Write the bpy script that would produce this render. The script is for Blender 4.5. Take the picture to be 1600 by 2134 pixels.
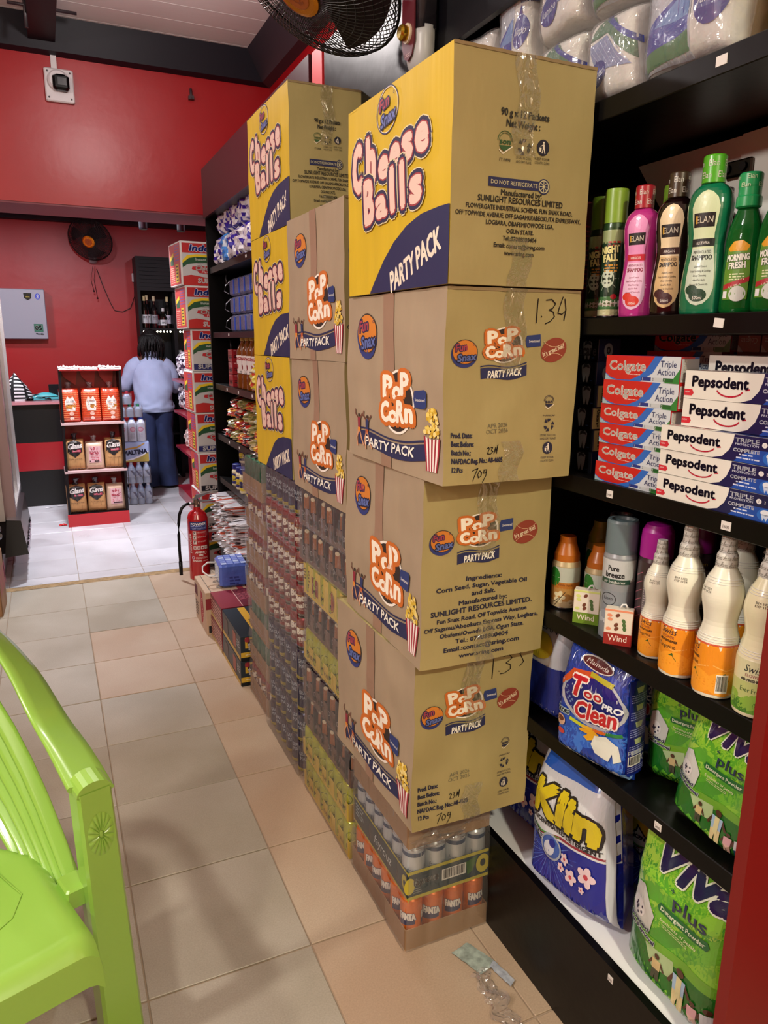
import bpy, math, random
from math import sin, cos, pi, radians as R
from mathutils import Vector, Matrix, noise
from mathutils.geometry import tessellate_polygon
for o in list(bpy.data.objects): bpy.data.objects.remove(o)
SC = bpy.context.scene
COL = SC.collection
# ---------------------------------------------------------------- camera
cd = bpy.data.cameras.new('camera'); cam = bpy.data.objects.new('camera', cd); COL.objects.link(cam)
YAW, PIT, ROL, FPX = 0.42569, 0.22927, 0.00576, 1526.58
_f = Vector((sin(YAW)*cos(PIT), cos(YAW)*cos(PIT), -sin(PIT)))
_r0 = Vector((cos(YAW), -sin(YAW), 0)); _u0 = _r0.cross(_f)
_r = _r0*cos(ROL)+_u0*sin(ROL); _u = -_r0*sin(ROL)+_u0*cos(ROL)
m = Matrix.Identity(4)
for i in range(3):
    m[i][0] = _r[i]; m[i][1] = _u[i]; m[i][2] = -_f[i]
m[2][3] = 1.5
cam.matrix_world = m
cd.sensor_fit = 'HORIZONTAL'; cd.sensor_width = 36.0; cd.lens = FPX/1600*36; cd.clip_start = 0.02
SC.camera = cam
# ---------------------------------------------------------------- world, lamps, exposure
w = bpy.data.worlds.new('world'); SC.world = w; w.use_nodes = True
w.node_tree.nodes['Background'].inputs[0].default_value = (.5, .5, .55, 1)
w.node_tree.nodes['Background'].inputs[1].default_value = .03
def lamp(name, loc, power, col, size=.2, spot=None, tgt=None):
    if spot == 'point':
        l = bpy.data.lights.new(name, 'POINT'); l.shadow_soft_size = size/2
    elif spot:
        l = bpy.data.lights.new(name, 'SPOT'); l.spot_size = R(spot); l.spot_blend = .35; l.shadow_soft_size = size/2
    else:
        l = bpy.data.lights.new(name, 'AREA'); l.shape = 'DISK'; l.size = size
    l.energy = power; l.color = col
    o = bpy.data.objects.new(name, l); COL.objects.link(o); o.location = loc
    if tgt is not None:
        o.rotation_euler = (Vector(tgt)-Vector(loc)).to_track_quat('-Z', 'Y').to_euler()
    return o
lamp('ceiling_lamp', (.35, -1.25, 2.75), 62, (1, .93, .70), .14)
lamp('ceiling_lamp', (-1.25, 1.1, 3.1), 34, (1, .94, .86), .16)
lamp('shelf_fill_light', (-2.05, .9, 2.55), 30, (1, .95, .84), .2, None, (1, 1.2, 1.2))  # added fill without a fixture, brightens the white leaf and shelf interiors
lamp('ceiling_lamp', (.42, 3.4, 2.88), 25, (1, .92, .9), .12, 'point')
lamp('ceiling_lamp', (-1.2, 3.3, 2.8), 16, (1, .92, .9), .12, 'point')
lamp('ceiling_lamp', (.2, 5.75, 2.7), 72, (.9, .93, 1), .18)
lamp('ceiling_lamp', (1.5, 6.0, 2.7), 26, (.84, .9, 1), .2)
lamp('ceiling_lamp', (-.9, 7.0, 2.7), 34, (.95, .94, 1), .2)
vs = SC.view_settings
vs.view_transform = 'Standard'; vs.look = 'None'; vs.gamma = 1; vs.use_curve_mapping = False; vs.exposure = 0.36
# ---------------------------------------------------------------- materials
def lin(h):
    h = h.lstrip('#'); c = [int(h[i:i+2], 16)/255 for i in (0, 2, 4)]
    return tuple(x/12.92 if x <= .04045 else ((x+.055)/1.055)**2.4 for x in c)+(1,)
_M = {}
def M(col, rough=.5, metal=0, var=0, vs=8, bump=0, bs=40, coat=0, emit=0, stretch=(1, 1, 1), name=None):
    k = (col, rough, metal, var, vs, bump, bs, coat, emit, stretch)
    if k in _M: return _M[k]
    mt = bpy.data.materials.new(name or 'surface_'+col.strip('#')); mt.use_nodes = True
    nt = mt.node_tree; N = nt.nodes; L = nt.links; b = N['Principled BSDF']
    if sum(lin(col)[:3]) < .03 and not coat: b.inputs['Specular IOR Level'].default_value = .22
    b.inputs['Base Color'].default_value = lin(col); b.inputs['Roughness'].default_value = rough
    b.inputs['Metallic'].default_value = metal; b.inputs['Coat Weight'].default_value = coat
    b.inputs['Coat Roughness'].default_value = .12
    if emit:
        b.inputs['Emission Color'].default_value = lin(col); b.inputs['Emission Strength'].default_value = emit
    if var or bump:
        tc = N.new('ShaderNodeTexCoord'); mp = N.new('ShaderNodeMapping'); mp.inputs['Scale'].default_value = stretch
        L.new(tc.outputs['Object'], mp.inputs[0])
    if var:
        n = N.new('ShaderNodeTexNoise'); n.inputs['Scale'].default_value = vs; n.inputs['Detail'].default_value = 5
        L.new(mp.outputs[0], n.inputs[0])
        mr = N.new('ShaderNodeMapRange'); mr.inputs[3].default_value = 1-var; mr.inputs[4].default_value = 1+var
        mr.inputs[1].default_value = .3; mr.inputs[2].default_value = .7
        L.new(n.outputs[0], mr.inputs[0])
        hs = N.new('ShaderNodeHueSaturation'); hs.inputs['Color'].default_value = lin(col)
        L.new(mr.outputs[0], hs.inputs['Value']); L.new(hs.outputs[0], b.inputs['Base Color'])
    if bump:
        n2 = N.new('ShaderNodeTexNoise'); n2.inputs['Scale'].default_value = bs; n2.inputs['Detail'].default_value = 4
        L.new(mp.outputs[0], n2.inputs[0])
        bp = N.new('ShaderNodeBump'); bp.inputs['Strength'].default_value = bump; bp.inputs['Distance'].default_value = .01
        L.new(n2.outputs[0], bp.inputs['Height']); L.new(bp.outputs[0], b.inputs['Normal'])
    _M[k] = mt; return mt
def film(name, tint, clear=.7, gloss=.25, rough=.12, bump=.6, bs=25):
    """clear plastic: mostly see-through, a little milky, glossy creases"""
    if name in _M: return _M[name]
    mt = bpy.data.materials.new(name); mt.use_nodes = True
    nt = mt.node_tree; N = nt.nodes; L = nt.links; N.remove(N['Principled BSDF'])
    out = N['Material Output']
    tr = N.new('ShaderNodeBsdfTransparent'); tr.inputs[0].default_value = lin('#f4f4f4')
    df = N.new('ShaderNodeBsdfDiffuse'); df.inputs[0].default_value = lin(tint)
    gl = N.new('ShaderNodeBsdfGlossy'); gl.inputs['Roughness'].default_value = rough
    tc = N.new('ShaderNodeTexCoord'); nz = N.new('ShaderNodeTexNoise'); nz.inputs['Scale'].default_value = bs; nz.inputs['Distortion'].default_value = 1.5
    L.new(tc.outputs['Object'], nz.inputs[0])
    bp = N.new('ShaderNodeBump'); bp.inputs['Strength'].default_value = bump; bp.inputs['Distance'].default_value = .01
    L.new(nz.outputs[0], bp.inputs['Height']); L.new(bp.outputs[0], gl.inputs['Normal'])
    m1 = N.new('ShaderNodeMixShader'); m1.inputs[0].default_value = 1-clear
    L.new(tr.outputs[0], m1.inputs[1]); L.new(df.outputs[0], m1.inputs[2])
    m2 = N.new('ShaderNodeMixShader')
    fr = N.new('ShaderNodeFresnel'); fr.inputs[0].default_value = 1.25
    ma = N.new('ShaderNodeMath'); ma.operation = 'MULTIPLY_ADD'; ma.inputs[1].default_value = .5; ma.inputs[2].default_value = gloss*.12
    L.new(fr.outputs[0], ma.inputs[0]); L.new(ma.outputs[0], m2.inputs[0])
    L.new(m1.outputs[0], m2.inputs[1]); L.new(gl.outputs[0], m2.inputs[2]); L.new(m2.outputs[0], out.inputs[0])
    _M[name] = mt; return mt
WRAP = film('shrink_film', '#d8d0cc', .91, .5, .12, .6)
TAPE = film('clear_tape', '#f0e4b0', .9, 1.2, .08, 1.0, 30)
BAGF = film('clear_bag_film', '#e8e8ee', .9, .7, .1, .8, 22)
def liquid(name, col, clear=.45):
    return film(name, col, clear, .25, .05, .03, 8)
CARD = dict(rough=.72, var=.045, vs=5, bump=.2, bs=6, stretch=(2.6, 2.6, 1))
RED = M('#990610', .38, var=.06, vs=2, bump=.2, bs=7, name='red_gloss_paint')
REDB = M('#c01820', .42, name='red_board')
BLACK = M('#070606', .34, name='black_laminate', bump=.05, bs=30)
BLK2 = M('#15121a', .5, name='black_trim')
MAR = M('#3a1018', .4, name='maroon_laminate')
WHT = M('#e8e8ec', .4, name='white_laminate')
# ---------------------------------------------------------------- mesh builder
class MB:
    def __init__(s): s.v = []; s.f = []; s.m = []; s.s = []; s.mats = []
    def mi(s, mt):
        if mt not in s.mats: s.mats.append(mt)
        return s.mats.index(mt)
    def add(s, vs, fs, mt, smooth=False):
        b = len(s.v); k = s.mi(mt); s.v.extend(vs)
        for f in fs: s.f.append([i+b for i in f]); s.m.append(k); s.s.append(smooth)
    def box(s, x0, x1, y0, y1, z0, z1, mt, bev=0):
        if bev:
            b = bev; vs = []
            for z, i in ((z0, b), (z0+b, 0), (z1-b, 0), (z1, b)):
                for (x, y) in ((x0+i+b, y0+i), (x1-i-b, y0+i), (x1-i, y0+i+b), (x1-i, y1-i-b), (x1-i-b, y1-i), (x0+i+b, y1-i), (x0+i, y1-i-b), (x0+i, y0+i+b)):
                    vs.append((x, y, z))
            fs = [list(range(7, -1, -1)), list(range(24, 32))]
            for k in range(3):
                for j in range(8): fs.append([k*8+j, k*8+(j+1) % 8, k*8+8+(j+1) % 8, k*8+8+j])
            s.add(vs, fs, mt); return
        vs = [(x, y, z) for z in (z0, z1) for y in (y0, y1) for x in (x0, x1)]
        s.add(vs, [[0, 2, 3, 1], [4, 5, 7, 6], [0, 1, 5, 4], [2, 6, 7, 3], [0, 4, 6, 2], [1, 3, 7, 5]], mt)
    def grid(s, fn, nu, nv, mt, smooth=True, flip=False):
        vs = [fn(i/nu, j/nv) for j in range(nv+1) for i in range(nu+1)]
        fs = []
        for j in range(nv):
            for i in range(nu):
                a = j*(nu+1)+i; q = [a, a+1, a+nu+2, a+nu+1]
                fs.append(q[::-1] if flip else q)
        s.add(vs, fs, mt, smooth)
    def lathe(s, prof, mt, n=16, c=(0, 0, 0), smooth=True, sx=1, sy=1, tw=None):
        """prof: (r,z) or (r,z,material) bottom to top"""
        rings = []
        for p in prof:
            rings.append([(c[0]+p[0]*cos(2*pi*i/n)*sx, c[1]+p[0]*sin(2*pi*i/n)*sy, c[2]+p[1]) for i in range(n)])
        for k in range(len(rings)-1):
            mm = prof[k][2] if len(prof[k]) > 2 else mt
            s.add(rings[k]+rings[k+1], [[i, (i+1) % n, n+(i+1) % n, n+i] for i in range(n)], mm, smooth)
        mm = prof[0][2] if len(prof[0]) > 2 else mt
        if prof[0][0] > 1e-4: s.add(rings[0], [list(range(n-1, -1, -1))], mm)
        mm = prof[-1][2] if len(prof[-1]) > 2 else mt
        if prof[-1][0] > 1e-4: s.add(rings[-1], [list(range(n))], mm)
    def tube(s, path, r, mt, n=6, closed=False, flat=1):
        P = [Vector(p) for p in path]; rings = []; L = len(P); up = Vector((0, 0, 1))
        for i, p in enumerate(P):
            a = P[(i-1) % L] if closed or i else P[i]; b = P[(i+1) % L] if closed or i < L-1 else P[i]
            t = (b-a).normalized() if (b-a).length > 1e-9 else up
            x = t.cross(up)
            if x.length < .05: x = t.cross(Vector((1, 0, 0)))
            x.normalize(); y = x.cross(t)
            rr = r[i] if isinstance(r, (list, tuple)) else r
            rings.append([tuple(p+x*cos(2*pi*k/n)*rr+y*sin(2*pi*k/n)*rr*flat) for k in range(n)])
        vs = [v for g in rings for v in g]; fs = []
        for i in range(L if closed else L-1):
            j = (i+1) % L
            for k in range(n): fs.append([i*n+k, i*n+(k+1) % n, j*n+(k+1) % n, j*n+k])
        if not closed: fs += [list(range(n-1, -1, -1)), [(L-1)*n+k for k in range(n)]]
        s.add(vs, fs, mt, True)
    def prism(s, pts, y0, y1, mt, ax='y'):
        """polygon pts in (x,z) extruded along y (ax y), or (y,z) along x, or (x,y) along z"""
        def c(p, t): return (p[0], t, p[1]) if ax == 'y' else ((t, p[0], p[1]) if ax == 'x' else (p[0], p[1], t))
        n = len(pts); vs = [c(p, y0) for p in pts]+[c(p, y1) for p in pts]
        tri = tessellate_polygon([[Vector((p[0], p[1], 0)) for p in pts]])
        fs = [list(t) for t in tri]+[[i+n for i in t] for t in tri]+[[i, (i+1) % n, n+(i+1) % n, n+i] for i in range(n)]
        s.add(vs, fs, mt)
    def ball(s, c, r, mt, n=10, sx=1, sy=1, sz=1):
        s.lathe([(max(1e-5, r*sin(pi*k/6)), -r*cos(pi*k/6)*sz) for k in range(7)], mt, n, c, True, sx, sy)
    def mesh(s, name):
        me = bpy.data.meshes.new(name); me.from_pydata(s.v, [], s.f)
        for mt in s.mats: me.materials.append(mt)
        me.polygons.foreach_set('material_index', s.m); me.polygons.foreach_set('use_smooth', s.s); me.update()
        return me
    def build(s, name, parent=None, loc=None, rz=0):
        o = bpy.data.objects.new(name, s.mesh(name)); COL.objects.link(o)
        if parent: o.parent = parent
        if loc: o.location = loc
        if rz: o.rotation_euler = (0, 0, rz)
        return o
def tag(o, label, cat, group=None, kind=None):
    o['label'] = label; o['category'] = cat
    if group: o['group'] = group
    if kind: o['kind'] = kind
    return o
def thing(name, label, cat, loc=(0, 0, 0), rz=0, group=None):
    o = bpy.data.objects.new(name, None); o.empty_display_size = .05; COL.objects.link(o)
    o.location = loc; o.rotation_euler = (0, 0, rz); return tag(o, label, cat, group)
def struct(name, mb):
    o = mb.build(name); o['kind'] = 'structure'; return o
def dup(root, loc, rz=None, label=None, group=None):
    r = root.copy(); COL.objects.link(r); r.location = loc
    if rz is not None: r.rotation_euler = (0, 0, rz) if not isinstance(rz, tuple) else rz
    if label: r['label'] = label
    if group: r['group'] = group
    for ch in list(root.children):
        c = ch.copy(); COL.objects.link(c); c.parent = r
        for g in ch.children:
            d = g.copy(); COL.objects.link(d); d.parent = c
    return r
def inst(o, parent, loc, rz=0, name=None):
    c = o.copy(); COL.objects.link(c); c.parent = parent; c.location = loc; c.rotation_euler = (0, 0, rz)
    if name: c.name = name
    return c
def proto(mb, name):
    """mesh data for later part copies"""
    return mb.mesh(name)
def part(me, name, parent, loc=(0, 0, 0), rot=(0, 0, 0), sc=1):
    o = bpy.data.objects.new(name, me); COL.objects.link(o); o.parent = parent; o.location = loc; o.rotation_euler = rot
    if sc != 1: o.scale = (sc, sc, sc) if not isinstance(sc, tuple) else sc
    return o
# ---------------------------------------------------------------- lettering
GL = {}
def _glyphs():
    chars = [chr(i) for i in range(33, 127)]
    obs = {}
    def mk(t):
        cu = bpy.data.curves.new('t', 'FONT'); cu.body = t; cu.resolution_u = 2
        o = bpy.data.objects.new('t', cu); COL.objects.link(o); return o
    for c in chars: obs[c] = mk(c); obs['H'+c+'H'] = mk('H'+c+'H')
    obs['HH'] = mk('HH') if 'HH' not in obs else obs['HH']
    bpy.context.view_layer.update(); dg = bpy.context.evaluated_depsgraph_get()
    def wid(o): b = o.bound_box; return max(p[0] for p in b)-min(p[0] for p in b)
    me = {}
    for k, o in obs.items():
        e = o.evaluated_get(dg); mm = e.to_mesh(); vs = [(v.co.x, v.co.y) for v in mm.vertices]
        if len(k) == 1:
            mm.calc_loop_triangles(); me[k] = (vs, [tuple(t.vertices) for t in mm.loop_triangles])
        else: me[k] = (max(v[0] for v in vs)-min(v[0] for v in vs))
        e.to_mesh_clear()
    ch = max(v[1] for v in me['H'][0]); GL['cap'] = ch
    for c in chars:
        adv = me['H'+c+'H']-me['HH']; GL[c] = (me[c][0], me[c][1], adv)
    GL[' '] = ([], [], GL['n'][2]*.5)
    for o in obs.values():
        cu = o.data; bpy.data.objects.remove(o); bpy.data.curves.remove(cu)
_glyphs()
class Art:
    """flat print: coloured polygons in (u,v) metres, laid on a surface function"""
    def __init__(s, rough=.5, coat=0, clip=None): s.t = []; s.rough = rough; s.coat = coat; s.clip = clip
    def tri(s, pts, tris, l, c): s.t.append((pts, tris, l, c))
    def stretch(s, i0, x, k):
        for i in range(i0, len(s.t)): p, t, l, c = s.t[i]; s.t[i] = ([(x+(q[0]-x)*k, q[1]) for q in p], t, l, c)
    def clipped(s):
        W, H = s.clip; o = []
        for (pts, tris, l, c) in s.t:
            if all(0 <= p[0] <= W and 0 <= p[1] <= H for p in pts): o.append((pts, tris, l, c)); continue
            np_ = []; nt_ = []
            for t in tris:
                P = [pts[i] for i in t]
                for ax, lim, sg in ((0, 0, 1), (0, W, -1), (1, 0, 1), (1, H, -1)):
                    Q = []
                    for a, b in zip(P, P[1:]+P[:1]):
                        da, db = sg*(a[ax]-lim), sg*(b[ax]-lim)
                        if da >= 0: Q.append(a)
                        if (da >= 0) != (db >= 0): f = da/(da-db); Q.append((a[0]+(b[0]-a[0])*f, a[1]+(b[1]-a[1])*f))
                    P = Q
                    if not P: break
                if len(P) >= 3:
                    n = len(np_); np_ += P; nt_ += [(n, n+i, n+i+1) for i in range(1, len(P)-1)]
            if nt_: o.append((np_, nt_, l, c))
        return o
    def poly(s, pts, c, l=1):
        s.tri(list(pts), [tuple(t) for t in tessellate_polygon([[Vector((p[0], p[1], 0)) for p in pts]])], l, c)
    def rect(s, x0, y0, x1, y1, c, l=1): s.tri([(x0, y0), (x1, y0), (x1, y1), (x0, y1)], [(0, 1, 2), (0, 2, 3)], l, c)
    def ell(s, x, y, rx, ry, c, l=1, rot=0, n=20):
        ca, sa = cos(rot), sin(rot); p = [(x, y)]
        for i in range(n):
            a = 2*pi*i/n; X, Y = rx*cos(a), ry*sin(a); p.append((x+X*ca-Y*sa, y+X*sa+Y*ca))
        s.tri(p, [(0, i+1, (i+1) % n+1) for i in range(n)], l, c)
    def ring(s, x, y, rx, ry, w, c, l=1, a0=0, a1=2*pi, n=24, rot=0):
        ca, sa = cos(rot), sin(rot); p = []
        for i in range(n+1):
            a = a0+(a1-a0)*i/n
            for q in (1, 0):
                X, Y = (rx-w*q)*cos(a), (ry-w*q)*sin(a); p.append((x+X*ca-Y*sa, y+X*sa+Y*ca))
        s.tri(p, [t for i in range(n) for t in ((2*i, 2*i+1, 2*i+3), (2*i, 2*i+3, 2*i+2))], l, c)
    def line(s, pts, w, c, l=1):
        for (a, b) in zip(pts, pts[1:]):
            d = Vector((b[0]-a[0], b[1]-a[1]));
            if d.length < 1e-6: continue
            n = Vector((-d.y, d.x)).normalized()*w/2; e = d.normalized()*w/3
            s.tri([(a[0]-e.x+n.x, a[1]-e.y+n.y), (a[0]-e.x-n.x, a[1]-e.y-n.y), (b[0]+e.x-n.x, b[1]+e.y-n.y), (b[0]+e.x+n.x, b[1]+e.y+n.y)], [(0, 1, 2), (0, 2, 3)], l, c)
    def text(s, t, x, y, h, c, l=2, fit=None, sx=1, shear=0, rot=0, bold=0, out=None, al='c', rise=None, sh=None):
        """h cap height; out=[(colour, width)] drawn below; bold in units of h; x,y = middle of baseline (al c) or its start (al l)"""
        k = h/GL['cap']; W = sum(GL.get(ch, GL[' '])[2] for ch in t)*k
        if fit: sx = fit/W
        W *= sx; cx = 0 if al == 'l' else (-W/2 if al == 'c' else -W); ca, sa = cos(rot), sin(rot)
        def put(dx, dy, col, ly):
            px = cx; n = len(t)
            for q, ch in enumerate(t):
                vs, fs, ad = GL.get(ch, GL[' '])
                yo = rise(q/(max(1, n-1))) if rise else 0
                if fs:
                    p = []
                    for (vx, vy) in vs:
                        X = px+vx*k*sx+vy*k*shear+dx; Y = vy*k+yo+dy
                        p.append((x+X*ca-Y*sa, y+X*sa+Y*ca))
                    s.t.append((p, fs, ly, col))
                px += ad*k*sx
        ly = l
        if out:
            for (oc, ow) in out:
                ow += bold*h
                nn = 14 if ow > .006 else 8
                for i in range(nn): put(ow*cos(2*pi*i/nn)+(sh[0] if sh and oc == out[0][0] else 0), ow*sin(2*pi*i/nn)+(sh[1] if sh and oc == out[0][0] else 0), oc, ly)
                ly += 1
        if bold:
            for i in range(6): put(bold*h*cos(pi*i/3), bold*h*sin(pi*i/3), c, ly)
        put(0, 0, c, ly)
    def lines(s, rows, x, y, h, step, c, l=2, al='c', **k):
        for i, r in enumerate(rows): s.text(r, x, y-i*step, h, c, l, al=al, **k)
    def fine(s, x0, y0, x1, rows, h, c, l=2, seed=0):
        """lines of tiny unreadable print as broken bars"""
        rnd = random.Random(seed)
        for i in range(rows):
            x = x0; y = y0-i*h*2.1
            while x < x1-h:
                w_ = h*rnd.uniform(1.2, 5); e = min(x+w_, x1); s.rect(x, y, e, y+h, c, l); x = e+h*.8
    def bars(s, x0, y0, x1, y1, l=2, seed=0):
        s.rect(x0, y0, x1, y1, '#e8e6df', l); rnd = random.Random(seed); x = x0+(x1-x0)*.06
        while x < x1-(x1-x0)*.08:
            w_ = (x1-x0)*rnd.choice((.012, .02, .035)); s.rect(x, y0+(y1-y0)*.12, x+w_, y1-(y1-y0)*.06, '#101014', l+1); x += w_+(x1-x0)*rnd.choice((.015, .03))
    def to(s, mb, fn, span=None, step=.00022, base=.0004):
        for (pts, tris, l, c) in (s.clipped() if s.clip else s.t):
            d = base+l*step; mt = M(c, s.rough, coat=s.coat)
            T = [tuple(pts[i] for i in t) for t in tris] if span else None
            if span:
                ok = []; st = T
                while st:
                    t = st.pop(); e = [abs(t[i][0]-t[(i+1) % 3][0])+.35*abs(t[i][1]-t[(i+1) % 3][1]) for i in range(3)]; mx = max(e)
                    if mx <= span or len(ok) > 6000: ok.append(t); continue
                    i = e.index(mx); a, b, cc = t[i], t[(i+1) % 3], t[(i+2) % 3]; mid = ((a[0]+b[0])/2, (a[1]+b[1])/2)
                    st.append((a, mid, cc)); st.append((mid, b, cc))
                vs = []; fs = []
                for t in ok:
                    n = len(vs); vs += [tuple(fn(p[0], p[1], d)) for p in t]; fs.append((n, n+1, n+2))
                mb.add(vs, fs, mt, False)
            else:
                mb.add([tuple(fn(p[0], p[1], d)) for p in pts], tris, mt)
def cyl(r, face=-pi/2, z=0, taper=None):
    """u arc length to the right as seen from outside, centre of print at angle `face`"""
    def fn(u, v, d):
        a = face+u/r; rr = (taper(v) if taper else r)+d
        return (rr*cos(a), rr*sin(a), z+v)
    return fn
rnd = random.Random(7)
# ================================================================ the room
GROUT = M('#9a8672', .9, name='grout')
mb = MB(); mb.box(-2.2, 2.2, -1.6, 8.6, -.1, -.004, GROUT)
floor = struct('floor', mb)
def tilemat(nm, c1, c2, rough):
    mt = bpy.data.materials.new(nm); mt.use_nodes = True; nt = mt.node_tree; N = nt.nodes; L = nt.links; b = N['Principled BSDF']
    oi = N.new('ShaderNodeObjectInfo'); tc = N.new('ShaderNodeTexCoord'); nz = N.new('ShaderNodeTexNoise'); nz.inputs['Scale'].default_value = 3.2; nz.inputs['Detail'].default_value = 6
    nz.noise_dimensions = '4D'; L.new(oi.outputs['Random'], nz.inputs['W'])
    mu = N.new('ShaderNodeMath'); mu.operation = 'MULTIPLY'; mu.inputs[1].default_value = 9; L.new(oi.outputs['Random'], mu.inputs[0]); L.new(mu.outputs[0], nz.inputs['W'])
    L.new(tc.outputs['Object'], nz.inputs[0])
    ad = N.new('ShaderNodeMath'); ad.operation = 'ADD'; m2 = N.new('ShaderNodeMath'); m2.operation = 'MULTIPLY_ADD'; m2.inputs[1].default_value = .2; m2.inputs[2].default_value = -.1
    L.new(oi.outputs['Random'], m2.inputs[0]); L.new(m2.outputs[0], ad.inputs[0]); L.new(nz.outputs[0], ad.inputs[1])
    cr = N.new('ShaderNodeValToRGB'); cr.color_ramp.elements[0].position = .3; cr.color_ramp.elements[0].color = lin(c1); cr.color_ramp.elements[1].position = .72; cr.color_ramp.elements[1].color = lin(c2)
    L.new(ad.outputs[0], cr.inputs[0])
    n2 = N.new('ShaderNodeTexNoise'); n2.inputs['Scale'].default_value = 260; L.new(tc.outputs['Object'], n2.inputs[0])
    mx = N.new('ShaderNodeMix'); mx.data_type = 'RGBA'; mx.blend_type = 'OVERLAY'; mx.inputs[0].default_value = .22
    L.new(cr.outputs[0], mx.inputs[6]); L.new(n2.outputs[0], mx.inputs[7]); L.new(mx.outputs[2], b.inputs['Base Color'])
    rr = N.new('ShaderNodeMapRange'); rr.inputs[3].default_value = rough-.1; rr.inputs[4].default_value = rough+.12; L.new(nz.outputs[0], rr.inputs[0]); L.new(rr.outputs[0], b.inputs['Roughness'])
    return mt
T_NEAR = tilemat('beige_floor_tile', '#918877', '#a59c8e', .42)
T_WARM = tilemat('sandy_warmlit_floor_tile', '#a38a72', '#ad9a84', .45)  # sandy tile, part of its warmth is lamp light put into the colour
T_FAR = tilemat('white_floor_tile', '#aeabaf', '#c3c1c6', .3)
def tile_mesh(w_, d_, mt):
    b = MB(); g = .0015; b.box(g, w_-g, g, d_-g, -.012, 0, mt, .0015); return proto(b, 'tile')
TN, TW, TF = (tile_mesh(.4, .4, t) for t in (T_NEAR, T_WARM, T_FAR))
x0t, y0t = .085, 1.905
for i in range(-5, 5):
    for j in range(-6, 8):
        X = x0t+i*.4; Y = y0t+j*.402
        if j == 7: continue
        part(TW if (i >= 1 or (i == 0 and j in (3, 4))) else TN, 'tile', floor, (X, Y, rnd.uniform(-.0006, .0004)), (rnd.uniform(-.0008, .0008), rnd.uniform(-.0008, .0008), 0), (1, 1.18, 1) if j == 6 else 1)
for i in range(-5, 5):
    for j in range(0, 9):
        part(TF, 'tile', floor, (x0t+i*.4-.015, 5.015+j*.4, rnd.uniform(-.0004, .0004)))
    part(TF, 'tile', floor, (x0t+i*.4-.015, 4.865, 0), sc=(1, .36, 1))
mb = MB(); CONC = M('#8d7350', .95, var=.3, vs=30, bump=.8, bs=60, name='raw_screed')
mb.grid(lambda u, v: (-2.2+4.4*u, 4.79+.072*v+.006*noise.noise((u*40, v, 3)), -.0005+.002*noise.noise((u*60, v*9, 1))), 120, 2, CONC)
struct('trim_1', mb)
# walls
mb = MB(); mb.box(-2.2, 2.2, 8.6, 8.7, 0, 2.85, RED); struct('wall_back', mb)
mb = MB(); mb.box(-2.3, -2.2, -1.6, 8.7, 0, 3.3, RED); struct('wall_left', mb)
mb = MB(); mb.box(1.42, 1.52, -1.6, 4.9, 0, 3.3, RED); mb.box(2.2, 2.3, 4.9, 8.7, 0, 3.3, RED); struct('wall_right', mb)
mb = MB(); mb.box(-2.2, 2.2, -1.7, -1.6, 0, 3.3, M('#b8a89a', .8, name='pale_wall')); struct('wall_front', mb)
mb = MB()
mb.grid(lambda u, v: (-2.2+4.4*u, 4.9-.004*noise.noise((u*9, v*3, 0)), 2.26+1.04*v), 60, 16, RED)
mb.box(-2.2, 2.2, 4.91, 5.3, 2.26, 3.3, RED); mb.box(-2.2, 2.2, 4.905, 5.3, 2.25, 2.262, M('#6e2430', .5, name='soffit_paint'))
struct('wall_middle', mb)
mb = MB(); mb.box(1.42, 2.2, 4.9, 5.3, 0, 2.26, RED); struct('trim_2', mb)
mb = MB(); mb.box(-2.2, 2.2, 5.3, 8.6, 2.85, 2.9, M('#4a4448', .6, name='dim_ceiling')); mb.box(-2.2, 2.2, -1.6, 4.9, 3.215, 3.3, M('#8a7a78', .7, name='ceiling_backing'))
ceil = struct('ceiling', mb)
PVC = M('#e0dad8', .33, var=.03, vs=3, bump=.08, bs=60, name='pvc_ceiling_plank', stretch=(.3, 4, 1))
b = MB(); b.box(-2.2, 2.2, .0015, .1985, 3.2, 3.21, PVC, .0012); pl = proto(b, 'plank')
for j in range(-8, 25):
    if j*.2 < 4.9: part(pl, 'plank', ceil, (0, j*.2-.02, 0))
CORN = M('#14121c', .5, name='dark_cornice')
mb = MB(); mb.prism([(4.9, 3.03), (4.84, 3.04), (4.80, 3.2), (4.9, 3.2)], -2.2, 1.42, CORN, 'x'); struct('trim_3', mb)
mb = MB(); mb.prism([(1.42, 3.03), (1.36, 3.04), (1.26, 3.2), (1.42, 3.2)], -1.6, 4.9, M('#2c242b', .5, name='grey_cornice')); struct('trim_4', mb)
mb = MB(); mb.box(-2.2, 2.2, 8.5, 8.6, 2.66, 2.85, CORN); struct('trim_5', mb)
mb = MB(); mb.box(.065, .2, 2.2, 4.85, 3.08, 3.2, M('#1b1016', .5, name='ceiling_beam_paint')); struct('trim_6', mb)
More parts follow.
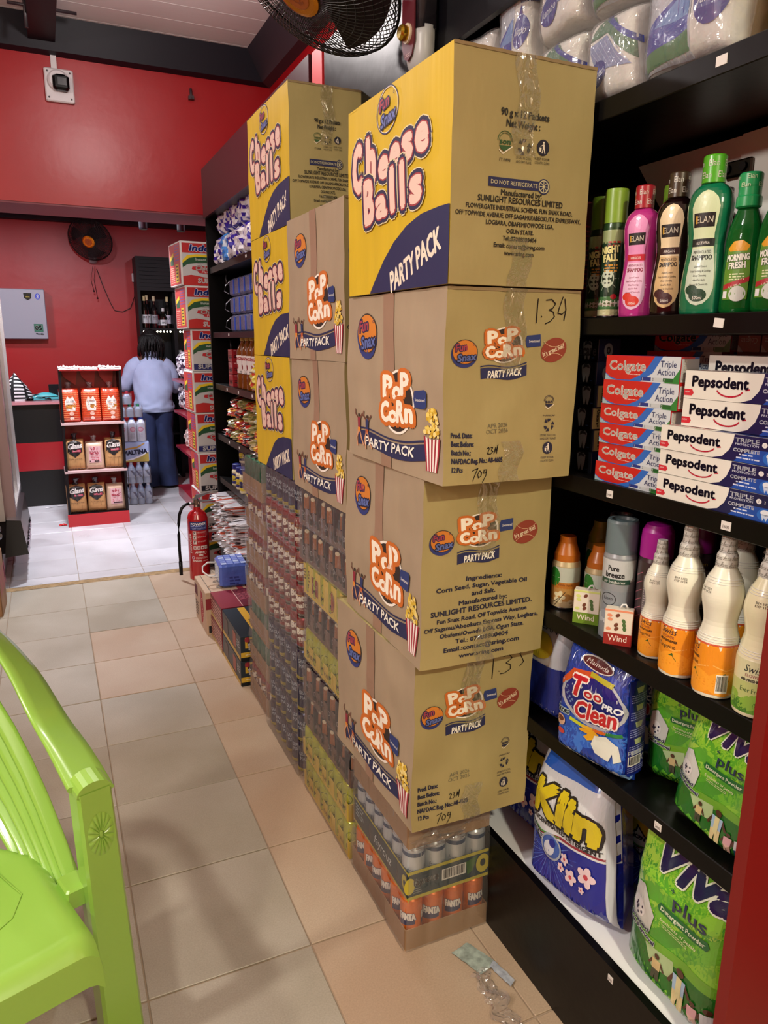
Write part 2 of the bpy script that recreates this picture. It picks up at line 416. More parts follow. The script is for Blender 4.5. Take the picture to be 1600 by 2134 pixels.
# meter / sensor box on the upper wall
t = thing('wall_sensor', 'white square sensor box with black lens high on the red wall', 'sensor', (.205, 4.9, 2.88))
W1 = M('#c9c4c6', .4, name='pale_plastic')
mb = MB(); mb.box(-.075, .075, -.03, 0, -.085, .085, W1, .006); mb.build('back_plate', t)
mb = MB()
for x in (-.058, .058):
    for z in (-.066, .066): mb.lathe([(.005, 0), (.005, .003)], M('#2a2626', .5), 8); mb.v[-16:] = [(x+v[0], -.031-v[2], z+v[1]) for v in mb.v[-16:]]
mb.build('screw', t)
mb = MB(); mb.lathe([(.055, 0), (.055, .02), (.045, .03)], W1, 20); mb.v = [(v[0]-.005, -.03-v[2], v[1]+.02) for v in mb.v]; mb.build('lens_ring', t)
mb = MB(); mb.box(-.035, .05, -.085, -.03, -.035, .045, M('#08080a', .2, name='black_lens'), .012); mb.box(-.01, .035, -.087, -.084, -.012, .025, M('#33363a', .15)); mb.build('lens', t)
mb = MB(); mb.box(-.035, -.005, -.015, 0, .085, .2, W1); mb.build('conduit', t)
mb = MB(); mb.tube([(.93, 4.88, 2.96), (.93, 4.87, 2.9)], .008, M('#3a3034', .4), 6); mb.box(.915, .945, 4.865, 4.895, 2.9, 2.92, M('#3a3034', .4)); tag(mb.build('wall_hook'), 'tiny dark hook below the cornice of the red upper wall', 'hook')
# hanging pipe under ceiling
mb = MB(); mb.tube([(-.02, 4.5, 3.12), (.3, 4.5, 3.12)], .008, M('#2a2428', .4), 6); mb.tube([(.06, 4.5, 3.2), (.06, 4.5, 3.02)], .01, M('#2a2428', .4), 6); tag(mb.build('hanger_rod'), 'thin dark hanger rod beside the ceiling beam', 'rod')
# track spot heads under the soffit
for x, nm in ((.72, 'left'), (.985, 'right')):
    t = thing('track_spotlight', 'black cylinder spotlight under the soffit, the %s one of the two' % nm, 'spotlight', (x, 5.8, 2.47), 0, 'black spotlights in the back room')
    mb = MB(); mb.lathe([(.028, -.2), (.03, -.19), (.03, -.07), (.02, -.06)], M('#101016', .3, name='spot_black'), 16); mb.build('lamp_head', t)
    mb = MB(); mb.lathe([(.006, -.06), (.006, .35)], BLK2, 8); mb.build('stem', t)
# ================================================================ cardboard cartons
CB = '#b09a7c'; CBL = '#a88c74'
CARD1 = M('#a59562', name='cardboard_yellowlit', **CARD); CARD2 = M('#a08d74', name='cardboard_pinklit', **CARD); CARDY = M('#ccab1c', .55, var=.05, vs=4, bump=.1, bs=9, stretch=(6, 6, .6), name='yellow_printed_board')  # one cardboard; yellow front light and pink side light put into its colours
NV = '#23264f'; CREAM = '#e7dcc8'
def fun_snax(a, x, y, s, blank=False, l=1):
    if blank:
        a.ring(x, y, s*1.15, s, s*.06, NV, l, n=28); a.ring(x, y, s*1.1, s*.95, s*.04, CREAM, l, n=28)
    else:
        a.ell(x-.04*s, y-.12*s, s*1.1, s*.98, '#2a3474', l, n=24); a.ell(x, y+.02*s, s*1.06, s*.88, '#3a2c22', l+1, n=24); a.ell(x, y+.02*s, s, s*.82, '#cc7a26', l+2, n=24)
    a.text('Fun', x-.32*s, y+.12*s, .46*s, '#a03a48', l+3, fit=1.05*s, shear=.15, rot=.12, bold=.05, out=[('#22204a', .07*s)])
    a.text('Snax', x+.12*s, y-.58*s, .48*s, '#5a6aa8' if not blank else '#6a74b0', l+5, fit=1.55*s, shear=.2, rot=.12, bold=.05, out=[('#181838', .08*s)])
    a.ring(x+.68*s, y+.55*s, .07*s, .07*s, .025*s, NV, l+4, n=8)
def popcorn(a, x, y, s, l=1):
    a.ell(x+.05*s, y, .62*s, .78*s, '#efe8dc', l, n=28); a.ell(x+.05*s, y, .56*s, .72*s, '#2c1f18', l+1, n=28)
    O = '#c8691f'; Wt = '#f3ead8'
    for t, dx, dy, h in (('P', -.38, .08, .52), ('o', -.02, .06, .44), ('P', .3, .2, .5)):
        a.text(t, x+dx*s, y+dy*s, h*s, Wt, l+3, fit=.36*s, rot=.06, bold=.07, out=[(O, .1*s)])
    for t, dx, dy, h in (('C', -.42, -.5, .46), ('o', -.12, -.5, .4), ('R', .16, -.48, .5), ('n', .5, -.44, .46)):
        a.text(t, x+dx*s, y+dy*s, h*s, Wt, l+5, fit=.31*s, rot=.06, bold=.07, out=[(O, .1*s)])
def recycle(a, x, y, s, c, l=1):
    for k in range(3):
        q = pi/2+k*2*pi/3
        def P(r_, o): return (x+s*r_*cos(q+o), y+s*r_*sin(q+o))
        a.poly([P(1, -.35), P(1, .3), P(.62, .52), P(.5, .1), P(.62, -.25)], c, l)
        a.poly([P(1.15, .55), P(.95, 1.15), P(.42, .75)], c, l)
def son(a, x, y, s, c, l=1):
    a.ring(x, y, s, s, .08*s, c, l, 0, pi, 14); a.ring(x, y, .8*s, .8*s, .06*s, c, l, 0, pi, 12)
    a.text('son', x, y-.3*s, .52*s, c, l, fit=1.5*s, bold=.06)
    a.poly([(x-.8*s, y-.45*s), (x+.8*s, y-.45*s), (x+.5*s, y-.85*s), (x, y-1.05*s), (x-.5*s, y-.85*s)], c, l)
    a.line([(x-.75*s, y-.9*s), (x-.3*s, y-1.25*s), (x+.9*s, y-.5*s)], .12*s, CREAM, l+1)
def tidy(a, x, y, s, c, l=1, ring=True):
    a.ell(x, y, s, s, c, l, n=20); q = CREAM if ring else CREAM
    a.ell(x+.05*s, y+.62*s, .13*s, .13*s, q, l+1, n=10); a.poly([(x-.1*s, y+.45*s), (x+.2*s, y+.42*s), (x+.25*s, y-.1*s), (x+.42*s, y-.7*s), (x+.28*s, y-.72*s), (x+.08*s, y-.15*s), (x-.08*s, y-.7*s), (x-.2*s, y-.68*s), (x-.05*s, y-.1*s)], q, l+1)
    a.line([(x, y+.35*s), (x-.4*s, y+.15*s)], .09*s, q, l+1); a.poly([(x-.6*s, y), (x-.25*s, y), (x-.3*s, y-.55*s), (x-.55*s, y-.55*s)], q, l+1)
def ribbon(a, x0, x1, y, h, rise, txt, th, l=1):
    n = 12; up = []; dn = []
    for i in range(n+1):
        u = i/n; q = y+rise*u+h*.18*sin(u*2*pi+.6); up.append((x0+(x1-x0)*u, q+h)); dn.append((x0+(x1-x0)*u, q))
    a.tri(up+dn, [t for i in range(n) for t in ((i, n+1+i, n+2+i), (i, n+2+i, i+1))], l, NV)
    a.tri([(p[0], p[1]+h*.12) for p in up]+[(p[0], p[1]+h*.24) for p in up], [t for i in range(n) for t in ((i, n+1+i, n+2+i), (i, n+2+i, i+1))], l, NV)
    a.text(txt, (x0+x1)/2, y+rise*.5+h*.5-th*.5, th, '#f0ece0', l+7, fit=(x1-x0)*.74, shear=.2, rot=math.atan2(rise, x1-x0), bold=.04)
def pop_left(W, H, seed=0):
    a = Art(.7); r_ = random.Random(seed)
    a.rect(.44*W, .56*H, .55*W, H, '#957660', 0); a.rect(.42*W, 0, .53*W, .08*H, '#957660', 0)
    fun_snax(a, .26*W, .775*H, .105*W)
    i0 = len(a.t); popcorn(a, .585*W, .395*H, .235*H); a.stretch(i0, .585*W, 1.45)
    a.poly([(.755*W, .43*H), (.765*W, .475*H), (.85*W, .485*H), (.865*W, .47*H), (.865*W, .395*H), (.85*W, .38*H), (.765*W, .385*H)], '#26356e', 9)
    a.text('Sweetened', .812*W, .42*H, .018*H, '#f0ece4', 10, fit=.085*W)
    ribbon(a, .14*W, .86*W, .07*H, .09*H, .025*H, 'PARTY PACK', .052*H, 2)
    bx0, bx1, by = .84*W, .985*W, .24*H
    for k in range(9):
        u0, u1 = k/9, (k+1)/9; t0, t1 = bx0+(bx1-bx0)*u0, bx0+(bx1-bx0)*u1; b0, b1 = .875*W+.08*W*u0, .875*W+.08*W*u1
        a.poly([(t0, by-.012*H*sin(u0*pi)), (t1, by-.012*H*sin(u1*pi)), (b1, .055*H), (b0, .055*H)], '#9c1f33' if k % 2 == 0 else '#efe6df', 5)
    for k in range(60):
        q = r_.random(); u = r_.uniform(-1, 1)*(1-q*.55)
        a.ell((bx0+bx1)/2+u*.068*W, by+q*.14*H, .012*W*r_.uniform(.7, 1.2), .013*H*r_.uniform(.7, 1.2), r_.choice(('#d9b63a', '#e8cd62', '#c99f28', '#efd98a')), 6+k % 3, n=7)
    for (fx, c1, c2) in ((.155, '#8c2436', '#d8842a'), (.26, '#26305e', '#b4552a')):
        X = fx*W
        a.ell(X, .27*H, .012*W, .012*H, '#3a241c', 6, n=8); a.poly([(X-.02*W, .255*H), (X+.02*W, .255*H), (X+.016*W, .19*H), (X-.016*W, .19*H)], c1, 6)
        a.poly([(X-.018*W, .19*H), (X+.018*W, .19*H), (X+.012*W, .16*H), (X-.022*W, .16*H)], c2, 6)
        a.line([(X-.01*W, .165*H), (X-.035*W, .12*H), (X-.02*W, .07*H)], .013*W, '#c9906a', 6); a.line([(X+.01*W, .165*H), (X+.03*W, .12*H), (X+.055*W, .085*H)], .013*W, '#c9906a', 6)
        a.line([(X-.015*W, .25*H), (X-.05*W, .275*H), (X-.045*W, .3*H)], .009*W, '#6a3a2a', 6); a.line([(X+.015*W, .25*H), (X+.045*W, .285*H)], .009*W, '#6a3a2a', 6)
    return a
def hand(a, strokes, x, y, s, l=3, w=.0016):
    for st in strokes: a.line([(x+p[0]*s, y+p[1]*s) for p in st], w, '#1a1614', l)
H134 = [[(0, 1), (-.03, 0)], [(.22, .28), (.24, .25)], [(.45, .95), (.75, .98), (.95, .8), (.8, .6), (.62, .55), (.85, .45), (.92, .25), (.7, .05), (.45, -.05)], [(1.35, 1.1), (1.15, .6), (1.1, .4), (1.3, .35), (1.5, .5)], [(1.45, 1.0), (1.52, .55), (1.42, .1)]]
H135 = [[(0, 1), (-.03, 0)], [(.3, .3), (.33, .28)], [(.5, 1), (.8, 1.05), (.95, .85), (.65, .65), (.9, .5), (.9, .3), (.6, .15), (.4, .15)], [(1.9, 1.15), (1.55, 1.1)], [(1.55, 1.1), (1.35, 1.0), (1.5, .75), (1.6, .55), (1.4, .35)]]
H709 = [[(-.1, .8), (.1, .9), (.45, 1), (.2, .5), (0, -.1)], [(.6, .75), (.45, .45), (.55, .15), (.8, .3), (.85, .6), (.65, .8)], [(1.35, .85), (1.1, .85), (1.05, .55), (1.3, .6), (1.38, .85), (1.3, .3), (1.0, -.3)]]
H23A = [[(0, .7), (.2, .85), (.3, .65), (.05, .1), (.35, .05)], [(.5, .8), (.75, .8), (.6, .5), (.8, .35), (.5, .05)], [(.95, .1), (1.15, .85), (1.2, .3), (1.45, 1.1), (1.3, .1)]]
def pop_front(W, H, kind, hw=None):
    a = Art(.7)
    fun_snax(a, .145*W, .685*H, .088*W); i0 = len(a.t); popcorn(a, .42*W, .722*H, .115*H); a.stretch(i0, .42*W, 1.55)
    a.poly([(.585*W, .745*H), (.595*W, .765*H), (.695*W, .77*H), (.7*W, .71*H), (.6*W, .705*H), (.59*W, .72*H)], '#26356e', 1)
    a.text('Sweetened', .65*W, .73*H, .014*H, '#f0ece4', 2, fit=.08*W)
    a.ell(.8*W, .69*H, .1*W, .06*H, '#8e3a26', 1, rot=.35)
    a.text("It's great fun!", .8*W, .68*H, .022*H, '#e8d8b8', 3, fit=.17*W, rot=.35, bold=.03)
    a.ring(.8*W, .775*H, .1*W, .07*H, .003*W, '#d8b890', 2, pi*1.2, pi*1.8, 12); a.ring(.81*W, .605*H, .1*W, .07*H, .003*W, '#d8b890', 2, .3*pi, .8*pi, 12)
    ribbon(a, .26*W, .6*W, .545*H, .055*H, .015*H, 'PARTY PACK', .036*H)
    T = '#23233a'
    if kind == 1:
        for i, t in enumerate(('Prod. Date:', 'Best Before:', 'Batch No.:', 'NAFDAC Reg. No.: A8-4605', '12 Pcs')):
            a.text(t, .05*W, (.248-.045*i)*H, .025*H, T, 2, al='l', sx=.72, bold=.06)
        a.text('APR 2026', .31*W, .292*H, .022*H, '#6f6a52', 2, al='l', sx=.95, rot=.06); a.text('OCT 2026', .3*W, .262*H, .022*H, '#6f6a52', 2, al='l', sx=.95, rot=.06)
        hand(a, H23A, .31*W, .155*H, .045*H); hand(a, H709, .21*W, .025*H, .06*H)
        son(a, .785*W, .42*H, .04*W, T); recycle(a, .785*W, .295*H, .042*W, T); tidy(a, .785*W, .17*H, .042*W, T)
        a.lines(['STORE IN A COOL', 'AND DRY PLACE'], .785*W, .235*H, .011*H, .018*H, T, 2, fit=.13*W)
        a.lines(['KEEP YOUR', 'COUNTRY CLEAN'], .785*W, .112*H, .011*H, .018*H, T, 2, fit=.11*W); a.text('MANCAP', .785*W, .34*H, .009*H, T, 2, fit=.1*W)
    else:
        rows = [('Ingredients:', .028, .3), ('Corn Seed, Sugar, Vegetable Oil', .028, .74), ('and Salt.', .028, .2), ('Manufactured by:', .028, .4), ('SUNLIGHT RESOURCES LIMITED.', .032, .82), ('Fun Snax Road, Off Topwide Avenue', .027, .73), ('Off Sagamu/Abeokuta Express Way, Logbara,', .027, .92), ('Obafemi/Owode LGA, Ogun State.', .027, .68), ('Tel.: 07088800404', .028, .43), ('Email.:contact@sring.com', .029, .62), ('www.sring.com', .027, .37)]
        y = .455
        for t, h_, f_ in rows: a.text(t, .48*W, y*H, h_*.82*H, T, 2, fit=f_*W, bold=.05); y -= .0415
    if hw: hand(a, hw, .66*W, .83*H, .12*H, w=.002)
    return a
def cheese_left(W, H):
    a = Art(.55)
    a.poly([(.27*W, 0), (.32*W, .055*H), (.42*W, .16*H), (.52*W, .24*H), (.64*W, .3*H), (.78*W, .335*H), (.93*W, .345*H), (1.0*W, .345*H), (1.0*W, 0)], NV, 1)
    a.text('PARTY PACK', .72*W, .075*H, .1*H, CREAM, 2, fit=.47*W, rot=.31, shear=.12, bold=.045)
    fun_snax(a, .45*W, .885*H, .095*W, True)
    A = '#e3c3b4'; o = [('#dcd0a0', .026*W), ('#2a2748', .021*W), ('#9c3a40', .006*W)]
    for t, x, y, h in (('C', .135, .56, .235), ('h', .29, .585, .22), ('e', .425, .575, .15), ('e', .54, .6, .155), ('s', .655, .61, .165), ('e', .775, .62, .17)):
        a.text(t, x*W, y*H, h*H*.95, A, 3, fit=.105*W, bold=.082, out=o, sh=None, rot=.05)
    for t, x, y, h in (('B', .27, .375, .22), ('a', .41, .385, .15), ('l', .52, .395, .21), ('l', .615, .4, .21), ('s', .735, .4, .165)):
        a.text(t, x*W, y*H, h*H*.95, A, 7, fit=(.115 if t in 'Bas' else .045)*W, bold=.082, out=o, rot=.05)
    return a
def cheese_front(W, H):
    a = Art(.7); T = '#26241e'; G = '#35592f'
    a.text('90 g x 12 Packets', .49*W, .735*H, .028*H, T, 2, fit=.34*W, bold=.05); a.text('Net Weight :', .48*W, .692*H, .028*H, T, 2, fit=.24*W, bold=.05)
    son(a, .36*W, .63*H, .055*W, G); recycle(a, .494*W, .615*H, .046*W, '#1c1a2a'); tidy(a, .628*W, .622*H, .045*W, '#1c1a2a')
    a.text('FT-3898', .36*W, .545*H, .013*H, T, 2, fit=.08*W)
    a.lines(['STORE IN COOL', 'AND DRY PLACE'], .494*W, .562*H, .011*H, .017*H, T, 2, fit=.11*W); a.lines(['KEEP YOUR', 'COUNTRY CLEAN'], .628*W, .568*H, .011*H, .017*H, T, 2, fit=.11*W)
    a.rect(.25*W, .433*H, .64*W, .475*H, NV, 1); a.text('DO NOT REFRIGERATE', .435*W, .445*H, .018*H, '#c9bf94', 2, fit=.34*W)
    a.ell(.65*W, .454*H, .044*W, .035*H, NV, 1); a.ring(.65*W, .454*H, .037*W, .029*H, .006*W, '#c9bf94', 2)
    for k in range(4): a.line([(.65*W+.028*W*cos(k*pi/4), .454*H+.022*H*sin(k*pi/4)), (.65*W-.028*W*cos(k*pi/4), .454*H-.022*H*sin(k*pi/4))], .0012, '#c9bf94', 2)
    y = .4
    for t, h_, f_ in (('Manufactured by:', .026, .3), ('SUNLIGHT RESOURCES LIMITED', .027, .62), ('FLOWERGATE INDUSTRIAL SCHEME, FUN SNAX ROAD,', .02, .78), ('OFF TOPWIDE AVENUE, OFF SAGAMU/ABEOKUTA EXPRESSWAY,', .02, .92), ('LOGBARA, OBAFEMI/OWODE LGA,', .02, .5), ('OGUN STATE.', .02, .2), ('Tel.:07088800404', .02, .25), ('Email: contact@sring.com', .02, .38), ('www.sring.com', .02, .22)):
        a.text(t, .49*W, y*H, h_*H*.95, T, 2, fit=f_*W, bold=.03); y -= .0325
    return a
def carton(label, group, P0, D, W, H, rz, kind, leftart, frontart, seed, amp=.003):
    """P0 near-left bottom corner (x,y,z); D depth away from camera, W width to the right"""
    t = thing('cardboard_carton', label, 'carton', P0, rz, group)
    sd = Vector((seed*3.1, seed*1.7, seed))
    def q(p):
        v = Vector(p); n_ = noise.noise_vector(v*7+sd)*amp*1.3+noise.noise_vector(v*17+sd)*amp*.5; k = min(1, v.z/.02, (H-v.z)/.02+.1)
        return (v.x+n_.x, v.y+n_.y, v.z+n_.z*max(0, k)*.6)
    front = CARD1; left = CARDY if kind == 'cheese' else CARD2
    mb = MB()
    Lf = lambda u, v, d=0: q((-d, D-u*D, v*H)); Ff = lambda u, v, d=0: q((u*W, -d, v*H))
    mb.grid(Lf, 30, 26, left); mb.grid(Ff, 20, 26, front); mb.grid(lambda u, v: q((W, u*D, v*H)), 10, 10, front); mb.grid(lambda u, v: q((W-u*W, D, v*H)), 10, 10, front)
    mb.grid(lambda u, v: q((u*W, v*D, 0)), 8, 8, front, flip=True); mb.grid(lambda u, v: q((u*W, v*D, H-.004)), 8, 8, front)
    def LA(u, v, d): return q((-d, D-u, v))
    def FA(u, v, d): return q((u, -d, v))
    leftart.to(mb, LA, .03, .00018, .0014); frontart.to(mb, FA, .03, .00018, .0014)
    mb.build('printed_box', t)
    for k in (0, 1):
        b = MB(); b.grid(lambda u, v: q((.001+u*(W-.002), k*D/2+.002+v*(D/2-.004), H-.003+.002*noise.noise((u*9, v*9, seed+k)))), 8, 8, front)
        e = D*k if k else 0
        b.grid(lambda u, v: (lambda p: (p[0], p[1]+(.0015 if k else -.0015), p[2]+.001+.0012*noise.noise((u*26, seed, k))))(q((u*W, e, H-.006+v*.0055))), 30, 1, M('#8f7a58', .9, name='raw_board_edge'))
        b.build('flap', t)
    b = MB()
    b.grid(lambda u, v: (lambda p: (p[0], p[1]-.0026-.0015*abs(noise.noise((u*5, v*14, seed))), p[2]))(q(((.42+.15*u+.02*sin(v*9+seed))*W, 0, H*(1-v*.42)))), 6, 22, TAPE)
    b.build('packing_tape', t); b = MB()
    b.grid(lambda u, v: (lambda p: (p[0], p[1]-.0026-.0015*abs(noise.noise((u*5, v*14, seed+4))), p[2]))(q(((.42+.15*u+.02*sin(v*7+seed))*W, 0, H*(.22*v)))), 6, 12, TAPE)
    b.build('packing_tape', t)
    return t
G1 = 'popcorn cartons in the front stack'
Wc, Dc = .292, .445
carton('lowest popcorn carton in the front stack, 1.35 handwritten on it, standing on drink packs', G1, (.646, 1.268, .434), Dc+.01, .3, .405, 0, 'pop', pop_left(Dc+.01, .405, 1), pop_front(.3, .405, 1, H135), 1, .004)
carton('popcorn carton with ingredients list, second from the bottom of the front stack', G1, (.645, 1.236, .84), Dc, .295, .398, R(-1.5), 'pop', pop_left(Dc, .398, 2), pop_front(.295, .398, 2), 2, .004)
carton('popcorn carton with 1.34 handwritten, directly under the yellow one in front', G1, (.645, 1.165, 1.239), Dc+.02, .29, .355, 0, 'pop', pop_left(Dc+.02, .355, 3), pop_front(.29, .355, 1, H134), 3, .004)
carton('large yellow cheese balls carton on top of the front stack', None, (.642, 1.155, 1.597), Dc, .292, .375, R(.8), 'cheese', cheese_left(Dc, .377), cheese_front(.292, .377), 4, .002)
G2 = 'popcorn cartons in the middle stack'
carton('lower plain-sided popcorn carton in the middle stack above the brown drink trays', G2, (.69, 1.765, 1.053), .455, .238, .393, 0, 'pop', pop_left(.455, .393, 5), pop_front(.238, .393, 1), 5, .004)
carton('upper popcorn carton of the middle stack, beside the front yellow carton', G2, (.69, 1.765, 1.447), .45, .238, .395, R(.6), 'pop', pop_left(.45, .395, 6), pop_front(.238, .395, 2), 6, .003)
G3 = 'yellow cheese balls cartons in the rear stack'
for k, (z, nm, dy) in enumerate(((1.062, 'lowest yellow cheese balls carton of the rear stack, resting on malt cans', .0), (1.45, 'middle yellow cheese balls carton of the rear stack', .01), (1.838, 'topmost yellow cheese balls carton of the rear stack', .015))):
    carton(nm, G3, (.69+.004*k, 2.235-dy, z), .43+.012*k, .24, .386, R(.3*k), 'cheese', cheese_left(.43+.012*k, .386), cheese_front(.24, .386), 7+k, .0025)
# ================================================================ drink packs
SIL = M('#b9b9bd', .25, 1, name='can_aluminium')
def can_profile(r, h, body, lip=SIL):
    return [(r*.74, 0, lip), (r*.86, .002, lip), (r, .012, body), (r, h*.5, body), (r, h-.018, body), (r*.93, h-.008, body), (r*.8, h-.003, lip), (r*.82, h, lip), (r*.76, h-.001, lip), (r*.74, h-.005, lip)]
def can_mesh(r, h, kind):
    mb = MB(); a = Art(.3, .3); P = 2*pi*r
    col = dict(beta='#8e1c22', grand='#1c2147', yellow='#bcc03c', dubic='#17171f', orange='#e2721a', pale='#c9cfd4', green='#2f6a50')[kind]
    mt = M(col, .28, .35, coat=.3, name='can_'+kind)
    mb.lathe(can_profile(r, h, mt), mt, 18)
    for j in (-1, 0, 1):
        u = j*P/3 if kind in ('grand', 'dubic') else j*P/2.9
        if kind == 'beta':
            a.text('Beta', u, h*.5, h*.19, '#e8e0d0', 3, fit=r*1.6, rot=.12, shear=.1, bold=.08); a.text('malt', u, h*.3, h*.14, '#e8e0d0', 3, fit=r*1.35, rot=.12, shear=.1, bold=.07)
            a.fine(u-r*.5, h*.26, u+r*.5, 2, .0018, '#d8b0a0', 3, j)
            a.rect(u-r*1.02, h*.2, u+r*1.02, h*.78, '#6a2224', 0); a.rect(u-r, h*.66, u+r, h*.69, '#b98a3a', 1)
        elif kind == 'grand':
            a.rect(u-r*1.05, .008, u+r*1.05, h*.22, '#a8982a', 1); a.ell(u-.3*r, h*.26, r*.85, h*.1, '#1c2147', 2, n=16)
            a.text('GRAND', u, h*.6, h*.12, '#b9c2cf', 3, fit=r*1.35); a.text('MALT', u, h*.44, h*.12, '#b9c2cf', 3, fit=r*1.1)
            a.text('NON ALCOHOLIC', u, h*.09, h*.03, '#17171f', 3, fit=r*1.2)
        elif kind == 'yellow':
            a.ring(u, h*.55, r*.6, r*.5, .002, '#5a6a1a', 1); a.text('Malt', u, h*.2, h*.12, '#2a3012', 3, fit=r*1.2, bold=.06); a.line([(u-r*.6, h*.4), (u, h*.7), (u+r*.6, h*.4)], .0015, '#d8d86a', 1)
        elif kind == 'dubic':
            a.poly([(u-r*.3, h*.45), (u+r*.35, h*.45), (u+r*.3, h*.8), (u, h*.88), (u-r*.25, h*.8)], '#9a5a30', 1); a.ell(u, h*.82, r*.25, h*.06, '#d9c9a8', 2, n=10)
            a.text('Dubic', u, h*.26, h*.13, '#a9a4a8', 3, fit=r*1.3)
        elif kind == 'orange':
            a.poly([(u-r*.8, h*.42), (u+r*.7, h*.48), (u+r*.7, h*.62), (u-r*.8, h*.62)], '#2a2f5c', 1); a.text('FANTA', u, h*.56, h*.13, '#e8e4dc', 3, fit=r*1.5, rot=.08, bold=.08, out=[('#2a2f5c', .0012)])
            a.fine(u-r*.5, h*.2, u+r*.5, 3, .002, '#f0c080', 2, j)
        elif kind == 'pale':
            a.rect(u-r*1.03, h*.82, u+r*1.03, h*.9, '#1f3f62', 1); a.text('fayrouz', u, h*.5, h*.1, '#6a7480', 3, fit=r*1.3, rot=pi/2*0); a.fine(u-r*.5, h*.35, u+r*.5, 5, .0016, '#8a929a', 2, j)
    a.to(mb, cyl(r), .007, .0001, .0003)
    return proto(mb, 'can_'+kind)
CAN = {k: can_mesh(.0325, .114, k) for k in ('beta', 'grand', 'yellow', 'dubic')}
CAN['orange'] = can_mesh(.0288, .14, 'orange'); CAN['pale'] = can_mesh(.0288, .138, 'pale'); CAN['green'] = can_mesh(.0325, .148, 'green')
def tray(t, W, D, h, mt, art=None, fart=None):
    b = MB(); e = .002
    b.box(0, W, 0, D, 0, .003, mt)
    b.box(0, e, 0, D, .003, h, mt); b.box(W-e, W, 0, D, .003, h, mt); b.box(e, W-e, 0, e, .003, h, mt); b.box(e, W-e, D-e, D, .003, h, mt)
    if art: art.to(b, lambda u, v, d: (-d, D-u, v), None, .0002, .0006)
    if fart: fart.to(b, lambda u, v, d: (u, -d, v), None, .0002, .0006)
    b.build('tray', t)
def wrap(t, W, D, H, r, nx, ny, z0=.0, seed=0, front=True, tin=.004):
    """shrink film drawn over the outer cans"""
    b = MB()
    def bulge(s, n): return .006*abs(sin(pi*s*n))**.6
    b.grid(lambda u, v: (-.004-bulge(u, ny)*(.35+.65*min(1, v*3))+.012*max(0, v-.8)*3+.0015*noise.noise((u*12, v*5, seed)), D-u*D, z0+(H-z0)*v), ny*8, 8, WRAP)
    if front: b.grid(lambda u, v: (u*W, -.004-bulge(u, nx)*(.35+.65*min(1, v*3))+.012*max(0, v-.8)*3+.0015*noise.noise((u*12, v*5, seed+3)), z0+(H-z0)*v), nx*8, 8, WRAP)
    b.build('shrink_wrap', t)
def pack(label, group, P0, W, D, H, nx, ny, kind, trayh=0, traymat=None, art=None, fart=None, seed=0, front=True, wrapz=0, fr=4):
    t = thing('drink_pack', label, 'drink pack', P0, 0, group)
    if trayh: tray(t, W, D, trayh, traymat, art, fart)
    rr = random.Random(seed)
    px, py = W/nx, D/ny
    for i in range(nx):
        for j in range(ny):
            if i == 0 or j == 0: part(CAN[kind], 'can', t, (px*(i+.5), py*(j+.5), .0035 if trayh else .001), (0, 0, -pi/4+rr.uniform(-.3, .3)+(.5 if i else 0)))
    wrap(t, W, D, H-.001, 0, nx, ny, wrapz, seed, front)
    return t
ords = ['bottom', 'second', 'third', 'fourth', 'fifth', 'sixth', 'seventh', 'eighth', 'top']
# malt column (9 layers)
TY = M('#e0c450', .55, name='yellow_tray'); TM = M('#6e554c', .5, name='maroon_tray'); TB = M('#a5835f', name='brown_tray', **CARD)
ay = Art(.5); 
for i in range(3): ay.text('RUBIX', .07+i*.15, .018, .014, '#7a6a2a', 2, fit=.05, shear=.2)
af = Art(.5); af.text('BE', .2, .03, .012, '#4a3a1a', 2, fit=.02)
am = Art(.5)
for i in range(2): am.text('DUBIC MALT', .14+i*.2, .018, .02, '#b9a9a0', 2, fit=.11, bold=.04)
am.fine(.02, .035, .06, 3, .003, '#9a8a84', 2)
ab = Art(.5); ab.rect(.08, .02, .14, .075, '#8c3a34', 1); ab.text('MALT', .11, .045, .012, '#d8b8a0', 2, fit=.045); ab.ell(.26, .05, .02, .028, '#a04a3c', 1); ab.ring(.26, .05, .024, .033, .002, '#8c3a34', 1); ab.fine(.01, .08, .06, 4, .005, '#5a4a1a', 2, 3); ab.fine(.32, .03, .4, 2, .003, '#7a6a3a', 2, 4)
seq = [('yellow', 'y'), ('yellow', 'y'), ('dubic', 'm'), ('dubic', 'm'), ('yellow', 'y'), ('dubic', 'm'), ('yellow', 'b'), ('dubic', 'm'), ('dubic', 'm')]
names = ['yellow-trayed malt can pack at the bottom of the middle stack, on the floor', 'yellow-trayed malt can pack second from the floor in the middle stack', 'brown-trayed dark malt can pack, third from the floor in the middle stack', 'brown-trayed dark malt can pack, fourth from the floor in the middle stack', 'yellow-trayed green-lidded can pack halfway up the middle stack', 'brown-trayed dark malt can pack just above the halfway yellow tray', 'malt can pack with a tall pale yellow printed side in the middle stack', 'brown-trayed dark malt can pack under the topmost drink pack of the middle stack', 'topmost brown-trayed malt can pack, directly under the middle popcorn cartons']
for k, (kd, tr_) in enumerate(seq):
    z = k*.117; dx = (.0, .002, .006, .004, .012, .014, .012, .006, .004)[k]
    pack(names[k], 'can packs in the middle stack', (.69+dx, 1.757+(.012 if k % 3 == 1 else 0), z), .235, .42, .117, 4, 6, kd, .056 if tr_ != 'b' else .1, TY if tr_ in 'yb' else TM, {'y': ay, 'm': am, 'b': ab}[tr_], af, k, True, .0)
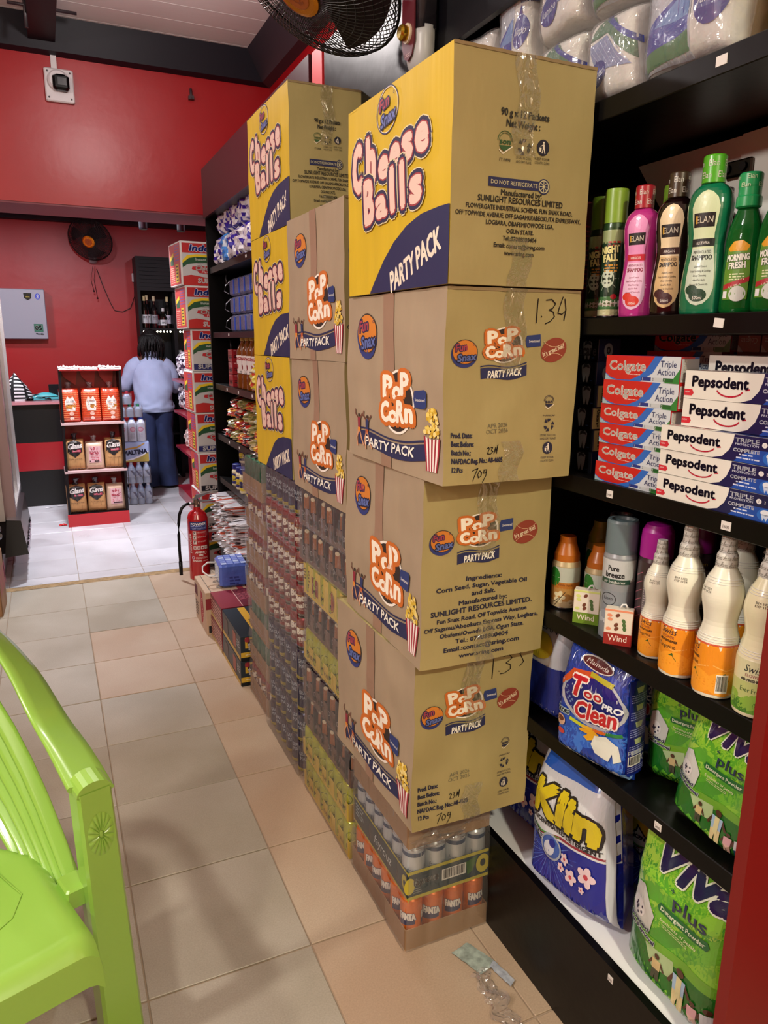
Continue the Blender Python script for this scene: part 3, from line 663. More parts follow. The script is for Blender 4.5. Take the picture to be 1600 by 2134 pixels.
# loose-wrapped can column behind it
seq = ['grand', 'grand', 'grand', 'grand', 'beta', 'beta', 'beta', 'beta', 'grand']
nm2 = ['blue and gold malt can pack on the floor, bottom of the untrayed column', 'blue and gold malt can pack, second from the floor in the untrayed column', 'blue and gold malt can pack, third from the floor in the untrayed column', 'blue and gold malt can pack directly under the red cans', 'lowest of the four red malt can packs', 'second lowest of the four red malt can packs', 'second highest of the four red malt can packs', 'highest of the four red malt can packs', 'blue and gold malt can pack on top, under the lowest rear yellow carton']
for k, kd in enumerate(seq):
    pack(nm2[k], 'untrayed can packs in the rear stack', (.688+(.0, .002, .004, .003, .006, .007, .008, .006, .01)[k], 2.225, k*.1175), .23, .42, .117, 3, 6, kd, 0, None, None, None, 20+k, True, .0)
# third column: seven wrapped brown trays
ap = Art(.6); ap.fine(.02, .03, .2, 2, .006, '#b0988a', 1)
for k in range(7):
    kd = ('beta', 'green', 'green', 'beta', 'beta', 'beta', 'green')[k]
    t = thing('drink_pack', '%s shrink-wrapped pack in the farthest drink column, behind the untrayed cans' % ('bottom', 'second lowest', 'third lowest', 'middle', 'third highest', 'second highest', 'topmost')[k], 'drink pack', (.7+.004*(k % 3), 2.67, k*.1495), 0, 'packs in the farthest drink column')
    tray(t, .2, .29, .075, TB, ap)
    for i in range(3):
        for j in range(4):
            if i == 0 or j == 0: part(CAN['green'] if kd == 'green' else CAN['beta'], 'can', t, (.034+i*.066, .036+j*.0725, .004), (0, 0, i+j), 1 if kd == 'green' else (1, 1, 1.27))
    wrap(t, .2, .29, .149, 0, 3, 4, 0, k)
# near packs under the front cartons
afo = Art(.6)
t = pack('orange soda can pack in a brown tray on the floor under the front stack', 'packs under the front cartons', (.694, 1.386, 0), .238, .352, .144, 4, 6, 'orange', .06, TB, None, None, 40)
TN2 = M('#1d3a44', .5, name='teal_tray')
aL = Art(.5)
aL.rect(0, 0, .36, .006, '#c3b63a', 1); aL.rect(0, .074, .36, .08, '#c3b63a', 1); aL.text('fayrouz', .2, .028, .026, '#d8e0e0', 2, fit=.11, shear=.15); aL.fine(.015, .06, .07, 4, .005, '#9fb2b8', 2, 5); aL.text('24 x 330ml', .05, .035, .008, '#9fb2b8', 2, fit=.05)
aL.ell(.335, .04, .016, .022, '#c9b93c', 2); aL.ell(.335, .038, .008, .01, '#1d2f3a', 3)
aF = Art(.5)
aF.rect(0, 0, .24, .009, '#c3b63a', 1); aF.rect(0, .072, .24, .081, '#c3b63a', 1); aF.ell(.004, .04, .015, .024, '#c9b93c', 2); aF.text('fayrouz', .05, .038, .02, '#e0e6e4', 3, fit=.07, bold=.05)
aF.lines(['PREMIUM', 'SPARKLING', 'SOFT DRINK'], .014, .028, .003, .006, '#c9d4d4', 3, al='l'); aF.bars(.095, .028, .165, .06, 3, 3)
aF.poly([(.165, .06), (.2, .07), (.185, .03), (.17, .02)], '#3a6a2a', 2); aF.ell(.215, .042, .02, .027, '#c9b93c', 3); aF.ell(.215, .044, .008, .011, '#1d2f3a', 4)
pack('teal and yellow trayed soft drink pack above the orange soda', 'packs under the front cartons', (.7, 1.388, .1445), .234, .352, .144, 4, 6, 'pale', .08, TN2, aL, aF, 41)
t = pack('plain brown trayed can pack directly under the lowest front carton', 'packs under the front cartons', (.7, 1.39, .289), .232, .35, .144, 4, 6, 'pale', .075, TB, None, None, 42)
# loose crinkled film bunch hanging at front of the packs
def crumple_film(b, c, sx, sy, sz, seed, mt=WRAP, n=14):
    b.grid(lambda u, v: (c[0]+sx*(u-.5)+.35*sx*noise.noise((u*4, v*4, seed)), c[1]+sy*noise.noise((u*5+9, v*5, seed))+.2*sy*noise.noise((u*16, v*16, seed)), c[2]+sz*(v-.5)+.3*sz*noise.noise((u*4, v*4+5, seed))), n, n, mt, False)
b = MB(); crumple_film(b, (.12, -.018, .075), .2, .016, .07, 3); crumple_film(b, (.17, -.016, .1), .12, .014, .05, 8); crumple_film(b, (.08, -.02, .02), .14, .012, .03, 12); b.build('loose_film', t)
# ================================================================ cartons lying on the floor farther back
def floor_box(label, group, P0, W, D, H, mt, left=None, front=None, top=None, nm='drink_carton', cat='carton', seams=True, rz=0):
    t = thing(nm, label, cat, P0, rz, group)
    b = MB(); b.box(0, W, 0, D, 0, H, mt, .002)
    if left: left.to(b, lambda u, v, d: (-d, D-u, v))
    if front: front.to(b, lambda u, v, d: (u, -d, v))
    if top: top.to(b, lambda u, v, d: (u, v, H+d))
    b.build('printed_box', t)
    if seams:
        b = MB(); b.box(.003, W-.003, .003, D/2-.001, H+.0002, H+.0016, mt); 
        if not top: b.build('flap', t)
    return t
l = Art(.7); l.rect(.0, .14, .08, .2, '#5a1c22', 1); l.poly([(.17, .02), (.22, .05), (.24, .12), (.22, .2), (.18, .21), (.16, .12)], '#9a1f2c', 1); l.fine(.01, .1, .1, 5, .008, '#2a2420', 1, 3); l.text('Coca-Cola', .2, .1, .03, '#d8b8a0', 2, fit=.14, rot=-1.3)
f_ = Art(.7); f_.rect(.01, .01, .13, .05, '#1e1c1c', 1); f_.text('FRAGILE', .08, .02, .02, '#c8b49a', 2, fit=.09); f_.ring(.04, .08, .05, .05, .02, '#1e1c1c', 1, .3, 1.8); f_.rect(0, .14, .12, .2, '#7e1c26', 1)
tp = Art(.7); tp.line([(.03, .01), (.03, .32)], .003, '#2a2622', 1)
for i in range(3):
    for j in range(2): tp.ring(.09+j*.05, .07+i*.09, .02, .035, .003, '#2a2622', 1, n=4); tp.fine(.075+j*.05, .09+i*.09, .108+j*.05, 3, .007, '#2a2622', 1, i+j)
tp.rect(.17, 0, .2, .33, '#8c2632', 1); tp.rect(.215, .0, .23, .33, '#8c2632', 1)
floor_box('brown cola carton with red script on its side, farthest of the floor cartons', 'floor cartons by the shelving', (.64, 3.63, 0), .27, .31, .232, M('#b59a80', name='brown_box', **CARD), l, f_, tp)
def two_layer(label, group, P0, W, D, h, mt, L, F, T, nm):
    for k, q_ in enumerate((', the lower of its pair', ', the upper of its pair')): floor_box(label+q_, group, (P0[0]+.003*k, P0[1], k*(h+.001)), W, D, h, mt, L, F, T if k else None, nm, 'carton', False)
L = Art(.4); L.fine(.01, .09, .26, 5, .008, '#c99a8a', 1, 2); L.rect(0, 0, .26, .018, '#b39a5a', 1); T = Art(.4); T.rect(.0, .0, .105, .26, '#86202c', 1); T.rect(.105, 0, .109, .26, '#d8a8a0', 2); T.rect(.2, 0, .204, .26, '#d8a8a0', 2); T.fine(.112, .23, .2, 9, .008, '#a8525a', 2, 4)
two_layer('maroon drink carton behind the navy ones', 'floor cartons by the shelving', (.662, 3.365, 0), .25, .26, .117, M('#6a1c26', .35, name='maroon_board', bump=.1, bs=30), L, None, T, 'drink_carton')
L = Art(.4); L.rect(0, 0, .36, .02, '#b8963a', 1); L.rect(.05, .03, .12, .1, '#3a2426', 2); L.rect(.22, .03, .28, .1, '#8a3a2a', 2); L.fine(.3, .08, .35, 3, .006, '#b0b0b0', 2, 4)
F = Art(.4); F.rect(.0, .0, .25, .018, '#14181a', 2); F.rect(0, .018, .25, .042, '#c09a2e', 1); F.rect(.02, .06, .07, .11, '#c09a2e', 2); F.rect(.03, .07, .06, .1, '#2a1c1c', 3); F.ell(.03, .1, .012, .012, '#8c2a34', 4)
for i in range(2): F.rect(.035+i*.07, .05, .041+i*.07, .075, '#d8d8d8', 4); F.poly([(.03+i*.07, .073), (.046+i*.07, .073), (.038+i*.07, .085)], '#d8d8d8', 4)
F.fine(.02, .028, .2, 1, .003, '#e0d8c0', 4, 6); F.text('24', .105, .085, .014, '#d8d8d8', 4)
T = Art(.4); T.rect(.07, 0, .105, .36, '#d8a82c', 1); T.rect(.15, .0, .19, .36, '#d8d4d0', 1); T.ell(.14, .16, .016, .03, '#a8283a', 2); T.text('SMALL', .083, .17, .009, '#2a2420', 2, rot=-pi/2, fit=.05, bold=.05); T.text('VARIETY', .095, .17, .009, '#2a2420', 2, rot=-pi/2, fit=.06, bold=.05)
two_layer('navy drink carton with yellow stripes, nearest floor carton', 'floor cartons by the shelving', (.664, 2.985, 0), .25, .37, .117, M('#1b2730', .4, name='navy_board'), L, F, T, 'drink_carton')
# blue tissue pack with handle on the brown carton
t = thing('tissue_pack', 'blue plastic-wrapped pack with white loop handle on the brown carton', 'tissue pack', (.725, 3.665, .2345), R(-4))
BL = M('#4a63b8', .25, coat=.5, bump=.35, bs=30, name='blue_pack_film')
b = MB(); b.box(0, .15, 0, .2, 0, .125, BL, .012)
a = Art(.3, .4)
for i in range(4):
    for j in range(5): a.rect(.012+i*.034, .012+j*.036, .04+i*.034, .042+j*.036, '#7d92d8' if (i+j) % 3 else '#b9c8ee', 1)
a.to(b, lambda u, v, d: (u, v, .125+d)); a = Art(.3); a.fine(.05, .05, .11, 3, .008, '#2b3b84', 1, 3); a.to(b, lambda u, v, d: (u, -d, v)); a = Art(.3); a.rect(.02, .02, .18, .11, '#8fa5b8', 1); a.fine(.03, .1, .17, 5, .008, '#e0e6ee', 2, 4); a.to(b, lambda u, v, d: (-d, .2-u, v)); b.build('wrapped_block', t)
b = MB(); b.tube([(-.002, .15, .1), (-.04, .16, .1), (-.07, .14, .085), (-.075, .1, .07), (-.05, .06, .055), (-.002, .05, .05)], .0035, M('#d8d4d0', .4, name='white_cord'), 6, flat=1.6); b.build('handle', t)
# ================================================================ fire extinguisher
t = thing('fire_extinguisher', 'red dry powder fire extinguisher with black hose standing on the floor', 'fire extinguisher', (.79, 4.62, 0))
FR = M('#a8121a', .25, coat=.5, name='extinguisher_red')
r = .066; b = MB(); b.lathe([(r*.97, 0), (r, .006), (r, .03), (r, .05), (r, .25), (r, .37), (r*.97, .4), (r*.85, .425), (r*.62, .442), (r*.35, .452), (r*.3, .47)], FR, 28)
a = Art(.35); P = -pi/2-.12
a.rect(-.058, .33, .058, .385, '#1f2a6a', 1); a.text('POWDER', 0, .362, .015, '#e8e4e4', 2, fit=.1, bold=.06); a.fine(-.052, .353, .054, 2, .005, '#8f9ad0', 2, 2); a.text('DRY CHEMICAL', .005, .336, .007, '#a8b0dc', 2, fit=.09)
a.text('POWDER', -.05, .245, .013, '#e8d8d4', 2, rot=pi/2, fit=.13, bold=.05)
for k in range(3): a.rect(-.038, .3-k*.03, -.016, .325-k*.03, '#d8ccc8', 1); a.line([(-.034, .304-k*.03), (-.02, .32-k*.03)], .003, '#3a1a1a', 2); a.ell(-.03, .316-k*.03, .004, .004, '#3a1a1a', 2, n=6); a.fine(-.008, .318-k*.03, .05, 2, .0025, '#dba8a4', 2, k)
for k in range(4): a.rect(-.038+k*.024, .205, -.018+k*.024, .228, '#d8ccc8', 1); a.ell(-.028+k*.024, .216, .006, .006, '#8a1a1e', 2, n=6)
a.text('ANGUS', 0, .18, .013, '#e8dcd8', 2, fit=.055, shear=.25, bold=.06); a.text('FIRE', .008, .162, .012, '#e8dcd8', 2, fit=.026, shear=.25, bold=.06); a.ring(.038, .182, .009, .011, .003, '#dba8a4', 2, n=8)
a.ring(-.042, .15, .01, .01, .003, '#c8c0d8', 2, n=12); a.fine(-.025, .152, .052, 3, .0022, '#dba8a4', 2, 9); a.text('ANGUS', -.016, .125, .011, '#e8dcd8', 2, fit=.06, bold=.06); a.fine(.02, .13, .055, 2, .002, '#dba8a4', 2, 8)
a.to(b, cyl(r, P), .012, .0001, .0004); b.build('cylinder', t)
BR = M('#8a7468', .3, .9, name='worn_brass'); ST = M('#9a9a98', .3, .9, name='lever_steel')
b = MB(); b.lathe([(.02, .468), (.02, .475), (.017, .48), (.017, .515), (.01, .52)], BR, 14); b.ball((.012, -.012, .495), .012, BR); b.lathe([(.008, .52), (.006, .545)], M('#2a3a2a', .5), 8); b.build('valve', t)
b = MB(); b.prism([(-.03, .515), (0, .545), (.1, .565), (.1, .56), (.01, .525)], -.008, .008, ST); b.build('lever', t)
b = MB(); b.prism([(-.02, .512), (.02, .514), (.08, .506), (.11, .5), (.08, .5), (.02, .5)], -.009, .009, ST); b.build('carry_handle', t)
b = MB(); b.tube([(-.018, 0, .49), (-.05, 0, .493)], .008, ST, 8); b.tube([(-.045, 0, .493), (-.07, -.005, .49), (-.095, -.01, .47), (-.112, -.012, .43), (-.12, -.012, .37), (-.123, -.012, .3), (-.124, -.012, .2), (-.122, -.012, .12)], .0095, M('#0c0c0e', .35, name='black_rubber'), 10); b.tube([(-.122, -.012, .125), (-.122, -.012, .035)], [.012, .0115], M('#101012', .3), 10); b.build('hose', t)
# ================================================================ litter on the floor
b = MB(); PPR = M('#8f9a90', .7, var=.35, vs=60, name='receipt_paper')
b.grid(lambda u, v: ((.795+.055*u+.035*v), 1.33-.085*v+.012*u, .004+.008*abs(noise.noise((u*3, v*3, 2)))), 8, 8, PPR)
tag(b.build('torn_paper'), 'torn greenish-white paper scrap on the floor in front of the soda pack', 'paper scrap')
b = MB(); b.grid(lambda u, v: ((.86+.02*u-.03*v*0+.015*v), 1.255-.07*v+.012*u, .006+.006*abs(noise.noise((u*3, v*4, 6)))), 6, 8, M('#9a9fa8', .7, var=.35, vs=60, name='foil_scrap'))
tag(b.build('torn_paper'), 'small grey torn scrap touching the larger paper scrap', 'paper scrap')
b = MB(); b.grid(lambda u, v: (.80+.045*u+.0*v+.03*noise.noise((u*2, v*5, 3)), 1.25-.17*v+.01*u, .004+.022*abs(noise.noise((u*5, v*9, 7)))+.004*abs(noise.noise((u*20, v*30, 7)))), 14, 34, WRAP, False)
tag(b.build('plastic_film'), 'crumpled clear plastic film trailing from the paper scraps on the floor', 'plastic film')
# ================================================================ long black shelving along the right
SX = .945; SY0, SY1 = .69, 4.66
S = dict(s0=.268, s1=.655, s2=.93, s3=1.24, s4=1.545, s5=1.922)
sh = thing('shelving_unit', 'long black shelving unit filled with groceries along the right wall', 'shelf unit', (0, 0, 0))
def bx(nm, par, x0, x1, y0, y1, z0, z1, mt, bev=0): b = MB(); b.box(x0, x1, y0, y1, z0, z1, mt, bev); return b.build(nm, par)
bx('plinth', sh, .932, .95, SY0, SY1-.02, 0, .268, BLACK)
bx('bottom_board', sh, .95, 1.38, SY0, SY1-.02, .24, .262, WHT)
for k, th in (('s1', .037), ('s2', .037), ('s3', .035), ('s4', .032), ('s5', .036)):
    bx('shelf_board', sh, SX, 1.38, SY0, SY1-.02, S[k]-th, S[k], BLACK, .0015)
bx('back_panel', sh, 1.38, 1.4, SY0, SY1, 0, 2.2, M('#0c0b0c', .6, name='shelf_back'))
bx('end_panel', sh, .935, 1.4, SY1-.02, SY1, 0, 2.46, BLACK)
e = bx('end_panel', sh, .93, 1.4, .668, .69, 0, 2.2, M('#740c0a', .5, name='dark_red_board')); e['label'] = 'dark red end panel'
e = bx('fascia', sh, .925, .94, 2.7, SY1-.001, 2.2, 2.47, MAR); e['label'] = 'maroon fascia board'
bx('fascia', sh, .925, .94, .668, 2.54, 2.175, 2.45, M('#06060b', .35, bump=.1, bs=12, name='scuffed_black'))
e = bx('fascia', sh, .924, .94, 2.56, 2.66, 2.2, 2.46, M('#d02a30', .45, name='bright_red_strip')); e['label'] = 'bright red strip'
bx('top_board', sh, .94, 1.4, SY0, SY1-.02, 2.2, 2.215, BLACK)
PTW = M('#d8d4d0', .5, name='price_paper')
def ptag(y, z, w_=.017, txt='', rot=0, x=SX):
    b = MB(); b.box(-.0012, 0, -w_/2, w_/2, -.007, .007, PTW)
    if txt: a = Art(); a.text(txt, w_/2, .003, .005, '#6a6462', 2, fit=w_*.75); a.to(b, lambda u, v, d: (-.0012-d, w_/2-u, v-.007), None, .0001, .0003)
    o = b.build('price_tag', sh, (x, y, z)); o.rotation_euler = (rot, 0, 0)
ptag(.845, 1.53, .018, '', .1); ptag(1.055, 1.222, .016, '1400'); ptag(.79, 1.222, .018, '1600'); ptag(.862, .638, .016, '2400'); ptag(.89, 1.905, .02, '', 0); ptag(.93, .243, .014, '2300', 0, .932)
for (y, z) in ((3.75, 1.905), (3.0+1.2, 1.53), (3.62, 1.53), (4.3, 1.222), (4.02, 1.222), (3.72, 1.222), (4.3, .912), (4.05, .912), (3.65, .912), (3.72, .638)): ptag(y, z, .022)
# brackets under far boards
b = MB()
for y, z in ((4.45, 1.87), (4.4, 1.5)): b.tube([(1.0, y, z), (1.0, y, z-.05), (1.04, y, z-.06), (1.05, y, z-.02)], .006, M('#3a3a3e', .3, .8), 6); 
b.build('bracket', sh)
# white laminated leaf hanging inside the compartment
t = thing('cabinet_door', 'white laminated door leaf with hinge folded inside the top compartment', 'cabinet door', (0, 0, 0))
W2 = M('#e4e3dc', .45, name='white_leaf')
b = MB(); b.prism([(1.30, 1.885), (1.305, 1.62), (1.06, 1.62), (1.145, 1.75), (1.27, 1.878)], 1.19, 1.208, W2, 'x'); 
b.v = [(x, y, z) for x, y, z in b.v]; 
MBp = MB(); MBp.prism([(1.335, 1.87), (1.14, 1.62), (1.0, 1.6), (1.0, 1.872), (1.06, 1.872)], 1.205, 1.223, W2, 'x'); MBp.build('leaf', t)
MBp = MB(); MBp.prism([(1.062, 1.872), (1.062, 1.60), (.72, 1.60), (.72, 1.882)], 1.198, 1.204, W2, 'x'); MBp.build('frame_panel', t)
HG = M('#6a6258', .3, 1, name='hinge_steel')
MBp = MB(); MBp.box(1.19, 1.198, 1.03, 1.095, 1.80, 1.828, HG, .003); MBp.build('hinge', t); MBp = MB(); MBp.lathe([(.008, 0), (.008, .006)], M('#1a1614', .5), 10); MBp.v[-20:] = [(1.19-v[2], 1.08+v[0], 1.814+v[1]) for v in MBp.v[-20:]]; MBp.build('hinge_screw', t); MBp = MB(); MBp.lathe([(.008, 0), (.008, .006)], M('#1a1614', .5), 10); MBp.v[-20:] = [(1.19-v[2], 1.045+v[0], 1.814+v[1]) for v in MBp.v[-20:]]; MBp.build('hinge_screw', t)
# ---------------------------------------------------------------- bottle helpers (front of each product faces local -Y)
def prad(prof):
    P = [(p[1], p[0]) for p in prof]
    def r_(z):
        for (a, ra), (b_, rb) in zip(P, P[1:]):
            if a <= z <= b_ and b_ > a: return ra+(rb-ra)*(z-a)/(b_-a)
        return P[-1][1]
    return r_
def oval(prof, k=1, R0=None):
    r_ = prad(prof); R0 = R0 or max(p[0] for p in prof)
    def fn(u, v, d):
        a = u/R0; rr = r_(v); return ((rr+d)*sin(a), -(rr*k+d)*cos(a), v)
    return fn
def smooth_prof(P, n=4):
    """catmull-rom through (r,z)"""
    o = []
    for i in range(len(P)-1):
        p0, p1, p2, p3 = P[max(i-1, 0)], P[i], P[i+1], P[min(i+2, len(P)-1)]
        for j in range(n):
            s_ = j/n; f = lambda a, b_, c, d: .5*((2*b_)+(-a+c)*s_+(2*a-5*b_+4*c-d)*s_**2+(-a+3*b_-3*c+d)*s_**3)
            o.append((max(1e-4, f(p0[0], p1[0], p2[0], p3[0])), f(p0[1], p1[1], p2[1], p3[1])))
    return o+[P[-1]]
def shampoo(label, loc, az, body, capc, lab, sc=1, group='shampoo bottles on the upper shelf'):
    t = thing('shampoo_bottle', label, 'bottle', loc, R(az+90), group); t.scale = (sc, sc, sc)
    P = smooth_prof([(.029, .0), (.033, .008), (.033, .05), (.0285, .1), (.033, .15), (.0285, .175), (.015, .188), (.0125, .19)], 4)
    P = [(.026, 0)]+P
    b = MB(); mt = M(body, .15, coat=.6, name='bottle_'+body[1:]); b.lathe(P, mt, 28, sy=.72)
    a = Art(.4, .3); c0, c1, c2, band, name_, tx = lab
    pts = []
    for i in range(25):
        q = 2*pi*i/24; v = .095+.082*sin(q); pts.append(((.022*(1 if abs(sin(q)) < .97 else .9)*max(-1, min(1, cos(q)*1.6))*(1-.2*math.exp(-((v-.11)/.03)**2))), v))
    a.poly(pts[:-1], c0, 0)
    a.poly([(p[0]*.97, p[1]) for p in pts[:-1] if p[1] < .1], c1, 1)
    a.rect(-.0195, .098, .0195, .109, band, 2); a.text(name_, 0, .101, .004, '#e8e0d8', 3, fit=.022)
    a.rect(-.017, .125, .016, .145, '#0a0a0c', 2); a.text('ELAN', .0005, .131, .009, '#c8c0b0', 3, fit=.026, sx=.7); a.rect(-.0135, .13, -.0105, .141, '#b98a2a', 4)
    a.text('MENTHOLATED', 0, .088, .0042, tx, 3, fit=.03); a.text('SHAMPOO', 0, .079, .0065, tx, 3, fit=.034, bold=.06)
    for i in range(5): a.text(('-Dandruff Control', '-Scalp Soothing & Cooling', '-Deep Cleansing', '-Ideal For Both', 'Natural & Chemically')[i], 0, .068-i*.0065, .0028, tx, 3, fit=(.02, .032, .02, .018, .027)[i])
    a.ell(0, .028, .013, .0095, c2, 3); a.text('500ml', 0, .022, .0045, '#e8e0d8', 4, fit=.014); a.ell(-.01, .036, .01, .007, c2, 2); a.ell(.009, .037, .011, .007, c1, 2)
    a.to(b, oval(P, .72), .008, .0001, .0004); b.build('bottle_body', t)
    b = MB(); c = M(capc, .35, coat=.4); b.lathe([(.0135, .187), (.0165, .188), (.0165, .224), (.015, .226)], c, 22)
    a = Art(.4); 
    for i in range(4):
        for j in range(2): a.text('Elan', -.03+i*.024+j*.01, .194+j*.016, .0085, '#c9c4ba', 1, fit=.016)
    a.to(b, cyl(.0165), .006, .0001, .0003); b.build('cap', t)
    return t
AZ = 205
shampoo('pink hibiscus shampoo bottle with red cap on the upper shelf', (1.0, 1.085, S['s4']), AZ, '#b0307e', '#9c1a26', ('#d88aba', '#d8b0cc', '#c8301e', '#b81e30', 'HIBISCUS', '#8a1a3c'), 1.0)
shampoo('dark brown shampoo bottle with golden label on the upper shelf', (1.0, 1.006, S['s4']), AZ, '#150608', '#3a2c1c', ('#dcc8a4', '#c8a878', '#3a0e14', '#2a0a0e', 'ARGAN', '#1c1410'), 1.03)
shampoo('tall green aloe vera shampoo bottle with lime cap', (.99, .925, S['s4']), AZ, '#0f6a48', '#4aa01e', ('#c4cfa8', '#b9c4b4', '#123a26', '#0e1a16', 'ALOE VERA', '#16201a'), 1.07)
shampoo('dark shampoo bottle standing behind the brown and green ones', (1.12, 1.02, S['s4']), AZ, '#1a0a0c', '#2a1c18', ('#a89878', '#8a7858', '#3a0e14', '#2a0a0e', 'ARGAN', '#1c1410'), .98)
def spray(label, loc, az, r_, h, body, cap, caph, draw, group=None, nm='spray_can', cat='spray can', capshape=0):
    t = thing(nm, label, cat, loc, R(az+90), group)
    b = MB(); mt = M(body, .3, .2, coat=.4); P = [(r_*.93, 0, SIL), (r_, .004, SIL), (r_, .006, mt), (r_, h-caph-.012, mt), (r_*.9, h-caph-.002, mt), (r_*.55, h-caph, SIL), (r_*.5, h-caph+.002, SIL)]
    b.lathe(P, mt, 24); a = Art(.35, .3); draw(a, r_, h-caph-.012); a.to(b, cyl(r_), .008, .0001, .0003); b.build('can_body', t)
    b = MB(); c = M(cap, .35, coat=.3); z = h-caph-.004
    if capshape == 1: b.lathe([(r_*.98, z), (r_*.98, z+caph*.45), (r_*.93, z+caph*.75), (r_*.72, z+caph*.95), (r_*.4, z+caph), (.001, z+caph)], c, 24)
    elif capshape == 2: b.lathe([(r_*.9, z), (r_*.88, z+caph*.3), (r_*.6, z+caph*.75), (r_*.55, z+caph), (.001, z+caph)], c, 18)
    else: b.lathe([(r_*.96, z), (r_*.95, z+caph*.92), (r_*.9, z+caph), (r_*.7, z+caph), (r_*.65, z+caph-.006), (.001, z+caph-.006)], c, 24)
    b.build('cap', t); return t
def d_insect(a, r_, H):
    a.rect(-1.3*r_, H*.03, 1.3*r_, H*.1, '#b8b48a', 0); a.rect(-1.3*r_, .1*H, 1.3*r_, .24*H, '#3f6a3a', 0); a.rect(-1.3*r_, .13*H, 1.3*r_, .2*H, '#c9c6ba', 1); a.rect(-1.3*r_, .24*H, 1.3*r_, .85*H, '#16301c', 0); a.rect(-1.3*r_, .82*H, 1.3*r_, .97*H, '#8f9a6a', 0)
    a.ell(-.1*r_, .44*H, .55*r_, .1*H, '#b9c4b0', 1)
    for k in range(9): q = k*2*pi/9; a.line([(-.1*r_+.5*r_*cos(q), .44*H+.08*H*sin(q)), (-.1*r_+.95*r_*cos(q), .44*H+.15*H*sin(q))], .0008, '#a8b8a0', 1)
    for k in range(6): q = k*1.05; a.ell(-.1*r_+.3*r_*cos(q), .44*H+.055*H*sin(q), .08*r_, .012*H, '#14180f', 2, q, 8)
    a.text('NIGHT', 0, .72*H, .075*H, '#d8cf8a', 3, fit=1.5*r_, rot=.1, bold=.06, out=[('#0c1408', .001)]); a.text('FALL', .05*r_, .63*H, .075*H, '#d8cf8a', 3, fit=1.2*r_, rot=.1, bold=.06, out=[('#0c1408', .001)])
    a.fine(-.4*r_, .58*H, .8*r_, 3, .0025, '#c88a2a', 2, 3); a.ell(.5*r_, .24*H, .25*r_, .03*H, '#b01a26', 2); a.fine(-.2*r_, .83*H, .8*r_, 2, .003, '#b0302a', 3, 4)
    for k in range(4): a.ring(-.5*r_+k*.33*r_, .155*H, .12*r_, .016*H, .0006, '#7a2a2a', 3, n=8)
spray('green-capped insecticide can at the left end of the upper shelf', (1.0, 1.158, S['s4']), 215, .0225, .236, '#24401f', '#7a9a2c', .06, d_insect, 'insecticide cans on the upper shelf')
spray('second insecticide can, half hidden behind the leftmost one', (1.015, 1.213, S['s4']), 215, .0225, .232, '#1c3018', '#5a7a22', .06, d_insect, 'insecticide cans on the upper shelf')
spray('insecticide can standing behind the pink and brown shampoos', (1.085, 1.098, S['s4']), 215, .0225, .24, '#24401f', '#6a8a28', .06, d_insect, 'insecticide cans on the upper shelf')
a = Art(.4); a.bars(.01, .012, .045, .045, 2, 1)
for k in range(14): a.rect(.0, .06+k*.009, .05, .063+k*.009, '#8a1a26', 1)
b = MB(); b.box(0, .05, 0, .045, 0, .225, M('#4a0a12', .4, name='dark_red_box'), .001); a.to(b, lambda u, v, d: (u, -d, v)); a.to(b, lambda u, v, d: (-d, .045-u, v))
o = b.build('tall_carton', None, (1.0, 1.243, S['s4'])); tag(o, 'narrow dark red box with barcode beside the insecticide cans', 'box')
def fresh(label, loc, az, sc=1):
    t = thing('dish_soap_bottle', label, 'bottle', loc, R(az+90), 'green dish soap bottles on the upper shelf'); t.scale = (sc,)*3
    P = [(.022, 0)]+smooth_prof([(.024, .001), (.027, .008), (.027, .04), (.0265, .09), (.024, .118), (.016, .142), (.013, .15)], 4)
    b = MB(); b.lathe(P, liquid('green_liquid', '#0a5a22', .12), 26, sy=.7); b.lathe([(p[0]*.9, p[1]*.93+.004) for p in P], M('#06521e', .15, coat=.5, name='green_soap'), 22, sy=.66)
    a = Art(.4, .3); a.poly([(-.019, .02), (.018, .02), (.019, .06), (.016, .095), (.005, .103), (-.008, .102), (-.017, .092), (-.02, .06)], '#5a8a28', 0)
    a.poly([(-.017, .092), (-.008, .102), (.005, .103), (.016, .095), (.012, .088), (-.013, .088)], '#d89a1a', 1); a.text('MORNING', 0, .075, .0085, '#e8e8dc', 3, fit=.033, rot=.05, bold=.05, out=[('#16401c', .0006)]); a.text('FRESH', 0, .064, .0085, '#e8e8dc', 3, fit=.025, rot=.05, bold=.05, out=[('#16401c', .0006)])
    a.fine(-.01, .055, .012, 3, .0018, '#d8e0b0', 2, 1); a.poly([(-.019, .034), (.019, .045), (.019, .052), (-.019, .041)], '#a8242c', 2); a.ell(.004, .028, .012, .011, '#c8ccc4', 1); a.rect(-.018, .022, -.011, .032, '#e0e0e0', 3); a.text('ULTRA', .0, .038, .003, '#e8d8c8', 3, fit=.018, rot=.27)
    a.to(b, oval(P, .7), .007, .0001, .0007); b.build('bottle_body', t)
    b = MB(); b.lathe([(.014, .148), (.0175, .15), (.0175, .163), (.0155, .165), (.0155, .176), (.016, .178), (.016, .194), (.0145, .196)], M('#1e9a5a', .35, coat=.3, name='green_cap'), 20)
    a = Art(.4)
    for i in range(3):
        for j in range(2): a.text('Elan', -.025+i*.024+j*.008, .176+j*.011, .006, '#c9e0ba', 1, fit=.014)
    a.to(b, cyl(.016), .006, .0001, .0003); b.build('cap', t)
fresh('clear green dish soap bottle right of the tall aloe shampoo', (1.0, .862, S['s4']), 200, 1.05)
fresh('clear green dish soap bottle cut by the right edge of the picture', (.99, .795, S['s4']), 200, 1.05)
fresh('dish soap bottle standing behind the aloe shampoo', (1.12, .9, S['s4']), 200, 1.0)
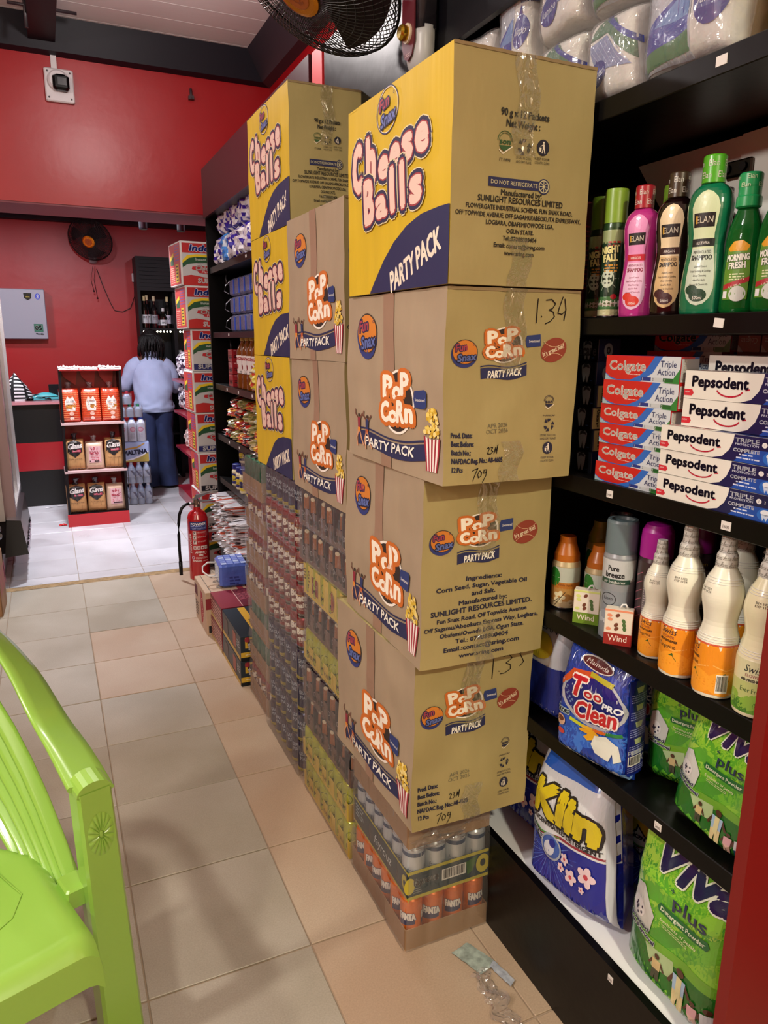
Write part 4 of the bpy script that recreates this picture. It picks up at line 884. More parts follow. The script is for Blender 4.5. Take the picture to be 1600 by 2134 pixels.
# ---------------------------------------------------------------- toothpaste boxes
def pastebox(label, group, P0, L_, H, D, mt, face, end, top=None, rz=0):
    """long face towards the aisle (-X); P0 far-left-bottom corner; runs towards -Y"""
    t = thing('toothpaste_box', label, 'toothpaste box', P0, rz, group)
    b = MB(); b.box(0, D, -L_, 0, 0, H, mt, .0008)
    face.to(b, lambda u, v, d: (-d, -u, v), None, .00012, .0003); end.to(b, lambda u, v, d: (u, -L_-d, v), None, .00012, .0003)
    if top: top.to(b, lambda u, v, d: (v, -u, H+d), None, .00012, .0003)
    b.build('printed_box', t)
    b = MB(); b.box(.002, D-.002, -L_-.0006, -L_, .003, H-.003, mt); b.build('end_flap', t)
    return t
def colgate(L_, H):
    a = Art(.3, .4); a.rect(0, 0, L_, H, '#c4ccd4', 0)
    a.poly([(0, .02*H), (.12*L_, 0), (.5*L_, 0), (.66*L_, .35*H), (.78*L_, H), (0, H)], '#2a62b8', 1)
    a.poly([(0, .28*H), (.07*L_, .12*H), (.18*L_, .03*H), (.36*L_, .04*H), (.5*L_, .25*H), (.6*L_, .6*H), (.68*L_, H), (0, H)], '#b81c1c', 2)
    a.poly([(0, 0), (0, .25*H), (.08*L_, .06*H), (.16*L_, 0)], '#8fa8b0', 2)
    a.text('Colgate', .31*L_, .42*H, .36*H, '#ece8e0', 4, fit=.52*L_, bold=.06); a.fine(.32*L_, .25*H, .5*L_, 1, .03*H, '#e0b8b0', 4, 2)
    a.text('Triple', .855*L_, .6*H, .24*H, '#1c2a5c', 4, fit=.2*L_); a.text('Action', .835*L_, .3*H, .24*H, '#1c2a5c', 4, fit=.22*L_)
    a.poly([(.8*L_, 0), (L_, 0), (L_, .55*H), (.93*L_, .2*H)], '#2c7a34', 2)
    for k, c in enumerate(('#1e2f7c', '#b9c0c4', '#1c5a2c')): a.rect((.52+.14*k)*L_, .05*H, (.645+.14*k)*L_, .19*H, c, 3); a.text(str(k+1), (.535+.14*k)*L_, .07*H, .1*H, '#e8e8e8' if k != 1 else '#22305c', 4)
    return a
def colgate_end(D, H):
    a = Art(.3, .4); a.rect(0, 0, D, H, '#b81c1c', 0); a.poly([(.55*D, 0), (D, 0), (D, H), (.75*D, H)], '#2a62b8', 1); a.poly([(.8*D, 0), (D, 0), (D, H)], '#3a8a3c', 2); a.text('Colgate', .3*D, .5*H, .2*D, '#e8e0d8', 3, fit=H*.8, rot=pi/2, bold=.05); return a
CW = M('#b9bcc0', .35, coat=.3, name='colgate_board_white')
cf, ce = colgate(.178, .037), colgate_end(.036, .037); cf2, ce2 = colgate(.182, .0445), colgate_end(.04, .0445)
ct = Art(.3); ct.rect(0, 0, .18, .036, '#2a4a9c', 0)
pos = ['lowest', 'second lowest', 'third lowest', 'fourth', 'fifth', 'topmost']
z = S['s3']
for k in range(6):
    big = k > 3; H = .0445 if big else .037
    pastebox('red and blue toothpaste box, %s in the front pile of six' % pos[k], 'red and blue toothpaste boxes', (.957+(.003 if k % 2 else 0), 1.112+(-.004 if big else (.002, 0, -.002, .002)[k]), z), .182 if big else .178, H-.0006, .042 if big else .036, CW, cf2 if big else cf, ce2 if big else ce, ct, R((1, -.5, .6, -1, .8, -.4)[k])); z += H
for k in range(3):
    pastebox('red and blue toothpaste box in the back pile, %s of three' % ('lowest', 'middle', 'top')[k], 'red and blue toothpaste boxes', (1.095+.01*k, 1.165-.008*k, S['s3']+.155+k*.0445), .182, .0438, .042, CW, cf2, ce2, ct)
pastebox('red and blue toothpaste box under the back pile, hidden low', 'red and blue toothpaste boxes', (1.095, 1.165, S['s3']), .182, .154, .042, CW, cf2, ce2)
for k in range(3):
    t = thing('toothpaste_box', 'toothpaste box turned end-on and upside down at the back, %s of three' % ('left', 'middle', 'right')[k], 'toothpaste box', (1.12, .955-k*.048, S['s3']+.245), 0, 'end-on toothpaste boxes at the back')
    b = MB(); b.box(0, .18, -.045, 0, 0, .04, M('#7a1420', .4, name='dark_red_board2'), .0008); a = Art(.3); a.rect(0, 0, .045, .04, '#8c1a1e', 0); a.text('Colgate', .0225, .024, .01, '#c8b8b0', 2, fit=.034, rot=pi); a.poly([(0, 0), (.012, 0), (0, .012)], '#b0b8c0', 1); a.to(b, lambda u, v, d: (-d, -u, v), None, .0001, .0003); b.build('printed_box', t)
b = MB(); b.box(1.12, 1.3, .81, .955, S['s3'], S['s3']+.2445, M('#5a1018', .5, name='stacked_boxes_dark')); tag(b.build('display_carton'), 'dark red carton supporting the end-on toothpaste boxes at the back', 'carton')
def pepso(L_, H):
    a = Art(.3, .4); a.rect(0, 0, L_, H, '#dcdad2', 0)
    a.poly([(.47*L_, 0), (.55*L_, .12*H), (.6*L_, .4*H), (.625*L_, .75*H), (.63*L_, H), (L_, H), (L_, 0)], '#151a4a', 1)
    a.poly([(.64*L_, 0), (.72*L_, .35*H), (.8*L_, .52*H), (L_, .55*H), (L_, 0)], '#1c4aa4', 2)
    a.text('Pepsodent', .29*L_, .45*H, .36*H, '#10142e', 3, fit=.46*L_, bold=.07)
    p = [((.29+.09+.105*sin(q))*L_, (.42-.26*cos(q))*H) for q in [(-1.25+i*.25) for i in range(11)]]
    a.line(p, .055*H, '#b8233c', 3); a.line([(.505*L_, .42*H), (.53*L_, .44*H)], .05*H, '#b8233c', 3)
    a.poly([(.0, .1*H), (.07*L_, .1*H), (.085*L_, .2*H), (.07*L_, .33*H), (0, .33*H)], '#c42a3a', 2); a.text('NEW', .03*L_, .2*H, .06*H, '#e8d0d0', 3, fit=.04*L_)
    a.text('TRIPLE', .73*L_, .74*H, .15*H, '#dfe3ee', 3, fit=.18*L_, bold=.05); a.text('PROTECTION', .73*L_, .62*H, .08*H, '#cfd5e6', 3, fit=.18*L_)
    for k, c in enumerate(('#e8e8e8', '#151a4a', '#2c6a3c')): a.ell((.86+.045*k)*L_, .74*H, .02*L_, .1*H, c, 3, n=12); a.text(str(k+1), (.86+.045*k)*L_, .69*H, .1*H, '#10142e' if k == 0 else '#e8e8e8', 4)
    a.text('COMPLETE', .73*L_, .38*H, .12*H, '#e4e8f2', 3, fit=.2*L_, bold=.06); a.fine(.68*L_, .26*H, .79*L_, 1, .05*H, '#c8d0e8', 3, 1); a.fine(.66*L_, .13*H, .84*L_, 1, .05*H, '#c8d0e8', 3, 2)
    a.ell(.915*L_, .27*H, .06*L_, .24*H, '#2a6ac4', 3); a.ell(.915*L_, .36*H, .035*L_, .11*H, '#e4ecf4', 4); a.poly([(.885*L_, .3*H), (.9*L_, .05*H), (.91*L_, .18*H), (.925*L_, .05*H), (.945*L_, .3*H)], '#c8d8ee', 4)
    return a
pf = pepso(.235, .0405); pe = Art(.3); pe.rect(0, 0, .04, .04, '#151a4a', 0); pt = Art(.3); pt.rect(0, 0, .11, .04, '#dcdad2', 0); pt.rect(.11, 0, .23, .04, '#1c2a6a', 0); pt.fine(.01, .02, .1, 3, .004, '#b03a4a', 1, 2)
PW = M('#d6d4cc', .35, coat=.3, name='paste_board_white')
for k in range(3): pastebox('white and navy toothpaste box, %s in the front pile of three' % ('lowest', 'middle', 'topmost')[k], 'white and navy toothpaste boxes', (.949+.002*(k % 2), .9445+(.0, .001, .001)[k], S['s3']+k*.0418), .235, .0408, .042, PW, pf, pe, pt, R((.6, -.3, .4)[k]))
for k in range(2): pastebox('white and navy toothpaste box, %s of the two set back on the pile' % ('lower', 'upper')[k], 'white and navy toothpaste boxes', (.963, .917, S['s3']+.1256+k*.0455), .235, .0448, .042, PW, pepso(.235, .0448), pe, pt, R(.5))
pastebox('white and navy toothpaste box, hindmost and topmost under the shelf', 'white and navy toothpaste boxes', (1.01, .915, S['s3']+.19+.0), .235, .05, .042, PW, pepso(.235, .05), pe, pt, R(-1))
pastebox('tall white toothpaste carton standing behind the front piles', None, (1.01, .91, S['s3']), .225, .189, .042, PW, pf, pe)
# dark charcoal toothpaste packs
def ora_face(L_, H):
    a = Art(.3, .4); a.rect(0, 0, L_, H, '#07080e', 0); X, Y = .55*L_, .5*H; s = .3*H
    a.poly([(X-s, Y+s*1.1), (X-.4*s, Y+1.4*s), (X, Y+1.2*s), (X+.5*s, Y+1.4*s), (X+s, Y+s), (X+.9*s, Y), (X+.5*s, Y-1.4*s), (X+.2*s, Y-1.3*s), (X, Y-.3*s), (X-.2*s, Y-1.3*s), (X-.5*s, Y-1.4*s), (X-.9*s, Y)], '#7d8288', 1)
    a.poly([(X-.7*s, Y+.6*s), (X, Y+.9*s), (X+.9*s, Y+.7*s), (X+.6*s, Y+1.2*s), (X-.5*s, Y+1.3*s)], '#2a2c34', 2); a.text('7', .12*L_, .35*H, .4*H, '#1c2430', 1); a.fine(.75*L_, .15*H, .9*L_, 1, .04*H, '#2e4a7a', 1); return a
def ora_end(D, H, gold):
    a = Art(.3, .4); a.rect(0, 0, D, H, '#12163a', 0)
    if gold: a.rect(.02*D, .03*H, .55*D, .97*H, '#b8a26a', 1); a.text('Oracare+', .2*D, .5*H, .13*D, '#1c1a16', 2, fit=.8*H, rot=-pi/2, bold=.05); a.rect(.6*D, .05*H, .82*D, .95*H, '#b0b4bc', 1); a.text('Oracare', .78*D, .5*H, .12*D, '#2a3a7a', 2, fit=.8*H, rot=pi/2); a.text('TOTAL', .97*D, .5*H, .1*D, '#c8ccd4', 2, fit=.75*H, rot=pi/2)
    else: a.ell(.45*D, .5*H, .2*D, .32*H, '#8f9294', 1); a.ell(.45*D, .5*H, .09*D, .16*H, '#0a0a10', 2); a.text('8', .45*D, .42*H, .16*H, '#8f9294', 3)
    return a
for k in range(6):
    t = thing('toothpaste_box', 'black charcoal toothpaste box with tooth picture, %s in its pile' % ('lowest', 'second', 'third', 'fourth', 'fifth', 'topmost')[k], 'toothpaste box', (.985+.002*(k % 2), 1.235+.003*(k % 3), S['s3']+k*.0445), R((0, 1, -1, .5, 0, 1)[k]), 'black toothpaste boxes left of the red ones')
    b = MB(); b.box(0, .055, -.075, .1, 0, .0438, M('#0a0b14', .3, coat=.4, name='charcoal_board'), .001)
    ora_face(.07, .044).to(b, lambda u, v, d: (-d, -.004-u, v), None, .0001, .0003)
    ora_end(.055, .044, k in (1, 2, 3)).to(b, lambda u, v, d: (u, -.075-d, v), None, .0001, .0003)
    if k == 5: a = Art(.3); a.text('Oracare', .05, .012, .02, '#4a4c52', 1, fit=.08, out=[('#08080c', .001)]); a.to(b, lambda u, v, d: (-d, .02-u, v))
    b.build('printed_box', t)
# ---------------------------------------------------------------- air fresheners
def swiss(label, loc, az, sc, kind, nozzle=False):
    t = thing('air_freshener_bottle', label, 'bottle', loc, R(az+90), 'white waisted air freshener bottles'); t.scale = (sc,)*3
    P = [(.028, 0)]+smooth_prof([(.031, .001), (.034, .006), (.0345, .04), (.0345, .09), (.0335, .096), (.0265, .125), (.0285, .145), (.0325, .165), (.0325, .18), (.0275, .2), (.019, .218), (.015, .226)], 3)
    b = MB(); b.lathe(P, M('#e0dcb8' if kind else '#deddcc', .28, coat=.5, name='milky_bottle'), 30)
    rq = prad(P)
    for z_ in (.1, .104, .108, .198, .202, .206): b.tube([((rq(z_)+.0002)*cos(2*pi*i/30), (rq(z_)+.0002)*sin(2*pi*i/30), z_) for i in range(30)], .0007, M('#d9d8d2', .28, coat=.5), 5, True)
    a = Art(.35, .3); W_ = .075; rr = prad(P)
    if kind == 0:
        a.rect(-W_, .008, W_, .096, '#e08a1a', 0); a.rect(-W_, .094, W_, .0965, '#b84a2a', 1)
        for j in (-.05, 0, .05): a.ell(j, .028, .03, .022, '#ea9a28', 1); a.line([(j-.02, .06), (j, .052), (j+.022, .058)], .002, '#eaa850', 1); a.poly([(j-.008, .042), (j-.001, .048), (j+.001, .043)], '#3a5a1e', 2); a.line([(j-.002, .044), (j+.006, .034)], .0012, '#4a5a1e', 2)
        a.text('Swiss', -.012, .082, .0115, '#16203a', 3, fit=.03, shear=.2, rot=-.06); a.text('FLOWER', -.012, .074, .0052, '#7a2a3a', 3, fit=.024, rot=-.06); a.text('AIR-FRESHENER', -.012, .067, .0042, '#2a1c16', 3, fit=.036, rot=-.06, bold=.05); a.text('Tangerine', -.014, .055, .0075, '#20160e', 3, fit=.036)
        a.bars(.036, .012, .055, .045, 3, 5)
    else:
        a.rect(-W_, .008, W_, .03, '#5f9a2c', 0); a.rect(-W_, .03, W_, .06, '#b9c47a', 0); a.rect(-W_, .06, W_, .094, '#d6d6aa', 0)
        for j in (-.04, .0, .04): a.ell(j, .026, .022, .012, '#86b440', 1, .5); a.ell(j+.02, .018, .018, .008, '#3f7a24', 1, -.4)
        a.text('Swiss', .0, .076, .0115, '#1c2a30', 3, fit=.03, shear=.2, rot=-.06); a.text('FLOWER', .0, .068, .0052, '#9a4a5a', 3, fit=.024); a.text('AIR-FRESHENER', .0, .061, .0042, '#2a2c26', 3, fit=.036, bold=.05); a.text('Ever Fresh', .0, .043, .0075, '#2c5a2c', 3, fit=.036)
    a.text('B14 1122', 0, .186, .0035, '#4a4a44', 3, fit=.024); a.text('EXP 1124', 0, .181, .0035, '#4a4a44', 3, fit=.024)
    a.to(b, oval(P, 1, .034), .008, .0001, .0004); b.build('bottle_body', t)
    CAPW = M('#c6c5be', .4, name='cap_sleeve')
    b = MB(); b.lathe([(.0165, .222), (.0172, .224), (.0165, .242), (.0125, .25), (.0118, .27), (.0105, .278), (.0, .278)] if not nozzle else [(.0165, .222), (.0172, .224), (.0165, .24), (.011, .246), (.0105, .258), (.008, .262), (.008, .272), (.0, .272)], CAPW, 20)
    a = Art(.4)
    for i in range(6):
        for j in range(5): a.line([(-.03+i*.012+j*.003, .226+j*.011), (-.027+i*.012+j*.003, .233+j*.011)], .0012, '#8a8880', 1); a.fine(-.028+i*.012+j*.003, .228+j*.011, -.02+i*.012+j*.003, 2, .0012, '#8a8880', 1, i+j)
    P2 = [(.0165, .222), (.0172, .224), (.0165, .242), (.0125, .25), (.0118, .27), (.0105, .278)]
    a.to(b, oval(P2, 1, .015), .005, .0001, .0004); b.build('spray_cap', t); return t
z2 = S['s2']
swiss('smallest orange-labelled waisted air freshener bottle, set back left', (.99, .958, z2), 205, .8, 0)
swiss('large orange-labelled air freshener bottle, the left one of the front pair', (.975, .883, z2), 205, .965, 0)
swiss('large orange-labelled air freshener bottle with barcode towards the aisle', (.972, .803, z2), 165, .985, 0)
swiss('green-labelled air freshener bottle with a spray nozzle', (1.005, .751, z2), 205, .93, 1, True)
swiss('green-labelled air freshener bottle cut off by the red end panel', (.978, .722, z2), 205, 1.0, 1).location.y = .7262
swiss('shaded air freshener bottle behind the front orange pair', (1.08, .86, z2), 200, .98, 0)
swiss('shaded air freshener bottle at the back right', (1.09, .79, z2), 200, .98, 1)
def d_vanilla(a, r_, H):
    a.rect(-1.5*r_, .02, 1.5*r_, .55*H, '#b98a48', 0); a.rect(-1.5*r_, .62*H, 1.5*r_, .98*H, '#bcc4b8', 0); a.rect(-1.5*r_, .5*H, 1.5*r_, .64*H, '#b9742a', 1); a.ell(-.6*r_, .75*H, .5*r_, .22*H, '#2a7a2c', 1)
    for k in range(5): q = k*1.257; a.ell(-.1*r_+.25*r_*cos(q), .3*H+.09*H*sin(q), .2*r_, .05*H, '#e4dcb4', 2, q, 8)
    a.line([(-.6*r_, .15*H), (0, .3*H)], .0014, '#3a2a14', 3); a.line([(-.4*r_, .1*H), (.3*r_, .42*H)], .0014, '#3a2a14', 3); a.text('White Vanilla', .3*r_, .56*H, .05*H, '#6a2a1c', 3, fit=1.1*r_); a.ell(.7*r_, .18*H, .22*r_, .07*H, '#c8b890', 2); a.text('60', .7*r_, .15*H, .05*H, '#6a5a3a', 3)
spray('short vanilla air freshener refill can with orange shoulder', (1.0, 1.235, z2), 215, .031, .165, '#c8b890', '#b8661a', .055, d_vanilla, 'short refill cans', capshape=2)
spray('second short refill can right of the vanilla one', (1.04, 1.175, z2), 215, .03, .155, '#b8a880', '#b0601a', .05, d_vanilla, 'short refill cans', capshape=2)
spray('yellow-green capped refill can behind the vanilla one', (1.09, 1.235, z2), 215, .03, .19, '#a8a860', '#7a8420', .05, d_vanilla, 'short refill cans', capshape=2)
def d_wind(a, r_, H):
    a.rect(-1.5*r_, 0, 1.5*r_, H, '#2a1512', 0); a.rect(-1.5*r_, .25*H, 1.5*r_, .55*H, '#8a7a70', 1)
    for k in range(6): a.ell(-.8*r_+k*.3*r_, .4*H+.03*H*sin(k*2), .2*r_, .05*H, '#b0a090', 2, k, 8)
    a.text('Wind', 0, .72*H, .08*H, '#d8ccc4', 3, fit=1.2*r_); a.text('Freshener', 0, .64*H, .035*H, '#c8bcb0', 3, fit=1.3*r_); a.fine(-r_, .15*H, r_, 4, .002, '#8a7a70', 2, 3)
spray('dark brown air freshener can left of the grey-capped one', (1.05, 1.128, z2), 210, .0275, .232, '#2a1512', '#241a1c', .05, d_wind)
def d_breeze(a, r_, H):
    a.rect(-1.5*r_, .72*H, 1.5*r_, .98*H, '#b8bcbe', 0); a.rect(-1.5*r_, 0, 1.5*r_, .6*H, '#7f868e', 0)
    a.text('Pure', -.1*r_, .85*H, .06*H, '#1c2024', 3, fit=.7*r_, bold=.05); a.text('breeze', 0, .77*H, .065*H, '#1c2024', 3, fit=1.2*r_, bold=.05); a.rect(-1.0*r_, .69*H, 1.0*r_, .75*H, '#24463a', 2); a.text('air freshener', 0, .7*H, .035*H, '#d8dcd8', 3, fit=1.4*r_)
    a.ring(-.3*r_, .5*H, .5*r_, .08*H, .0015, '#2a2c34', 2); a.text('Linen', -.3*r_, .49*H, .04*H, '#1c1c24', 3, fit=.6*r_)
    for k in range(7): a.ell(-.8*r_+k*.25*r_, .25*H+.05*H*sin(k*1.7), .3*r_, .06*H, ('#a8b0ba', '#8f98a4', '#c0c6cc')[k % 3], 1+k % 2, k, 10)
spray('tall grey-capped linen air freshener can', (.99, 1.062, z2), 212, .0315, .242, '#8f959c', '#5f7076', .065, d_breeze)
def d_magenta(a, r_, H):
    a.rect(-1.5*r_, 0, 1.5*r_, H, '#3a2a30', 0); a.rect(-.3*r_, .15*H, 1.2*r_, .85*H, '#6a6468', 1); a.fine(-.25*r_, .8*H, 1.1*r_, 16, .0022, '#a8a0a4', 2, 2); a.text('Men', .5*r_, .9*H, .05*H, '#b89a3a', 3, fit=.8*r_)
    for k in range(6): a.line([(-1.2*r_, (.3+.1*k)*H), (-.4*r_, (.38+.1*k)*H)], .0015, '#a05a6a', 2)
spray('tall air freshener can with rounded magenta cap', (1.02, 1.0, z2), 205, .031, .246, '#3a2a30', '#a0188a', .065, d_magenta, 'magenta-capped cans', capshape=1)
spray('magenta-capped can in the shadow behind the small bottle', (1.13, 1.0, z2), 205, .031, .246, '#3a2a30', '#7a1468', .065, d_magenta, 'magenta-capped cans', capshape=1)
def windbox(label, loc, az, c1, c2, tilt=0):
    t = thing('freshener_box', label, 'box', loc, 0, 'small hanging air freshener boxes'); t.rotation_euler = (0, R(tilt), R(az+90))
    b = MB(); b.box(-.026, .026, -.008, .014, 0, .072, M('#d8cfc0', .4, name='cream_board'), .001)
    a = Art(.35); a.rect(0, 0, .052, .024, c1, 1); a.text('Wind', .026, .008, .012, '#e8dcd0', 2, fit=.036)
    for k in range(9): a.ell(.008+(k*.0137) % .04, .032+(k*.0091) % .035, .005, .0035, (c2, '#6a3a2a', '#4a6a3a')[k % 3], 1, k, 8)
    a.rect(0, .068, .052, .072, c2, 1); a.to(b, lambda u, v, d: (u-.026, -.008-d, v), None, .0001, .0003)
    a = Art(.35); a.rect(0, 0, .022, .072, c2, 0); a.rect(.002, .015, .02, .05, c1, 1); a.text('Wind', .014, .032, .009, '#e8dcd0', 2, fit=.03, rot=pi/2); a.to(b, lambda u, v, d: (.026+d, -.008+u, v), None, .0001, .0003)
    b.build('printed_box', t); b = MB(); b.tube([(.0, .003, .072), (.004, .003, .08), (.01, .003, .081), (.014, .003, .074)], .002, M('#d8d8d8', .3), 6); b.build('hanging_loop', t)
windbox('red and cream freshener box in front of the grey can', (.962, 1.022, z2+.0), 222, '#8e2420', '#d88a6a')
windbox('green and cream freshener box beside the short refill cans', (.978, 1.135, z2), 222, '#6a8a2c', '#c8d07a')
# ---------------------------------------------------------------- detergent bags
def bag(label, group, loc, az, W, H, D, mt, front, side=None, seed=0, p=6, pinch=.1, lean=0, tilt=0, name='detergent_bag', edge=None, sc=.004, cat='detergent bag'):
    t = thing(name, label, cat, loc, 0, group); t.rotation_euler = (R(lean), R(tilt), R(az+90))
    def prof(s_, v):
        e_ = (1-min(1, abs(s_))**p)**.5; f = min(1, (v/.1)**.5 if v > 0 else 0)*min(1, max(0, (1-v)/.3))**.55
        return e_*max(.02, f)
    def Fp(u, v, d, sgn=-1):
        s_ = 2*u/W; vv = v/H; w_ = 1-pinch*max(0, vv)**1.5
        n_ = noise.noise((u*16+seed, v*16, seed*1.3+sgn))*sc+noise.noise((u*45+seed, v*45, seed))*sc*.3
        return (u*w_, sgn*(D/2*prof(s_, vv)+d)+n_*min(1, 6*prof(s_, vv)), v)
    b = MB()
    b.grid(lambda u, v: Fp(W*(u-.5), H*v, 0, -1), 26, 26, mt); b.grid(lambda u, v: Fp(W*(u-.5), H*v, 0, 1), 14, 18, mt, flip=True)
    front.to(b, lambda u, v, d: Fp(u-W/2, v, d, -1), .010, .0004, .0011)
    if side:
        def sp(u, v, d):
            q = W/2*(1-.16)*(1-pinch*max(0, v/H)**1.5); return (q+.16*W/2*max(0, 1-abs(2*u/D-1)**3)**.4+d+.001, -D/2*.75+u*.75, v)
        b.grid(lambda u, v: sp(u*D, .06*H+v*.74*H, 0), 6, 16, mt); side.to(b, sp, .02, .0002, .0006)
    b.build('filled_pouch', t)
    b = MB(); eg = edge or mt
    b.grid(lambda u, v: ((u-.5)*W*(1-pinch)*1.01, -.001+.0022*noise.noise((u*8, v, seed)), H*.965+H*.05*v), 16, 2, eg); b.build('top_seal', t)
    return t
def too_clean(W, H):
    a = Art(.25, .6, (W, H)); a.rect(0, 0, W, H, '#17389a', 0); a.rect(0, .55*H, W, H, '#14307e', 0)
    for k in range(18): a.ell(.5*W+(.34-.0*k)*W*cos(k*.5), .27*H+.1*H*sin(k*.9), .2*W, .08*H, ('#2c5cc0', '#3a70cc', '#2448a8')[k % 3], 1, k*.4, 12)
    a.ell(.53*W, .62*H, .45*W, .23*H, '#a8acb4', 3); a.ell(.54*W, .625*H, .41*W, .2*H, '#161a6e', 4); a.poly([(.04*W, .68*H), (.2*W, .83*H), (.55*W, .86*H), (.55*W, .82*H), (.25*W, .77*H), (.08*W, .66*H)], '#b8481c', 5); a.poly([(.45*W, .86*H), (.8*W, .83*H), (.78*W, .79*H), (.45*W, .82*H)], '#a8a02a', 6)
    a.ell(.5*W, .92*H, .24*W, .052*H, '#c8c4c0', 6, -.1); a.ell(.5*W, .92*H, .225*W, .043*H, '#4a1014', 7, -.1); a.text('Mamuda', .5*W, .905*H, .035*H, '#c8bcb8', 8, fit=.34*W, shear=.3, rot=-.1)
    for t_, x, y, h, f_ in (('T', .3, .62, .17, .2), ('o', .48, .64, .085, .13), ('o', .62, .65, .085, .13)): a.text(t_, x*W, y*H, h*H, '#b01c26', 8, fit=f_*W, shear=.2, bold=.05, out=[('#e0d8d4', .018*W)])
    a.text('Clean', .6*W, .46*H, .14*H, '#b01c26', 10, fit=.6*W, shear=.2, rot=.1, bold=.05, out=[('#e0d8d4', .018*W)]); a.text('PRO', .82*W, .61*H, .05*H, '#dfe4ee', 10, fit=.26*W, shear=.2, bold=.08)
    a.text('NEW-TECH DETERGENT', .58*W, .415*H, .018*H, '#b0a8d0', 8, fit=.5*W)
    for k, c in enumerate(('#b8c42a', '#d8a82a', '#c8601e', '#1c7a3a')): a.line([((.26+.17*k)*W, (.4-.03*math.sin(.6+k*.9))*H), ((.43+.17*k)*W, (.4-.03*math.sin(1.5+k*.9))*H)], .03*H, c, 6)
    a.text('COLORS', .12*W, .41*H, .035*H, '#1a2030', 8, fit=.22*W, bold=.08, out=[('#b0c4c0', .012*W)]); a.ell(.12*W, .33*H, .07*W, .05*H, '#c8a088', 7); a.ell(.12*W, .345*H, .05*W, .025*H, '#5a2a20', 8); a.ell(.13*W, .225*H, .055*W, .026*H, '#b83a3a', 7)
    a.poly([(.4*W, .34*H), (.58*W, .38*H), (.68*W, .36*H), (.62*W, .3*H), (.52*W, .26*H), (.46*W, .28*H), (.52*W, .32*H), (.4*W, .32*H)], '#d8a01e', 7); a.poly([(.62*W, .34*H), (.78*W, .38*H), (.92*W, .33*H), (.95*W, .2*H), (.88*W, .17*H), (.86*W, .25*H), (.82*W, .17*H), (.64*W, .19*H), (.58*W, .25*H)], '#d8dcd2', 8)
    for k in range(14): a.ell((.05+.07*k)*W, (.04+.03*abs(sin(k*1.7)))*H, .05*W, .03*H, ('#c8dcf0', '#7fa8d8', '#e4eef6')[k % 3], 5+k % 3, k*.6, 10)
    for k in range(16): a.ring((.06+.02*(k*7 % 11))*W, (.45+.022*(k*5 % 13))*H, .012*W, .009*H, .0006, '#9fc0e8', 6, n=8)
    return a
def side_panel(W, H, c='#1a1e6e'):
    a = Art(.3); a.rect(.06*W, .08*H, .94*W, .9*H, c, 0)
    for k in range(4): a.poly([(.3*W, (.84-.15*k)*H), (.66*W, (.84-.15*k)*H), (.6*W, (.79-.15*k)*H), (.36*W, (.79-.15*k)*H)], '#b0bc8a', 1); a.fine(.12*W, (.77-.15*k)*H, .9*W, 4, .0022, '#8a90c8', 1, k)
    a.rect(.1*W, .25*H, .8*W, .29*H, '#b8bcc0', 1); a.bars(.1*W, .15*H, .66*W, .24*H, 1, 2); a.ring(.8*W, .2*H, .09*W, .03*H, .002, '#d8d8d8', 1, n=10); a.fine(.1*W, .13*H, .9*W, 3, .002, '#8a90c8', 1, 6); return a
BLUEBAG = M('#152a86', .22, coat=.7, bump=.35, bs=28, name='blue_glossy_pouch')
bag('blue laundry powder pouch with red lettering, standing at the shelf edge', 'blue pouches', (.972, 1.06, S['s1']), 192, .178, .238, .085, BLUEBAG, too_clean(.178, .238), side_panel(.085, .238), 3, 9, .1)
bag('blue laundry pouch right behind the front one, barcode side showing', 'blue pouches', (1.085, 1.085, S['s1']), 194, .155, .225, .085, BLUEBAG, too_clean(.155, .225), side_panel(.085, .225), 5, 9, .1)
bag('blue laundry pouch third in line, deep in the shelf', 'blue pouches', (1.185, 1.085, S['s1']), 190, .155, .22, .08, BLUEBAG, too_clean(.155, .22), side_panel(.08, .22), 6, 9, .1)
WB = M('#b8bcc4', .3, coat=.5, bump=.3, bs=28, name='white_pouch')
a = Art(.3); a.rect(0, 0, .16, .13, '#1c2a7c', 0); a.ell(.08, .17, .05, .03, '#b8a82a', 1); a.text('CLEAN', .08, .205, .014, '#2a3a50', 2, fit=.1)
bag('white and blue pouch mostly hidden behind the front carton stack', None, (1.01, 1.285, S['s1']), 185, .16, .23, .08, WB, a, None, 8, 6)
